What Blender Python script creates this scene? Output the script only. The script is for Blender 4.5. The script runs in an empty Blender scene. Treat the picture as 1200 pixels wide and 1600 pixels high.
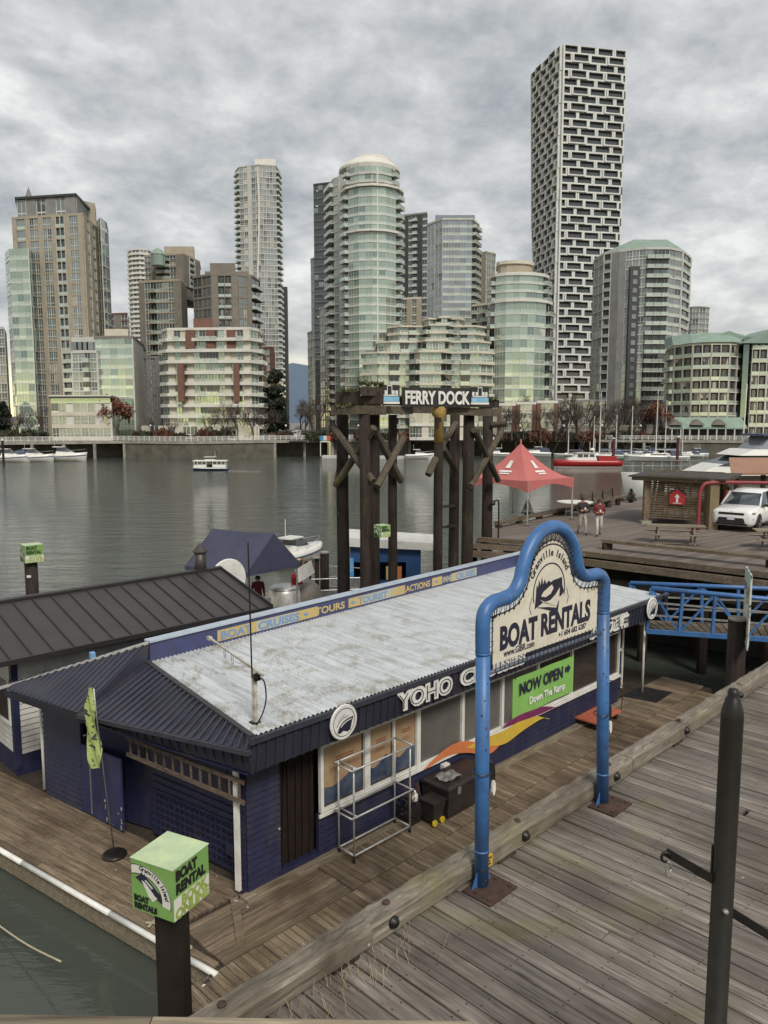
import bpy, bmesh, math, random
from mathutils import Vector, Matrix
random.seed(7)
sc = bpy.context.scene
COL = sc.collection
R = math.radians
# ---------------------------------------------------------------- camera
CZ, TH = 9.0, math.atan(140/1200)
cd = bpy.data.cameras.new('camera'); cam = bpy.data.objects.new('camera', cd); COL.objects.link(cam)
cam.location = (0, 0, CZ); cam.rotation_euler = (math.pi/2 - TH, 0, 0)
cd.sensor_fit = 'VERTICAL'; cd.sensor_height = 36; cd.lens = 27; cd.clip_start = .1; cd.clip_end = 20000
sc.camera = cam
# ---------------------------------------------------------------- world: grey broken overcast
SUN_EL, SUN_AZ = 46, 160          # azimuth measured from +Y clockwise (behind the camera, to the right)
wd = bpy.data.worlds.new('World'); sc.world = wd; wd.use_nodes = True
wt = wd.node_tree; wt.nodes.clear()
def wn(t, **k):
    n = wt.nodes.new(t)
    for a, b in k.items(): setattr(n, a, b)
    return n
def wmath(op, a, b=None, clamp=False):
    n = wn('ShaderNodeMath', operation=op, use_clamp=clamp)
    for i, q in enumerate((a, b)):
        if q is None: continue
        if isinstance(q, (int, float)): n.inputs[i].default_value = q
        else: wt.links.new(q, n.inputs[i])
    return n.outputs[0]
sky = wn('ShaderNodeTexSky', sky_type='NISHITA'); sky.sun_disc = False
sky.sun_elevation = R(SUN_EL); sky.sun_rotation = R(SUN_AZ)
sky.air_density = 1.3; sky.dust_density = 3
tc = wn('ShaderNodeTexCoord'); sx = wn('ShaderNodeSeparateXYZ'); wt.links.new(tc.outputs['Generated'], sx.inputs[0])
zc = wmath('ADD', wmath('MAXIMUM', sx.outputs[2], 0.0), .30)
cx = wn('ShaderNodeCombineXYZ'); wt.links.new(wmath('DIVIDE', sx.outputs[0], zc), cx.inputs[0]); wt.links.new(wmath('DIVIDE', sx.outputs[1], zc), cx.inputs[1])
def wnoise(scale, det, rough, dist, off=0):
    mp = wn('ShaderNodeMapping'); mp.inputs['Scale'].default_value = (1, 1.0, 1); mp.inputs['Location'].default_value = (off, off*.7, 0); mp.inputs['Rotation'].default_value = (0, 0, R(-14))
    wt.links.new(cx.outputs[0], mp.inputs[0])
    n = wn('ShaderNodeTexNoise'); n.inputs['Scale'].default_value = scale; n.inputs['Detail'].default_value = det
    n.inputs['Roughness'].default_value = rough; n.inputs['Distortion'].default_value = dist
    wt.links.new(mp.outputs[0], n.inputs['Vector']); return n.outputs[0]
cl = wmath('ADD', wmath('MULTIPLY', wnoise(2.7, 6, .58, .2, 3.1), .60), wmath('MULTIPLY', wnoise(7.6, 5, .60, .15, 9.0), .40))
rp = wn('ShaderNodeValToRGB'); wt.links.new(cl, rp.inputs[0])
el = rp.color_ramp.elements
el[0].position = .38; el[0].color = (.315, .34, .365, 1); el[1].position = .64; el[1].color = (.80, .805, .79, 1)
e = el.new(.47); e.color = (.46, .478, .49, 1); e = el.new(.55); e.color = (.60, .61, .61, 1)
# thin, pale cloud towards the horizon all the way round
hz = wmath('POWER', wmath('SUBTRACT', 1.0, wmath('MULTIPLY', wmath('MAXIMUM', sx.outputs[2], 0.0), 2.4), True), 3.0)
mh = wn('ShaderNodeMix', data_type='RGBA'); wt.links.new(wmath('MULTIPLY', hz, .5), mh.inputs[0])
wt.links.new(rp.outputs[0], mh.inputs[6]); mh.inputs[7].default_value = (.74, .72, .66, 1)
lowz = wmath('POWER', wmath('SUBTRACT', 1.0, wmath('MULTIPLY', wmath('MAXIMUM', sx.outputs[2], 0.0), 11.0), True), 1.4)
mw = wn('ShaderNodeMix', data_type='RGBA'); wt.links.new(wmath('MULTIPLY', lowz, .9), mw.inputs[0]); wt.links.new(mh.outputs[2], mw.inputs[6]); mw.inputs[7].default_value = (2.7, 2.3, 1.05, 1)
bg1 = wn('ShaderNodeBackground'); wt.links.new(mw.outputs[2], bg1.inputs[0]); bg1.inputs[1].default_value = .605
bg2 = wn('ShaderNodeBackground'); wt.links.new(sky.outputs[0], bg2.inputs[0]); bg2.inputs[1].default_value = .07
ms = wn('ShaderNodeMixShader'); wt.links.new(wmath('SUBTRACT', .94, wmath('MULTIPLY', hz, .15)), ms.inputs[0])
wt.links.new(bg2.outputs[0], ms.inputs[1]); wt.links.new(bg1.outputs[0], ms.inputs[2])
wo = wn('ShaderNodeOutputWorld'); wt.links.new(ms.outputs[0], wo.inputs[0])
# ---------------------------------------------------------------- sun (veiled)
sl = bpy.data.lights.new('sun', 'SUN'); sl.energy = 1.5; sl.angle = R(16); sl.color = (1, .93, .82)
so = bpy.data.objects.new('sun', sl); COL.objects.link(so)
sd = Vector((math.sin(R(SUN_AZ))*math.cos(R(SUN_EL)), math.cos(R(SUN_AZ))*math.cos(R(SUN_EL)), math.sin(R(SUN_EL))))
so.rotation_euler = sd.to_track_quat('Z', 'Y').to_euler(); so.location = (0, -20, 40)
vs = sc.view_settings; vs.view_transform = 'Standard'; vs.look = 'None'; vs.exposure = .92; vs.gamma = 1; vs.use_curve_mapping = False
sc.render.engine = 'CYCLES'; sc.cycles.max_bounces = 4; sc.cycles.diffuse_bounces = 2; sc.cycles.glossy_bounces = 3; sc.cycles.caustics_reflective = False; sc.cycles.caustics_refractive = False
# ---------------------------------------------------------------- placing
C45 = math.sqrt(.5)
def W(s, t, z=0): return Vector(((s-t)*C45, (s+t)*C45, z))       # s runs along the wharf edge, t across it
def at(px, py, Y):                                               # a point Y metres ahead, seen at (px, py) of 1200 x 1600
    u, v = (px-600)/1200, (800-py)/1200
    d = Vector((u, math.cos(TH)+v*math.sin(TH), -math.sin(TH)+v*math.cos(TH)))
    return d*(Y/d.y)+Vector((0, 0, CZ))
# ---------------------------------------------------------------- mesh builder
class MB:
    def __init__(s): s.v, s.f, s.mi, s.k = [], [], [], 0
    def mat(s, k): s.k = k; return s
    def add(s, vs, fs):
        o = len(s.v); s.v += [tuple(p) for p in vs]
        for f in fs: s.f.append(tuple(i+o for i in f)); s.mi.append(s.k)
        return s
    def box(s, x0, x1, y0, y1, z0, z1):
        return s.add([(x0,y0,z0),(x1,y0,z0),(x1,y1,z0),(x0,y1,z0),(x0,y0,z1),(x1,y0,z1),(x1,y1,z1),(x0,y1,z1)],
                     [(3,2,1,0),(4,5,6,7),(0,1,5,4),(1,2,6,5),(2,3,7,6),(3,0,4,7)])
    def hexa(s, a, b):      # two quads (bottom, top) joined
        return s.add(list(a)+list(b), [(3,2,1,0),(4,5,6,7),(0,1,5,4),(1,2,6,5),(2,3,7,6),(3,0,4,7)])
    def bar(s, p0, p1, w, h=None, up=(0,0,1)):
        h = h or w; p0, p1 = Vector(p0), Vector(p1); d = (p1-p0).normalized(); u = Vector(up)
        if abs(d.dot(u)) > .98: u = Vector((1,0,0))
        x = d.cross(u).normalized(); y = x.cross(d)
        q = [x*w/2*a+y*h/2*b for a, b in ((-1,-1),(1,-1),(1,1),(-1,1))]
        return s.add([p0+i for i in q]+[p1+i for i in q], [(0,1,2,3),(7,6,5,4),(0,4,5,1),(1,5,6,2),(2,6,7,3),(3,7,4,0)])
    def tube(s, pts, r, n=8, caps=True):
        pts = [Vector(p) for p in pts]; rs = r if isinstance(r, (list, tuple)) else [r]*len(pts)
        d = (pts[1]-pts[0]).normalized(); u = Vector((0,0,1)) if abs(d.z) < .95 else Vector((1,0,0))
        x = d.cross(u).normalized(); vs, fs = [], []
        for i, p in enumerate(pts):
            if i == 0: d = pts[1]-pts[0]
            elif i == len(pts)-1: d = pts[i]-pts[i-1]
            else: d = (pts[i+1]-pts[i]).normalized()+(pts[i]-pts[i-1]).normalized()
            d = d.normalized(); x = (x-d*x.dot(d)).normalized(); y = d.cross(x)
            for k in range(n):
                a = 2*math.pi*k/n; vs.append(p+(x*math.cos(a)+y*math.sin(a))*rs[i])
        m = len(pts)
        for i in range(m-1):
            for k in range(n): fs.append((i*n+k, i*n+(k+1)%n, (i+1)*n+(k+1)%n, (i+1)*n+k))
        if caps: fs.append(tuple(range(n))[::-1]); fs.append(tuple((m-1)*n+k for k in range(n)))
        return s.add(vs, fs)
    def lathe(s, prof, c=(0,0,0), n=16, M=None):
        vs, fs = [], []
        for r, z in prof:
            for k in range(n):
                a = 2*math.pi*k/n; p = Vector((r*math.cos(a), r*math.sin(a), z))
                if M: p = M @ p
                vs.append(p+Vector(c))
        m = len(prof)
        for i in range(m-1):
            for k in range(n): fs.append((i*n+k, i*n+(k+1)%n, (i+1)*n+(k+1)%n, (i+1)*n+k))
        fs.append(tuple(range(n))[::-1]); fs.append(tuple((m-1)*n+k for k in range(n)))
        return s.add(vs, fs)
    def slab(s, poly, a, b, fn):      # 2d outline extruded: fn(u, v, depth) -> point
        n = len(poly)
        return s.add([fn(u, v, a) for u, v in poly]+[fn(u, v, b) for u, v in poly],
                     [tuple(range(n))[::-1], tuple(range(n, 2*n))]+[(i, (i+1)%n, n+(i+1)%n, n+i) for i in range(n)])
    def prism(s, poly, z0, z1): return s.slab(poly, z0, z1, lambda u, v, d: (u, v, d))
    def loft(s, secs, closed=True, caps=True):   # list of rings of equal length
        n = len(secs[0]); vs = [p for q in secs for p in q]; fs = []
        for i in range(len(secs)-1):
            for k in range(n if closed else n-1):
                fs.append((i*n+k, i*n+(k+1)%n, (i+1)*n+(k+1)%n, (i+1)*n+k))
        if caps: fs.append(tuple(range(n))[::-1]); fs.append(tuple((len(secs)-1)*n+k for k in range(n)))
        return s.add(vs, fs)
    def mesh(s, name, mats, off=(0,0,0), smooth=False):
        me = bpy.data.meshes.new(name)
        me.from_pydata([(x-off[0], y-off[1], z-off[2]) for x, y, z in s.v], [], s.f)
        for m in (mats if isinstance(mats, (list, tuple)) else [mats]): me.materials.append(m)
        me.polygons.foreach_set('material_index', s.mi)
        if smooth: me.polygons.foreach_set('use_smooth', [True]*len(s.f))
        me.update(); return me
    def build(s, name, mats, parent=None, smooth=False):
        me = s.mesh(name, mats, parent['_o'] if parent else (0,0,0), smooth)
        return link(name, me, parent)
OFF = {}
def link(name, me, parent=None, loc=(0,0,0), rot=(0,0,0)):
    o = bpy.data.objects.new(name, me); COL.objects.link(o); o.location = loc; o.rotation_euler = rot
    if parent: o.parent = parent; o['_o'] = parent['_o']
    return o
def tag(o, label=None, cat=None, group=None, kind=None):
    if label: o['label'] = label
    if cat: o['category'] = cat
    if group: o['group'] = group
    if kind: o['kind'] = kind
    return o
def thing(name, label, cat, base=(0,0,0), st=True, group=None, kind=None):
    # an Empty at the thing's base; its parts are written in the same (s,t,z) or (x,y,z) coordinates as the base
    o = bpy.data.objects.new(name, None); COL.objects.link(o); o.empty_display_size = .2
    if st: o.location = W(*base); o.rotation_euler = (0, 0, R(45))
    else: o.location = base
    o['_o'] = tuple(float(q) for q in base)
    return tag(o, label, cat, group, kind)
def single(name, mb, mats, label, cat, base=(0,0,0), st=True, group=None, kind=None, smooth=False):
    me = mb.mesh(name, mats, base, smooth)
    o = link(name, me, None, W(*base) if st else base, (0,0,R(45) if st else 0)); o['_o'] = tuple(float(q) for q in base)
    return tag(o, label, cat, group, kind)
def copy_tree(o, parent=None):
    c = o.copy(); COL.objects.link(c); c.parent = parent
    for ch in list(o.children): copy_tree(ch, c)
    return c
def move(o, base, rz=45): o.location = W(*base); o.rotation_euler = (0,0,R(rz)); return o
# lettering
def text_mesh(txt, size=1, ext=.005, off=0, sx=1, shear=0, align='CENTER', sp=1):
    cu = bpy.data.curves.new('lettering', 'FONT'); cu.body = txt; cu.size = size; cu.extrude = ext; cu.offset = off
    cu.align_x = align; cu.shear = shear; cu.resolution_u = 3; cu.space_character = sp
    o = bpy.data.objects.new('lettering', cu); me = bpy.data.meshes.new_from_object(o)
    bpy.data.objects.remove(o); bpy.data.curves.remove(cu)
    if sx != 1: me.transform(Matrix.Diagonal((sx, 1, 1, 1)))
    return me
def face_t(s, t, z, roll=0): # text plane facing -t
    return Matrix(((1,0,0,s),(0,0,-1,t),(0,1,0,z),(0,0,0,1))) @ Matrix.Rotation(roll, 4, 'Z')
def face_s(s, t, z, roll=0): # facing -s
    return Matrix(((0,0,-1,s),(-1,0,0,t),(0,1,0,z),(0,0,0,1))) @ Matrix.Rotation(roll, 4, 'Z')
def lettering(txt, M, mat, parent, name='lettering', width=None, **k):
    me = text_mesh(txt, **k)
    if width and len(me.vertices):
        xs = [v.co.x for v in me.vertices]; w = max(xs)-min(xs); cxm = (max(xs)+min(xs))/2 if k.get('align','CENTER') == 'CENTER' else 0
        me.transform(Matrix.Diagonal((width/w, 1, 1, 1)) @ Matrix.Translation((-cxm, 0, 0)))
    o = parent['_o']; me.transform(Matrix.Translation((-o[0], -o[1], -o[2])) @ M)
    me.materials.clear(); me.materials.append(mat)
    return link(name, me, parent)
# ---------------------------------------------------------------- materials
MT = {}
def nt(name):
    m = bpy.data.materials.new(name); m.use_nodes = True; t = m.node_tree; MT[name] = m
    return m, t, t.nodes['Principled BSDF']
def N(t, ty, **k):
    n = t.nodes.new(ty)
    for a, b in k.items():
        if a in n.inputs: n.inputs[a].default_value = b
        else: setattr(n, a, b)
    return n
def noise(t, vec, scale, det=5, rough=.55, dist=0):
    n = N(t, 'ShaderNodeTexNoise'); n.inputs['Scale'].default_value = scale; n.inputs['Detail'].default_value = det
    n.inputs['Roughness'].default_value = rough; n.inputs['Distortion'].default_value = dist
    if vec is not None: t.links.new(vec, n.inputs['Vector'])
    return n.outputs[0]
def coords(t, stretch=(1,1,1), world=False, rnd=True):
    if world: src = N(t, 'ShaderNodeNewGeometry').outputs['Position']
    else: src = N(t, 'ShaderNodeTexCoord').outputs['Object']
    mp = N(t, 'ShaderNodeMapping'); mp.inputs['Scale'].default_value = stretch; t.links.new(src, mp.inputs[0])
    if rnd:
        oi = N(t, 'ShaderNodeObjectInfo'); ml = N(t, 'ShaderNodeMath', operation='MULTIPLY'); ml.inputs[1].default_value = 57.0
        t.links.new(oi.outputs['Random'], ml.inputs[0]); t.links.new(ml.outputs[0], mp.inputs['Location'])
    return mp.outputs[0]
def rampf(t, fac, stops):
    r = N(t, 'ShaderNodeValToRGB'); t.links.new(fac, r.inputs[0]); e = r.color_ramp.elements
    for i, (p, c) in enumerate(stops):
        q = e[i] if i < 2 else e.new(p); q.position = p; q.color = (*c, 1) if len(c) == 3 else c
    return r.outputs[0]
def mix(t, fac, a, b, mode='MIX'):
    n = N(t, 'ShaderNodeMix', data_type='RGBA', blend_type=mode)
    for i, q in ((0, fac), (6, a), (7, b)):
        if isinstance(q, (int, float)): n.inputs[i].default_value = q
        elif isinstance(q, (tuple, list)): n.inputs[i].default_value = (*q, 1)[:4]
        else: t.links.new(q, n.inputs[i])
    return n.outputs[2]
def bump(t, bs, h, strength, dist=.02):
    b = N(t, 'ShaderNodeBump'); b.inputs['Strength'].default_value = strength; b.inputs['Distance'].default_value = dist
    t.links.new(h, b.inputs['Height']); t.links.new(b.outputs[0], bs.inputs['Normal'])
def mat(name, c, c2=None, scale=4, rough=.6, metal=0, bmp=0, bscale=40, stretch=(1,1,1), lo=.38, hi=.66, spec=.5, rnd=.0, dirt=0):
    m, t, bs = nt(name)
    bs.inputs['Roughness'].default_value = rough; bs.inputs['Metallic'].default_value = metal; bs.inputs['Specular IOR Level'].default_value = spec
    v = coords(t, stretch)
    c2 = c2 or tuple(q*.78 for q in c)
    col = rampf(t, noise(t, v, scale, 4, .62), [(lo, c), (hi, c2)])
    if rnd:
        oi = N(t, 'ShaderNodeObjectInfo'); hs = N(t, 'ShaderNodeHueSaturation'); mr = N(t, 'ShaderNodeMapRange')
        mr.inputs['To Min'].default_value = 1-rnd; mr.inputs['To Max'].default_value = 1+rnd
        t.links.new(oi.outputs['Random'], mr.inputs[0]); t.links.new(mr.outputs[0], hs.inputs['Value']); t.links.new(col, hs.inputs['Color']); col = hs.outputs[0]
    if dirt:
        dn = rampf(t, noise(t, coords(t, (1,1,.35), True, False), 2.3, 5, .68), [(.5, (0,0,0)), (.72, (dirt,)*3)])
        col = mix(t, dn, col, (.07, .06, .045))
    t.links.new(col, bs.inputs['Base Color'])
    if bmp: bump(t, bs, noise(t, v, bscale, 6), bmp)
    return m
def wood(name, c, stretch, stain=.5, green=0, rnd=.22, rough=.85, bmp=.6, fine=26, nails=False):
    # weathered timber: fine fibre along the board, dark cracks, big damp stains, a tint of its own for each board
    m, t, bs = nt(name); bs.inputs['Roughness'].default_value = rough; bs.inputs['Specular IOR Level'].default_value = .25
    v = coords(t, stretch)
    g = noise(t, v, fine, 5, .68, .3); g2 = noise(t, v, fine*.25, 3, .6, .6)
    col = rampf(t, g, [(.32, tuple(q*.30 for q in c)), (.45, tuple(q*.75 for q in c)), (.58, c), (.72, tuple(min(1, q*1.75) for q in c))])
    col = mix(t, rampf(t, g2, [(.42, (0,0,0)), (.66, (.55,)*3)]), col, tuple(q*.5 for q in c), 'MIX')
    wp = coords(t, (1,1,1), True, False)
    st = rampf(t, noise(t, wp, .75, 4, .6, .4), [(.46, (0,0,0)), (.68, (stain,)*3)])
    col = mix(t, st, col, (c[0]*.33, c[1]*.29, c[2]*.26))
    if green:
        gm = rampf(t, noise(t, wp, .55, 4, .65, .8), [(.57, (0,0,0)), (.72, (green,)*3)])
        col = mix(t, gm, col, (.16, .15, .05))
    oi = N(t, 'ShaderNodeObjectInfo'); hs = N(t, 'ShaderNodeHueSaturation'); mr = N(t, 'ShaderNodeMapRange')
    mr.inputs['To Min'].default_value = 1-rnd; mr.inputs['To Max'].default_value = 1+rnd
    t.links.new(oi.outputs['Random'], mr.inputs[0]); t.links.new(mr.outputs[0], hs.inputs['Value']); t.links.new(col, hs.inputs['Color'])
    col = mix(t, rampf(t, noise(t, wp, 8.5, 2, .5), [(.765, (0,0,0)), (.785, (.75,)*3)]), hs.outputs[0], (.55,.54,.5))   # droppings and chips
    if nails:      # two rusty nail heads across the board at every joist
        sp_ = N(t, 'ShaderNodeSeparateXYZ'); t.links.new(N(t, 'ShaderNodeTexCoord').outputs['Object'], sp_.inputs[0])
        def mth(op, a, b=None):
            n = N(t, 'ShaderNodeMath', operation=op)
            for i, q in enumerate((a, b)):
                if q is None: continue
                if isinstance(q, (int, float)): n.inputs[i].default_value = q
                else: t.links.new(q, n.inputs[i])
            return n.outputs[0]
        ya = mth('LESS_THAN', mth('ABSOLUTE', mth('SUBTRACT', mth('FRACT', mth('DIVIDE', sp_.outputs[1], .61)), .5)), .017)
        xa = mth('LESS_THAN', mth('ABSOLUTE', mth('SUBTRACT', mth('ABSOLUTE', sp_.outputs[0]), nails)), .009)
        col = mix(t, mth('MULTIPLY', mth('MULTIPLY', xa, ya), .8), col, (.025,.02,.017))
    t.links.new(col, bs.inputs['Base Color'])
    bump(t, bs, g, bmp, .012)
    return m
def glass(name, c, rough=.06, metal=.55):
    m, t, bs = nt(name); bs.inputs['Base Color'].default_value = (*c, 1); bs.inputs['Roughness'].default_value = rough
    bs.inputs['Metallic'].default_value = metal; bs.inputs['Specular IOR Level'].default_value = .8
    v = coords(t, (1,1,1)); oi = N(t, 'ShaderNodeObjectInfo'); hs = N(t, 'ShaderNodeHueSaturation'); hs.inputs['Color'].default_value = (*c, 1)
    mr = N(t, 'ShaderNodeMapRange'); mr.inputs['To Min'].default_value = .84; mr.inputs['To Max'].default_value = 1.12
    t.links.new(oi.outputs['Random'], mr.inputs[0]); t.links.new(mr.outputs[0], hs.inputs['Value']); t.links.new(hs.outputs[0], bs.inputs['Base Color'])
    bump(t, bs, noise(t, v, .35, 2), .05, .3)
    return m
white = mat('white_paint', (.72,.72,.70), (.58,.57,.54), 3, .5)
black = mat('black_paint', (.012,.012,.013), (.02,.02,.02), 6, .5)
steel = mat('galvanised_steel', (.42,.43,.44), (.28,.28,.28), 9, .42, .7)
navy = mat('navy_paint', (.016,.019,.060), (.010,.012,.038), 5, .55, dirt=.35)
navy_tin = mat('navy_sheet_metal', (.036,.038,.060), (.025,.026,.041), 1.2, .45, .1, dirt=.3)
dark_steel = mat('dark_steel', (.011,.0105,.010), (.02,.017,.014), 7, .45, .3)
rust = mat('rusty_steel', (.07,.035,.025), (.03,.018,.015), 9, .8)
blue_pipe = mat('blue_pipe_paint', (.045,.145,.37), (.035,.11,.28), 5, .42, 0, .12, 60, dirt=.55)
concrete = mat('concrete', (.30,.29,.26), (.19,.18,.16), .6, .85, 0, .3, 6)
ink = mat('ink', (.012,.012,.03), (.016,.016,.04), 4, .6)
ink_black = mat('ink_black', (.01,.01,.012), None, 4, .6)
red_paint = mat('red_paint', (.42,.03,.035), (.33,.025,.03), 3, .5)
skin = mat('skin', (.48,.28,.2), (.42,.24,.17), 6, .6)
# ================================================================ water and far shore
def onz(px, py, z):
    d = at(px, py, 1)-Vector((0,0,CZ)); return d*((z-CZ)/d.z)+Vector((0,0,CZ))
m, t, bs = nt('sea_water')
bs.inputs['Base Color'].default_value = (.058,.067,.056,1); bs.inputs['Roughness'].default_value = .03; bs.inputs['IOR'].default_value = 1.36
v1 = coords(t, (.36,1.3,1), True, False); v2 = coords(t, (.7,1.8,1), True, False)
hsum = N(t, 'ShaderNodeMath', operation='ADD'); h2 = N(t, 'ShaderNodeMath', operation='MULTIPLY'); h2.inputs[1].default_value = .22
t.links.new(noise(t, v1, .5, 5, .6, .5), hsum.inputs[0]); t.links.new(noise(t, v2, 2.2, 4, .6, .5), h2.inputs[0]); t.links.new(h2.outputs[0], hsum.inputs[1])
# calmer and rougher lanes
lane = rampf(t, noise(t, coords(t, (.035,.012,1), True, False), 1.0, 3, .5, .6), [(.40,(.45,)*3),(.62,(1,)*3)])
dist = N(t, 'ShaderNodeVectorMath', operation='LENGTH'); t.links.new(N(t,'ShaderNodeNewGeometry').outputs['Position'], dist.inputs[0])
far = N(t, 'ShaderNodeMapRange'); far.inputs['From Min'].default_value = 9; far.inputs['From Max'].default_value = 34; far.inputs['To Min'].default_value = .05; far.inputs['To Max'].default_value = 1
t.links.new(dist.outputs['Value'], far.inputs[0])
bp = N(t, 'ShaderNodeBump'); bp.inputs['Distance'].default_value = .32
mm = N(t, 'ShaderNodeMath', operation='MULTIPLY'); t.links.new(lane, mm.inputs[0]); t.links.new(far.outputs[0], mm.inputs[1]); t.links.new(mm.outputs[0], bp.inputs['Strength'])
t.links.new(hsum.outputs[0], bp.inputs['Height']); t.links.new(bp.outputs[0], bs.inputs['Normal'])
tag(MB().add([(-9000,-9000,0),(9000,-9000,0),(9000,420,0),(-9000,420,0)], [(0,1,2,3)]).build('water', m), kind='structure')
GZ = 4.3
paving = mat('paving', (.20,.19,.17), (.13,.125,.115), .4, .9)
asphalt = mat('asphalt', (.06,.06,.06), (.04,.04,.04), .8, .9)
lawn = mat('lawn', (.035,.06,.015), (.05,.065,.02), 1.2, .95, 0, .5, 30)
soil = mat('planting_bed', (.06,.035,.022), (.035,.025,.018), 1.0, .95, 0, .6, 8)
shore = [onz(px, py, 0) for px, py in [(-420,726),(-120,721),(0,720),(195,716),(300,718),(430,714.5),(520,712),(640,711),(760,711),(900,712),(1060,714),(1250,716),(1600,718)]]
sp = [(p.x, p.y) for p in shore]
g = MB().prism(sp+[(9000,9000),(-9000,9000)], GZ-.6, GZ); tag(g.build('ground', paving), kind='structure')
# quay wall: concrete face, with the two stretches on piles left open
wall_mb = MB()
def off_line(pts, d):
    out = []
    for i, p in enumerate(pts):
        a = pts[max(i-1,0)]; b = pts[min(i+1,len(pts)-1)]; L = math.hypot(b[0]-a[0], b[1]-a[1]); out.append((p[0]+(b[1]-a[1])/L*d, p[1]-(b[0]-a[0])/L*d))
    return out
sf = off_line(sp, .05); sbk = off_line(sp, -.6); so_ = off_line(sp, .35)
open_spans = (1, 2, 5, 7, 8, 9)
q = thing('quay_wall', 'long grey concrete quay wall along the far shore under the white railing', 'wall', (0, 200, 0), False)
a = MB(); b = MB(); c_ = MB()
for i in range(len(sp)-1):
    b.hexa([(*so_[i],GZ-.55),(*so_[i+1],GZ-.55),(*sbk[i+1],GZ-.55),(*sbk[i],GZ-.55)], [(*so_[i],GZ+.12),(*so_[i+1],GZ+.12),(*sbk[i+1],GZ+.12),(*sbk[i],GZ+.12)])
    if i in open_spans:
        n = max(2, int((Vector(sp[i+1])-Vector(sp[i])).length/7))
        for k in range(n+1):
            x = sp[i][0]+(sp[i+1][0]-sp[i][0])*k/n; y = sp[i][1]+(sp[i+1][1]-sp[i][1])*k/n
            c_.box(x-.3, x+.3, y-.3, y+.3, -1, GZ-.5)
        bb = off_line(sp, -5); a.hexa([(*bb[i],-1),(*bb[i+1],-1),(bb[i+1][0],bb[i+1][1]+.5,-1),(bb[i][0],bb[i][1]+.5,-1)], [(*bb[i],GZ-.6),(*bb[i+1],GZ-.6),(bb[i+1][0],bb[i+1][1]+.5,GZ-.6),(bb[i][0],bb[i][1]+.5,GZ-.6)])
    else:
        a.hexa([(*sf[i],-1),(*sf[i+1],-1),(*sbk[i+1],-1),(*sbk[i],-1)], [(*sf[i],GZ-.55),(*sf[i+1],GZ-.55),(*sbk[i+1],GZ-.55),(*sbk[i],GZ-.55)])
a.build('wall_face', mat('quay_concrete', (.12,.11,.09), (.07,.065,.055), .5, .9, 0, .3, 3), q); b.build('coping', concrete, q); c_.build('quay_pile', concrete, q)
q = thing('promenade_railing', 'white railing along the far promenade above the quay wall', 'railing', (0, 200, GZ), False)
a = MB(); rl = off_line(sp, .1)
for i in range(1, len(rl)-2):
    p0, p1 = Vector(rl[i]), Vector(rl[i+1]); n = int((p1-p0).length/1.5)
    for z in (.35, .62, .9, 1.15): a.bar((*p0, GZ+z+.1), (*p1, GZ+z+.1), .09, .09)
    pm = MB()
    for k in range(n): x, y = p0+(p1-p0)*k/n; pm.box(x-.06, x+.06, y-.06, y+.06, GZ+.1, GZ+1.32)
    pm.build('railing_post', white, q)
a.build('rail', white, q)
# lawn, road going inland, planting beds
lw = [at(275,690,206), at(345,690,204.5), at(352,690,212), at(268,690,214)]
tag(MB().prism([(p.x,p.y) for p in lw], GZ-.2, GZ+.25).build('lawn', lawn), kind='structure')
rd = [at(452,690,200), at(480,690,200), at(472,640,900), at(462,640,900)]
tag(MB().prism([(p.x,p.y) for p in rd], GZ-.3, GZ+.03).build('road', asphalt), kind='structure')
# mountain closing the street
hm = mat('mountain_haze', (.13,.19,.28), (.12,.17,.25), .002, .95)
hp = [(-3600,-5),(-3000,160),(-2200,300),(-1500,430),(-1050,480),(-820,540),(-700,520),(-380,460),(-100,430),(400,380),(1200,300),(2400,-5)]
tag(MB().slab(hp, 7000, 8200, lambda u, v, d: (u, d, v*.6 if d > 7500 else v)).build('hills', hm), kind='structure')

# ================================================================ towers
g_green = glass('glass_pale_green', (.36,.45,.38)); g_teal = glass('glass_teal', (.22,.30,.28)); g_grey = glass('glass_grey', (.25,.28,.28))
g_dark = glass('glass_dark', (.075,.088,.092), .08, .35); g_blue = glass('glass_grey_blue', (.32,.36,.39)); g_cur = mat('curtained_window', (.42,.40,.33), (.30,.29,.25), .7, .25, .25)
g_rail = glass('balcony_glass', (.44,.52,.47), .12, .4); g_sp = glass('spandrel_glass', (.55,.64,.55), .1, .55)
SETS = {'green': [g_green,g_green,g_green,g_teal,g_green,g_teal,g_grey], 'grey': [g_grey,g_dark,g_grey,g_grey,g_dark,g_cur], 'blue': [g_blue,g_blue,g_blue,g_grey], 'dark': [g_dark,g_dark,g_dark,g_grey], 'mix': [g_grey,g_teal,g_grey,g_dark,g_teal,g_grey,g_cur]}
beige = mat('beige_stone', (.36,.32,.25), (.30,.27,.21), .3, .8); cream = mat('cream_concrete', (.56,.53,.45), (.48,.45,.38), .3, .75)
palec = mat('pale_concrete', (.50,.50,.47), (.42,.42,.40), .3, .75); greyc = mat('grey_cladding', (.23,.235,.23), (.18,.18,.18), .3, .7)
brownc = mat('brown_concrete', (.20,.18,.155), (.16,.145,.125), .3, .8); brickr = mat('red_brick', (.165,.085,.062), (.13,.07,.052), 1.5, .85)
darkc = mat('dark_cladding', (.045,.047,.05), (.035,.036,.04), .5, .5); whitec = mat('white_cladding', (.62,.61,.57), (.54,.53,.49), .3, .6)
greenr = mat('green_copper_roof', (.23,.31,.265), (.18,.25,.21), .5, .7); mull = mat('pale_mullion', (.55,.57,.54), (.46,.48,.45), .5, .5)
dim = mat('dim_interior', (.05,.05,.048), (.035,.035,.034), .6, .8)
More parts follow.
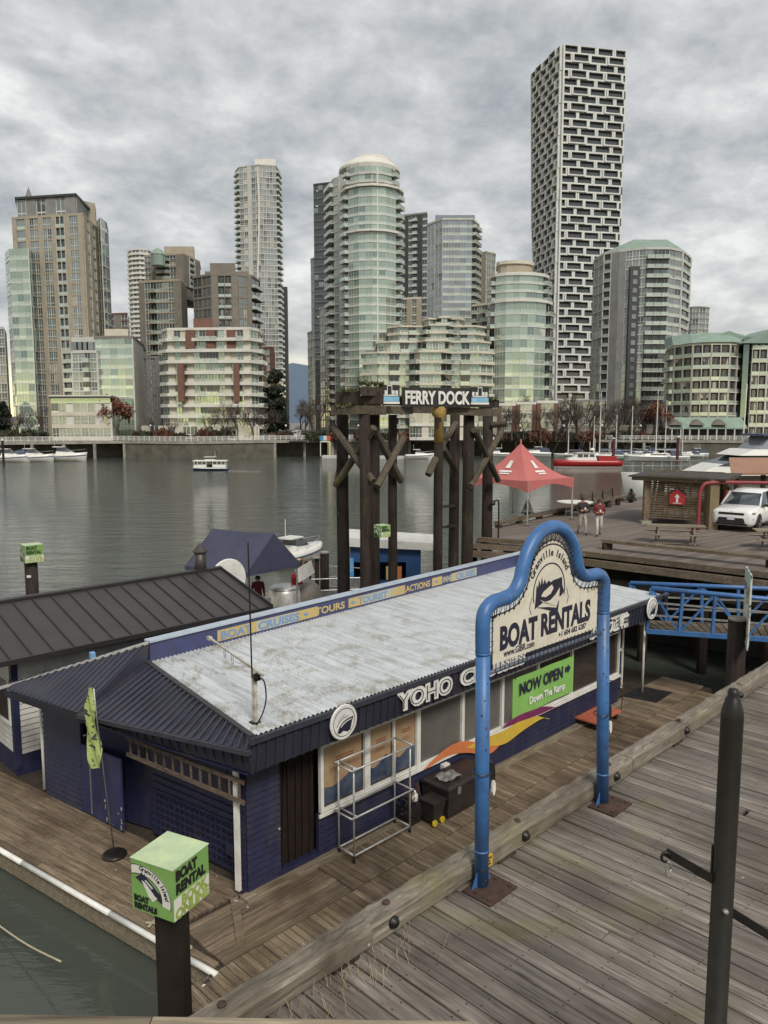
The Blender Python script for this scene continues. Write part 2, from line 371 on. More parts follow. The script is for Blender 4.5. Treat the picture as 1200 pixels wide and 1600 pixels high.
def P_(py, *a): return [tuple(at(px, py, Y)[:2]) for px, Y in a]
def zt(py, Y): return at(600, py, Y).z
def offs(pts, d): return off_line(pts, d)
def bay_mesh(ch, w, h, gl, frame, slabm, rail, bd):
    b = MB()
    if ch == 'W':      # framed window with one mullion and a transom
        b.mat(0).box(.05*w, .95*w, -.06, .1, bd, h); b.mat(1).box(.47*w, .53*w, -.14, .05, bd, h); b.box(0, .07*w, -.16, .1, bd, h); b.box(.93*w, w, -.16, .1, bd, h)
        b.box(.07*w, .93*w, -.12, .05, bd+(h-bd)*.28, bd+(h-bd)*.34)
    elif ch == 'G':    # curtain wall
        b.mat(0).box(.02*w, .98*w, -.06, .1, h*.39, h+.02); b.mat(5).box(.02*w, .98*w, -.065, .1, bd*.4, h*.37); b.mat(1).box(-.015*w, .02*w, -.13, .1, 0, h); b.box(.49*w, .515*w, -.11, .05, bd, h)
        b.box(0, w, -.12, .05, h*.36, h*.39)
    elif ch in 'BD':
        pr = 1.5 if ch == 'B' else .9
        b.mat(0).box(.04*w, .96*w, -.05, .1, bd, h); b.mat(1).box(.48*w, .52*w, -.12, .05, bd, h)
        b.mat(2).box(.0, w, -pr, .05, 0, .24); b.mat(3).box(.03*w, .97*w, -pr+.02, -pr+.07, .24, 1.15); b.mat(2).box(.02*w, .98*w, -pr, -pr+.1, 1.15, 1.22)
        b.mat(3).box(.02*w, .02*w+.05, -pr+.1, 0, .24, 1.12); b.box(.98*w-.05, .98*w, -pr+.1, 0, .24, 1.12)
    elif ch == 'L':    # loggia: a deep dark recess with rail
        b.mat(4).box(.03*w, .97*w, -.02, .1, bd, h); b.mat(1).box(-.02*w, .05*w, -.45, .05, 0, h); b.box(.95*w, 1.02*w, -.45, .05, 0, h)
        b.mat(2).box(.05*w, .95*w, -.45, .05, 0, .3); b.mat(3).box(.05*w, .95*w, -.42, -.36, .3, 1.1); b.mat(0).box(.3*w, .7*w, -.06, .05, bd, h*.9)
    return [b.mesh('window' if ch in 'WG' else 'balcony', [gl_, frame, slabm, rail, dim, g_sp]) for gl_ in gl]
def facade(root, store, pts, z0, z1, nfl, pats, wallm, bandm, gset='mix', bandh=.45, bproj=.25, frame=None, railm=None, slabm=None, piermb=None, jit=.012):
    fh = (z1-z0)/nfl; frame = frame or mull; railm = railm or g_rail; slabm = slabm or bandm
    o = root['_o']; bm = MB(); op = offs(pts, bproj); ip = offs(pts, -.3)
    bm.prism(op+ip[::-1], 0, bandh); me = bm.mesh('floor_band', bandm, (o[0], o[1], 0))
    for f in range(nfl): link('floor_band', me, root, (0, 0, z0+f*fh-o[2]))
    for ei in range(len(pts)-1):
        p0, p1 = Vector(pts[ei]), Vector(pts[ei+1]); L = (p1-p0).length; d = (p1-p0)/L; rz = math.atan2(d.y, d.x)
        pat = pats[ei % len(pats)]; pl = [pat] if isinstance(pat, str) else pat
        cache = {}
        for f in range(nfl):
            ps = pl[f % len(pl)]; w = L/len(ps)
            for k, ch in enumerate(ps):
                if ch == '.': continue
                p = p0+d*(w*k)
                if ch == 'P':
                    continue
                key = (ch, round(w, 3))
                if key not in cache: cache[key] = bay_mesh(ch, w, fh, SETS[gset] if ch in 'WG' else [g_dark, g_dark, g_grey], frame, slabm, railm, bandh)
                store.append(((cache[key][0] if random.random() < .62 else random.choice(cache[key])), (p.x-o[0], p.y-o[1], z0+f*fh-o[2]), (random.gauss(0,jit*.5), 0, rz+random.gauss(0,jit))))
        # piers: one continuous strip where the bay is solid on every floor
        ps = pl[0]; w = L/len(ps)
        for k, ch in enumerate(ps):
            if ch == 'P':
                a = p0+d*(w*k); b = p0+d*(w*(k+1)); n = Vector((d.y, -d.x))
                MB().hexa([(*(a+n*.3),z0),(*(b+n*.3),z0),(*(b-n*.2),z0),(*(a-n*.2),z0)], [(*(a+n*.3),z1+.2),(*(b+n*.3),z1+.2),(*(b-n*.2),z1+.2),(*(a-n*.2),z1+.2)]).build('pier', wallm, root)
def flush(root, store, cap=290, small=False):
    cnt = {}; rest = MB(); mats = []
    for me, loc, rot in store:
        nm = me.name.split('.')[0]; cnt[nm] = cnt.get(nm, 0)+1
        if cnt[nm] <= cap and not small: link(nm, me, root, loc, rot)
        else:
            Mx = Matrix.Translation(loc) @ Matrix.Rotation(rot[2], 4, 'Z') @ Matrix.Rotation(rot[0], 4, 'X')
            o = len(rest.v); rest.v += [tuple(Mx @ v.co) for v in me.vertices]
            for p in me.polygons:
                mt_ = me.materials[p.material_index]
                if mt_ not in mats: mats.append(mt_)
                rest.f.append(tuple(i+o for i in p.vertices)); rest.mi.append(mats.index(mt_))
    if rest.f: tag(link('windows', rest.mesh('windows', mats), root), kind='stuff')
def body(root, pts, z0, z1, depth, m, name='wall', inset=0):
    f = offs(pts, -inset) if inset else pts
    bk = [(f[-1][0]*(1+depth/f[-1][1]*.9), f[-1][1]+depth), (f[0][0]*(1+depth/f[0][1]*.9), f[0][1]+depth)]
    return MB().prism(list(f)+bk, z0, z1).build(name, m, root)
def base_of(pts, z=GZ): return (sum(p[0] for p in pts)/len(pts), sum(p[1] for p in pts)/len(pts), z)
def tower(name, label, pts, py0, py1, Y, nfl, pats, wallm, bandm, gset='mix', depth=16, z0=GZ, small=False, cat='building', group=None, roof=True, **k):
    z1 = zt(py1, Y); root = thing(name, label, cat, base_of(pts), False, group)
    body(root, pts, z0, z1, depth, wallm); st = []; pm = MB()
    facade(root, st, pts, z0, z1, nfl, pats, wallm, bandm, gset, piermb=pm, **k)
    flush(root, st, small=small)
    if roof: body(root, offs(pts, .35), z1, z1+.7, depth, bandm, 'parapet')
    return root, z1
def box_on(root, py, pxs, Y, z0, z1, m, name, depth=8): 
    pts = P_(py, *[(px, Y) for px in pxs]); return body(root, pts, z0, z1, depth, m, name)
def arc(py, x0, x1, Y, bulge, n=7):
    out = []
    for k in range(n+1):
        a = -1+2*k/n; out.append((x0+(x1-x0)*(.5+.5*math.sin(a*math.pi/2.15)/math.sin(math.pi/2.15)), Y-bulge*math.cos(a*math.pi/2.3)))
    return P_(py, *out)

# --- beige stone tower, far left
pts = P_(338, (19,226), (129,221), (150,238))
r_, z1 = tower('apartment_tower', 'beige stone tower with pointed roof spike at the far left', pts, 0, 338, 222, 20, ['PGGPWWPWWPLLPWWP', 'PWPWP'], beige, beige, 'mix', 20)
pts2 = P_(389, (8,224), (14,219), (44,218), (50,222))
st = []; z2 = zt(389, 219); body(r_, pts2, GZ, z2, 8, g_teal, 'glass_bay'); facade(r_, st, pts2, GZ, z2, 17, ['G','GGG','G'], beige, mull, 'green', bandh=.3, bproj=.12); flush(r_, st)
pts3 = P_(344, (150,239), (157,234), (167,240)); z3 = zt(344, 237); st = []
body(r_, pts3, GZ, z3, 9, greyc, 'glass_bay'); facade(r_, st, pts3, GZ, z3, 19, ['G','G'], beige, mull, 'blue', bandh=.35, bproj=.15); flush(r_, st)
pt = P_(308, (26,230), (118,226), (135,240)); zp = zt(306, 228); st = []
body(r_, pt, z1, zp, 12, greyc, 'penthouse'); facade(r_, st, pt, z1+.4, zp-.6, 1, ['WPWPWP','PP'], greyc, brownc, 'grey', bandh=.5, bproj=.9, piermb=MB()); flush(r_, st)
body(r_, offs(pt, .9), zp-.6, zp, 13, darkc, 'roof_slab')
p = at(45, 308, 232); MB().lathe([(1.5, zp-.2), (1.2, zp+.4), (.05, zp+3.6)], (p.x, p.y, 0), 4).build('roof_spike', greyc, r_)
body(r_, P_(312, (112,236), (148,242)), z1, zt(312, 238), 7, beige, 'lift_core')
# --- grey stepped low-rise with big glazed bays
pts = P_(528, (97,216), (112,214), (150,213), (154,217)); r_, z1 = tower('grey_lowrise', 'stepped grey low-rise with large glazed bays beside the white pavilion', pts, 0, 552, 214, 9, ['L', 'WWBW', 'P'], palec, palec, 'grey', 16, bandh=.4)
ptb = P_(535, (148,214), (206,213), (222,236)); zb = zt(528, 213); body(r_, ptb, GZ, zb, 18, palec, 'glazed_wing'); st = []; pm = MB()
facade(r_, st, ptb, GZ, zb, 10, ['GGGGG', 'PP'], palec, mull, 'green', bandh=.25, bproj=.15, piermb=pm); flush(r_, st)
body(r_, P_(545, (112,221),(150,220)), z1, zt(527, 221), 10, palec, 'upper_storey'); body(r_, offs(ptb, .5), zb, zb+.6, 18, brownc, 'roof_slab'); box_on(r_, 515, (163,200), 222, zb, zt(514, 222), cream, 'roof_house')
for px in (118,126,134,142): p = at(px, 560, 213.6); MB().box(p.x-.9, p.x+.9, p.y-.3, p.y+1, z1+.9, z1+3).build('window', g_grey, r_)
pts = P_(565, (222,240), (250,238)); tower('ribbed_slab_block', 'plain grey concrete slab block between the low-rise and the red brick flats', pts, 0, 560, 238, 11, ['WPWP'], greyc, greyc, 'grey', 14, small=True, bandh=1.2, bproj=.1)
# --- white pavilion
pts = P_(628, (80,202), (172,200), (178,212)); r_, z1 = tower('white_pavilion', 'low white three-storey building with a flat roof canopy by the promenade', pts, 0, 630, 201, 3, [['WWWWWWWW','WWPWWWPW','GWPWWWPP'], 'PP'], whitec, cream, 'grey', 12, bandh=1.0, roof=False, slabm=whitec)
body(r_, offs(pts, .2), z1, zt(622, 201), 12, g_green, 'roof_screen'); body(r_, offs(pts, 1.0), zt(622,201), zt(619.5,201), 13, darkc, 'canopy'); body(r_, offs(pts, 1.1), zt(619.5,201), zt(617.5,201), 13, whitec, 'canopy_edge')
# --- far slender white ringed tower
tower('ringed_tower', 'distant slim white tower with ringed balconies left of the green glass block', arc(392, 200, 236, 470, 8, 4), 0, 392, 465, 38, ['W'], darkc, whitec, 'dark', 16, small=True, bandh=1.2, bproj=1.0)
# --- green glass / brown block
pts = P_(441, (217,262), (281,258), (290,268)); r_, z1 = tower('green_glass_block', 'brown framed block with green glass bays and a small copper dome', pts, 0, 441, 260, 15, ['PWBGGWP', 'P'], brownc, beige, 'mix', 16)
pts = P_(400, (226,270), (285,266), (311,280)); zu = zt(400, 268); body(r_, pts, z1-4, zu, 12, brownc, 'upper_block'); st = []; pm = MB()
facade(r_, st, pts, z1, zu, 5, ['WPBBWP','PLP'], brownc, brownc, 'grey', piermb=pm); flush(r_, st); body(r_, offs(pts,.3), zu, zu+.7, 12, beige, 'parapet')
p = at(247, 400, 264); MB().lathe([(2.3,zu-4),(2.3,zu-.6),(2.5,zu-.5),(1.5,zu+.9),(.2,zu+1.8)], (p.x,p.y,0), 10).build('corner_dome', greenr, r_)
box_on(r_, 386, (256,303), 276, zu, zt(385, 276), beige, 'roof_house')
# --- brown balcony block
pts = P_(432, (302,256), (330,251), (372,251), (392,253), (404,262)); r_, z1 = tower('brown_balcony_block', 'brown grey apartment block with stacked dark balconies behind the red brick flats', pts, 0, 432, 252, 15, ['WW', 'PLLP', 'WWP', 'B'], brownc, brownc, 'grey', 14, bandh=.7, slabm=brownc, frame=brownc)
box_on(r_, 412, (328,367), 258, z1, zt(411, 258), brownc, 'roof_house'); box_on(r_, 424, (320,388), 257, z1, zt(424, 257), brownc, 'roof_step')
# --- red brick flats with white bands
pts = P_(516, (254,216), (262,213), (390,211), (402,215), (408,224)); r_, z1 = tower('banded_brick_flats', 'red brick flats with long white balcony bands on the waterfront', pts, 0, 516, 212, 10, ['W', ['PWWPWWWWWPWWP','WWWWWGGGWWWWW','WWPWWBBBWWPWW','WWPWWGGGWWPWW','WBPWWBBBWWPBW'], 'W', 'B'], cream, whitec, 'green', 16, bandh=.85, bproj=1.3, slabm=whitec)
for px in (284,371):
    p = at(px, 590, 211.2); MB().box(p.x-.8, p.x+.8, p.y-1.5, p.y+1, zt(628,211), zt(569,211)).build('brick_pier', brickr, r_)
for px in (298,330,362): p = at(px, 530, 212); MB().box(p.x-1.2, p.x+1.2, p.y-.9, p.y+1, zt(545,211), z1).build('brick_pier', brickr, r_)
box_on(r_, 500, (302,332), 218, z1, zt(498,218), brickr, 'roof_house', 5); pq = P_(668,(222,211),(262,209),(405,208)); body(r_, pq, GZ, GZ+3.6, 8, cream, 'podium'); st = []; facade(r_, st, pq, GZ, GZ+3.6, 1, ['PWP','WPWWPWPWWPWP'], cream, cream, 'dark', bandh=.5); flush(r_, st)
# --- tall slim white checker tower in the distance
pts = P_(262, (368,470), (374,462), (405,458), (431,460), (437,472)); ck = ['W.W.W','.W.W.']
r_, z1 = tower('checker_tower', 'tall slim tower with white checker panels left of the street gap', pts, 0, 262, 462, 46, ['B', ['WWPWW','WPWWP'], 'WWWWW', 'B'], palec, palec, 'grey', 18, small=True, bandh=.6, slabm=palec)
box_on(r_, 250, (398,431), 468, z1, zt(248,468), whitec, 'roof_house', 10); body(r_, P_(450,(436,500),(449,500)), GZ, zt(448,500), 14, darkc, 'rear_block')
# curved white fin
fin = MB(); prev = None
for k in range(24):
    py = 268+k*12; px = 402+4.5*math.sin((py-262)/62.0)*math.exp(-(py-262)/190); p = at(px, py, 456.5)
    if prev: fin.bar(prev, p, .9, .9)
    prev = p
fin.build('curved_fin', whitec, r_)
# --- dark tower behind
r_, z1 = tower('dark_office_tower', 'plain dark grey tower half hidden behind the big round glass tower', P_(288, (490,345), (518,342)), 0, 288, 343, 34, ['GGGG'], darkc, darkc, 'dark', 20, small=True, bandh=1.0, bproj=.1, frame=darkc)
tower('slim_grey_tower', 'slim pale grey block at the left edge of the dark tower', P_(405, (486,362), (494,358)), 0, 405, 360, 22, ['WW'], greyc, palec, 'grey', 16, small=True)
tower('grey_street_block', 'low grey block closing the right side of the street', P_(520, (481,420), (490,410)), 0, 520, 415, 12, ['WW'], greyc, greyc, 'grey', 30, small=True)
tower('brick_street_block', 'red brown block beside the dark evergreen at the street corner', P_(545, (405,300), (428,296)), 0, 545, 298, 11, ['WPWP'], brickr, brickr, 'grey', 30, small=True)
tower('grey_corner_block', 'grey green block at the foot of the big round glass tower', P_(482, (500,268), (515,262)), 0, 482, 265, 16, ['WW'], palec, palec, 'grey', 14, small=True)
# --- the round green glass tower
pts = P_(300, (512,262), (522,254), (537,251)); z1 = zt(266, 252)
cen = arc(300, 537, 626, 250, 9, 6)
r_ = thing('round_glass_tower', 'tall rounded green glass tower with domed top in the centre', 'building', base_of(cen), False)
body(r_, pts+cen[1:], GZ, zt(299,246), 14, palec); body(r_, arc(262, 541, 618, 251, 7, 6), zt(300,246), z1, 12, palec, 'upper_wall'); body(r_, pts, GZ, zt(275,252), 10, palec, 'side_wall'); st = []
facade(r_, st, pts, GZ, zt(275,252), 29, ['B','WP'], palec, palec, 'green', bandh=.5, slabm=palec, piermb=MB())
facade(r_, st, cen, GZ, zt(300,246), 28, ['B','GG','GG','GG','G','B'], palec, mull, 'green', bandh=.4, bproj=.2, slabm=palec); 
cu = arc(262, 541, 618, 251, 7, 6); facade(r_, st, cu, zt(300,246), zt(262,246), 3, ['B','GG','GG','GG','GG','B'], palec, palec, 'green', bandh=.6, bproj=.4); flush(r_, st)
for py in (297, 366): body(r_, offs(cen, 1.0), zt(py+1.5,246), zt(py-2,246), 4, whitec, 'white_ring')
ca = (at(575,262,254)); rr = 10.0
MB().lathe([(rr*.98, zt(262,250)), (rr*.98, zt(258,250)), (rr*.8, zt(250,250)), (rr*.72, zt(246,250))], (ca.x+.4, ca.y+2, 0), 20).build('roof_skirt', whitec, r_)
MB().lathe([(rr*.66, zt(250,250)), (rr*.66, zt(243,250)), (rr*.55, zt(238,250)), (rr*.3, zt(235,250)), (.1, zt(234,250))], (ca.x+1.2, ca.y+3, 0), 20).build('roof_dome', cream, r_)
MB().bar(at(590,262,241.5), (at(590,262,241.5).x, at(590,262,241.5).y, GZ), .5, .4).build('vertical_fin', whitec, r_)
# --- towers between
tower('dark_balcony_tower', 'dark tower with white balcony edges right of the round glass tower', P_(336, (624,345), (668,340)), 0, 336, 342, 34, ['BPGBPG'], darkc, greyc, 'dark', 16, small=True, slabm=palec)
r_, z1 = tower('grey_glass_tower', 'grey blue glass tower with balconies down its right edge', P_(345, (668,300), (692,292), (738,292), (748,300)), 0, 345, 293, 29, ['WW','GGGGG','B'], greyc, palec, 'blue', 16, bandh=.35, bproj=.12)
box_on(r_, 338, (680,742), 298, z1, zt(336,298), g_blue, 'roof_screen', 10)
tower('tan_tower', 'narrow tan tower in the gap left of the checkered high-rise', P_(396, (746,345), (760,341), (774,345)), 0, 396, 342, 28, ['WP','WW'], beige, beige, 'mix', 14, small=True)
tower('tan_arched_block', 'low tan block below the grey blue glass tower', P_(468, (628,268), (659,266)), 0, 468, 267, 17, ['WPWP'], beige, cream, 'mix', 12, small=True)
tower('tan_side_block', 'tan grey apartment block partly hidden by the stubby round tower', P_(480, (738,262), (762,258)), 0, 478, 260, 16, ['BWB'], brownc, cream, 'mix', 12, small=True)
# --- stepped cream terraces
r_ = thing('terraced_flats', 'stepped cream terraced flats behind the ferry dock gate', 'building', base_of(P_(600,(570,226),(768,226))), False)
tiers = [(567,770,690,553,222,8,224),(590,764,553,536,225,1,0),(608,756,536,512,228,2,0),(664,722,512,500,231,1,0)]
for (x0,x1,pb,pt_,Y,nf,_) in tiers:
    a = P_(pt_, (x0,Y+2), (x0+.12*(x1-x0),Y-1), (x0+.36*(x1-x0),Y), (x0+.44*(x1-x0),Y-4), (x0+.60*(x1-x0),Y-4), (x0+.68*(x1-x0),Y), (x0+.9*(x1-x0),Y-1), (x1,Y+2))
    zb_, zz = (GZ if pb == 690 else zt(pb, Y)), zt(pt_, Y); body(r_, a, zb_, zz, 14, cream, 'wall'); st = []
    facade(r_, st, a, zb_, zz, nf, ['W','WBW','B','WWW','B','WBW','W'], cream, cream, 'green', bandh=.75, bproj=.9, slabm=cream); flush(r_, st, 120); body(r_, offs(a,.9), zz, zz+.5, 15, cream, 'terrace_slab')
body(r_, P_(690,(640,206),(775,206)), GZ, GZ+7.4, 10, cream, 'podium'); st = []; facade(r_, st, P_(690,(640,206),(775,206)), GZ, GZ+7.4, 2, ['WWPWWBWWPWWBWW'], cream, whitec, 'grey', bandh=.8, bproj=.6, slabm=whitec); flush(r_, st)
# --- stubby round green glass tower
r_ = thing('stubby_round_tower', 'stubby rounded pale green glass tower left of the checkered high-rise', 'building', base_of(P_(600,(767,232),(861,232))), False)
a = arc(472, 766, 861, 236, 9, 6); zz = zt(472,228); body(r_, a, GZ, zz, 12, palec); st = []
facade(r_, st, a, GZ, zz, 11, ['B','GG','GG','GG','G','B'], palec, mull, 'green', bandh=.35, bproj=.2, slabm=palec); body(r_, offs(a,.6), zz, zz+.8, 12, whitec, 'white_ring')
b = arc(431, 768, 856, 237, 7, 6); z2 = zt(431,231); body(r_, b, zz, z2, 11, palec); facade(r_, st, b, zz+.8, z2, 3, ['B','GG','GG','GG','GG','B'], palec, mull, 'green', bandh=.5, bproj=.3); flush(r_, st); body(r_, offs(b,.5), z2, z2+.9, 11, whitec, 'white_ring')
b = arc(412, 778, 832, 239, 4, 6); body(r_, b, z2, zt(413,236), 9, beige, 'roof_drum'); body(r_, offs(b,.5), zt(413,236), zt(408,236), 9, cream, 'roof_cap')
# --- brick townhouses at its foot
for i, (x0, x1) in enumerate(((778,806),(806,838),(838,872))):
    tower('brick_townhouse', ('left','middle','right')[i]+' brick townhouse with white framed windows below the stubby round tower', P_(640,(x0+.5,208+i*.2),(x1-.5,208+i*.2)), 0, 634-i*2, 208, 4, ['PWWWP'], brickr, whitec, 'grey', 10, group='brick townhouses on the promenade')
# --- the checkered high-rise
r_ = thing('checkered_highrise', 'very tall high-rise of staggered white box frames, leaning outward at the top', 'building', base_of(P_(500,(880,352),(972,352))), False)
zT = zt(78, 352); zB = GZ+8; nf = 47; fh = (zT-zB)/nf; st = []
frm = [mat('cool_white_panel', (.60,.61,.60), (.53,.54,.53), .3, .6), mat('deep_recess', (.022,.022,.022), None, 1, .8), g_dark, g_rail, darkc]
def cell_mesh(w, shade=0):
    b = MB(); d = 1.1; th = .56; sd = min(.72, w*.26)
    b.mat(0).box(0, w, -d, .2, 0, th); b.box(0, w, -d, .2, fh-.16, fh); b.box(0, sd, -d, .2, th, fh-.16); b.box(w-sd, w, -d, .2, th, fh-.16)
    b.mat(1).box(sd, w-sd, -.05, .2, th, fh-.16); b.mat(2).box(sd, w-sd, -.1, -.02, th, fh*.72); b.mat(2).box(sd, w-sd, -d+.1, -d+.16, th, 1.1)
    for q in (.33,.66): b.mat(4).box(w*q-.06, w*q+.06, -.12, 0, th, fh-.22)
    return b.mesh('box_frame', frm)
def cor(f):
    k = f/nf   # footprint grows with height
    pl = at(833+(1-k)*14, 78, 376); pc = at(879+(1-k)*1, 78, 348); pr = at(978+(1-k)*0, 78, 354)
    if k < .55: e = (.55-k)/.55; pl = pl.lerp(pc, e*.35)
    return Vector(pl[:2]), Vector(pc[:2]), Vector(pr[:2])
cellF = {}; bodymb = MB()
for f in range(nf):
    A, B, C = cor(f); z = zB+f*fh; bk = Vector((C.x*1.09, C.y+30)); bl = Vector((A.x+8, A.y+14))
    bodymb.prism([tuple(A+Vector((.6,.6))), tuple(B+Vector((0,.7))), tuple(C+Vector((-.4,.7))), tuple(bk), tuple(bl)], z, z+fh)
    for (p0, p1, nb, face) in ((B, C, 3.6, 0), (A, B, 4.4, 1)):
        L = (p1-p0).length; d = (p1-p0)/L; w = L/nb; rz = math.atan2(d.y, d.x); sh = (0, .5, .12, .62)[f % 4]
        jump = (0, .35, 0, .5)[(f+face) % 4]
        n_ = Vector((d.y, -d.x)); key = (face, round(w, 2))
        if key not in cellF: cellF[key] = cell_mesh(w*.985)
        half = (face, round(w, 2), 'h')
        if half not in cellF: cellF[half] = cell_mesh(w*.5)
        k = 0; x = -sh*w
        while x < L-.2:
            x0 = max(x, 0); x1 = min(x+w, L)
            if x1-x0 > w*.97: me = cellF[key]
            elif x1-x0 > .9:
                kq = (face, round(x1-x0, 1)); 
                if kq not in cellF: cellF[kq] = cell_mesh(kq[1])
                me = cellF[kq]
            else: x += w; continue
            p = p0+d*x0+n_*(jump if k % 2 else 0); st.append((me, (p.x-r_['_o'][0], p.y-r_['_o'][1], z-GZ), (0,0,rz))); x += w; k += 1
bodymb.build('core', dim, r_); flush(r_, st, 300)
A, B, C = cor(nf); MB().prism([tuple(A), tuple(B), tuple(C), (C.x+3, C.y+28), (A.x+6, A.y+12)], zT, zT+.5).build('roof_slab', whitec, r_)
body(r_, P_(600,(866,350),(950,350)), GZ, zB, 20, dim, 'podium')
# --- grey tower with green hipped roof
pts = P_(392, (930,272), (945,262), (968,258), (1010,254), (1046,254), (1066,258), (1079,268)); r_, z1 = tower('green_roofed_tower', 'grey tower with a low green hipped roof right of the checkered high-rise', pts, 0, 392, 256, 20, ['W', 'LP', 'PWWW', 'BBB', 'GG', 'L'], greyc, palec, 'mix', 18, bandh=.45, slabm=palec)
a = offs(pts, .3); zz = z1+.7; tp = at(1022, 372, 262); bk = [(a[-1][0]*1.05, a[-1][1]+14), (a[0][0]*1.05, a[0][1]+14)]; ring = a+bk
MB().add([(x, y, zz) for x, y in ring]+[(tp.x-6, tp.y+2, tp.z), (tp.x+5, tp.y+2, tp.z)], [(i, i+1, 9 if i < 3 else 10) if False else (i, i+1, len(ring)+(0 if i < 3 else 1)) for i in range(len(ring)-1)]+[(3, len(ring)+1, len(ring))]+[(len(ring)-1, 0, len(ring)), (len(ring)-2, len(ring)-1, len(ring), len(ring)+1)]).build('hip_roof', greenr, r_)
dk = MB(); p0 = at(992, 420, 255.2); dk.box(p0.x-1.6, p0.x+1.6, p0.y-.6, p0.y+1, GZ, zt(416,255)); dk.build('dark_stair_strip', darkc, r_)
for k in range(18): MB().box(p0.x-.7, p0.x+.7, p0.y-.75, p0.y-.4, GZ+5+k*2.75, GZ+6.5+k*2.75).build('stair_window', g_grey, r_)
r_, z1 = tower('far_rounded_tower', 'small dark rounded tower in the distance at right', arc(484, 1077, 1108, 430, 5, 4), 0, 482, 428, 22, ['W'], darkc, greyc, 'grey', 14, small=True)
tower('podium_block', 'low brown podium block with dark storefronts below the green hipped tower', P_(672,(880,226),(1042,222)), 0, 668, 224, 2, ['WWPWWPWWPWWPWW'], brownc, brownc, 'dark', 14, bandh=.8)
tower('grey_podium_block', 'grey mid-rise podium with terraces between the two round towers and the green hipped tower', P_(628,(862,240),(945,238)), 0, 628, 239, 4, ['WWBWWPWWBW'], brownc, greyc, 'grey', 14, bandh=.6)
# --- curved low-rise with green roof, right edge
a = [(1044,226),(1056,217),(1084,211),(1112,209),(1140,209),(1162,213)]; pts = P_(540, *a); r_, z1 = tower('curved_green_roofed_flats', 'curved cream flats with pale green roofs at the right edge', pts, 0, 540, 211, 8, ['B','LL','LL','LL','LL'], cream, cream, 'green', 18, bandh=.5, slabm=cream, frame=cream)
pts2 = P_(530, (1168,214),(1176,209),(1235,208),(1300,212)); zq = zt(526,209); body(r_, pts2, GZ, zq, 18, cream, 'wall'); st = []; facade(r_, st, pts2, GZ, zq, 8, ['G','LLLLL','LLL'], cream, cream, 'green', frame=cream, bandh=.5); flush(r_, st)
body(r_, P_(560,(1161,210),(1170,209)), GZ, zq, 4, g_teal, 'glass_stair')
def gable(root, x0, x1, Y, py0, py1, depth, m, name, peak=None):
    p0, p1 = at(x0, py0, Y), at(x1, py0, Y); pk = at(peak if peak else (x0+x1)/2, py1, Y); z = p0.z
    return MB().add([(p0.x,p0.y,z),(p1.x,p1.y,z),(pk.x,pk.y,pk.z),(p0.x,p0.y+depth,z),(p1.x,p1.y+depth,z),(pk.x,pk.y+depth,pk.z)], [(0,1,2),(5,4,3),(0,2,5,3),(1,4,5,2),(0,3,4,1)]).build(name, m, root)
gable(r_, 1160, 1300, 207.5, 536, 511, 16, greenr, 'gable_roof', 1215); gable(r_, 1098, 1185, 214, 534, 517, 10, greenr, 'gable_roof', 1140)
fp = offs(pts, .8); MB().add([(x,y,z1+.7) for x,y in fp]+[(x*1.03,y+8,z1+4) for x,y in fp], [(i,i+1,len(fp)+i+1,len(fp)+i) for i in range(len(fp)-1)]).build('green_roof', greenr, r_)
# market hall roof at its foot
r_ = thing('promenade_restaurant', 'low restaurant with pale green awning roof and three dark gables at right', 'building', base_of(P_(660,(1050,203),(1165,203))), False)
f0 = [at(x,668,202) for x in (1046,1168)]; f1 = [at(x,652,206) for x in (1054,1158)]
MB().add([f0[0],f0[1],f1[1],f1[0],f0[0]-Vector((0,0,.4)),f0[1]-Vector((0,0,.4))], [(0,1,2,3),(4,5,1,0)]).build('awning_roof', greenr, r_)
for px in (1057,1091,1126): gable(r_, px-11, px+11, 201.4, 664, 655, 3, brownc, 'dark_gable')
body(r_, P_(670,(1048,204),(1166,204)), GZ, GZ+3.2, 6, dim, 'wall')
for k in range(9): p = at(1050+k*14, 670, 202.2); MB().box(p.x-.15,p.x+.15,p.y-.1,p.y+.2,GZ,zt(668,202)).build('column', palec, r_)
# left edge scraps of city
tower('left_edge_block', 'low grey block at the extreme left edge beside the beige tower', P_(515,(-30,240),(7,238)), 0, 515, 239, 12, ['WWWW'], greyc, palec, 'grey', 12, small=True)
tower('red_gabled_block', 'small dark red block in the gap right of the beige tower', P_(490,(168,300),(200,298)), 0, 492, 299, 17, ['WPW'], brownc, brickr, 'dark', 12, small=True)
# ================================================================ near wharf (level 4.0) and floating dock (level 0.5)
U, F = 4.0, .5
w_deck = wood('deck_board_grey', (.215,.19,.168), (1,.05,1), .62, .4, .26, nails=.055)
w_deck_s = wood('deck_board_grey_lengthwise', (.19,.155,.122), (.05,1,1), .7, .2, .2)
w_float = wood('float_board_brown', (.215,.165,.115), (1,.06,1), .75, .25, .26, nails=.042)
w_float_s = wood('float_board_brown_lengthwise', (.205,.158,.112), (.06,1,1), .75, .25, .24)
w_beam = wood('bleached_beam', (.25,.22,.18), (.07,1,1), .8, .5, .14, .9, 1.0, 22)
w_dark = wood('dark_wet_timber', (.06,.048,.038), (1,1,.08), .6, .2, .2)
w_pile = wood('creosoted_pile', (.036,.026,.022), (1,1,.05), .65, .12, .25)
w_pale = wood('weathered_plank', (.27,.225,.165), (.08,1,1), .4, .1, .15)
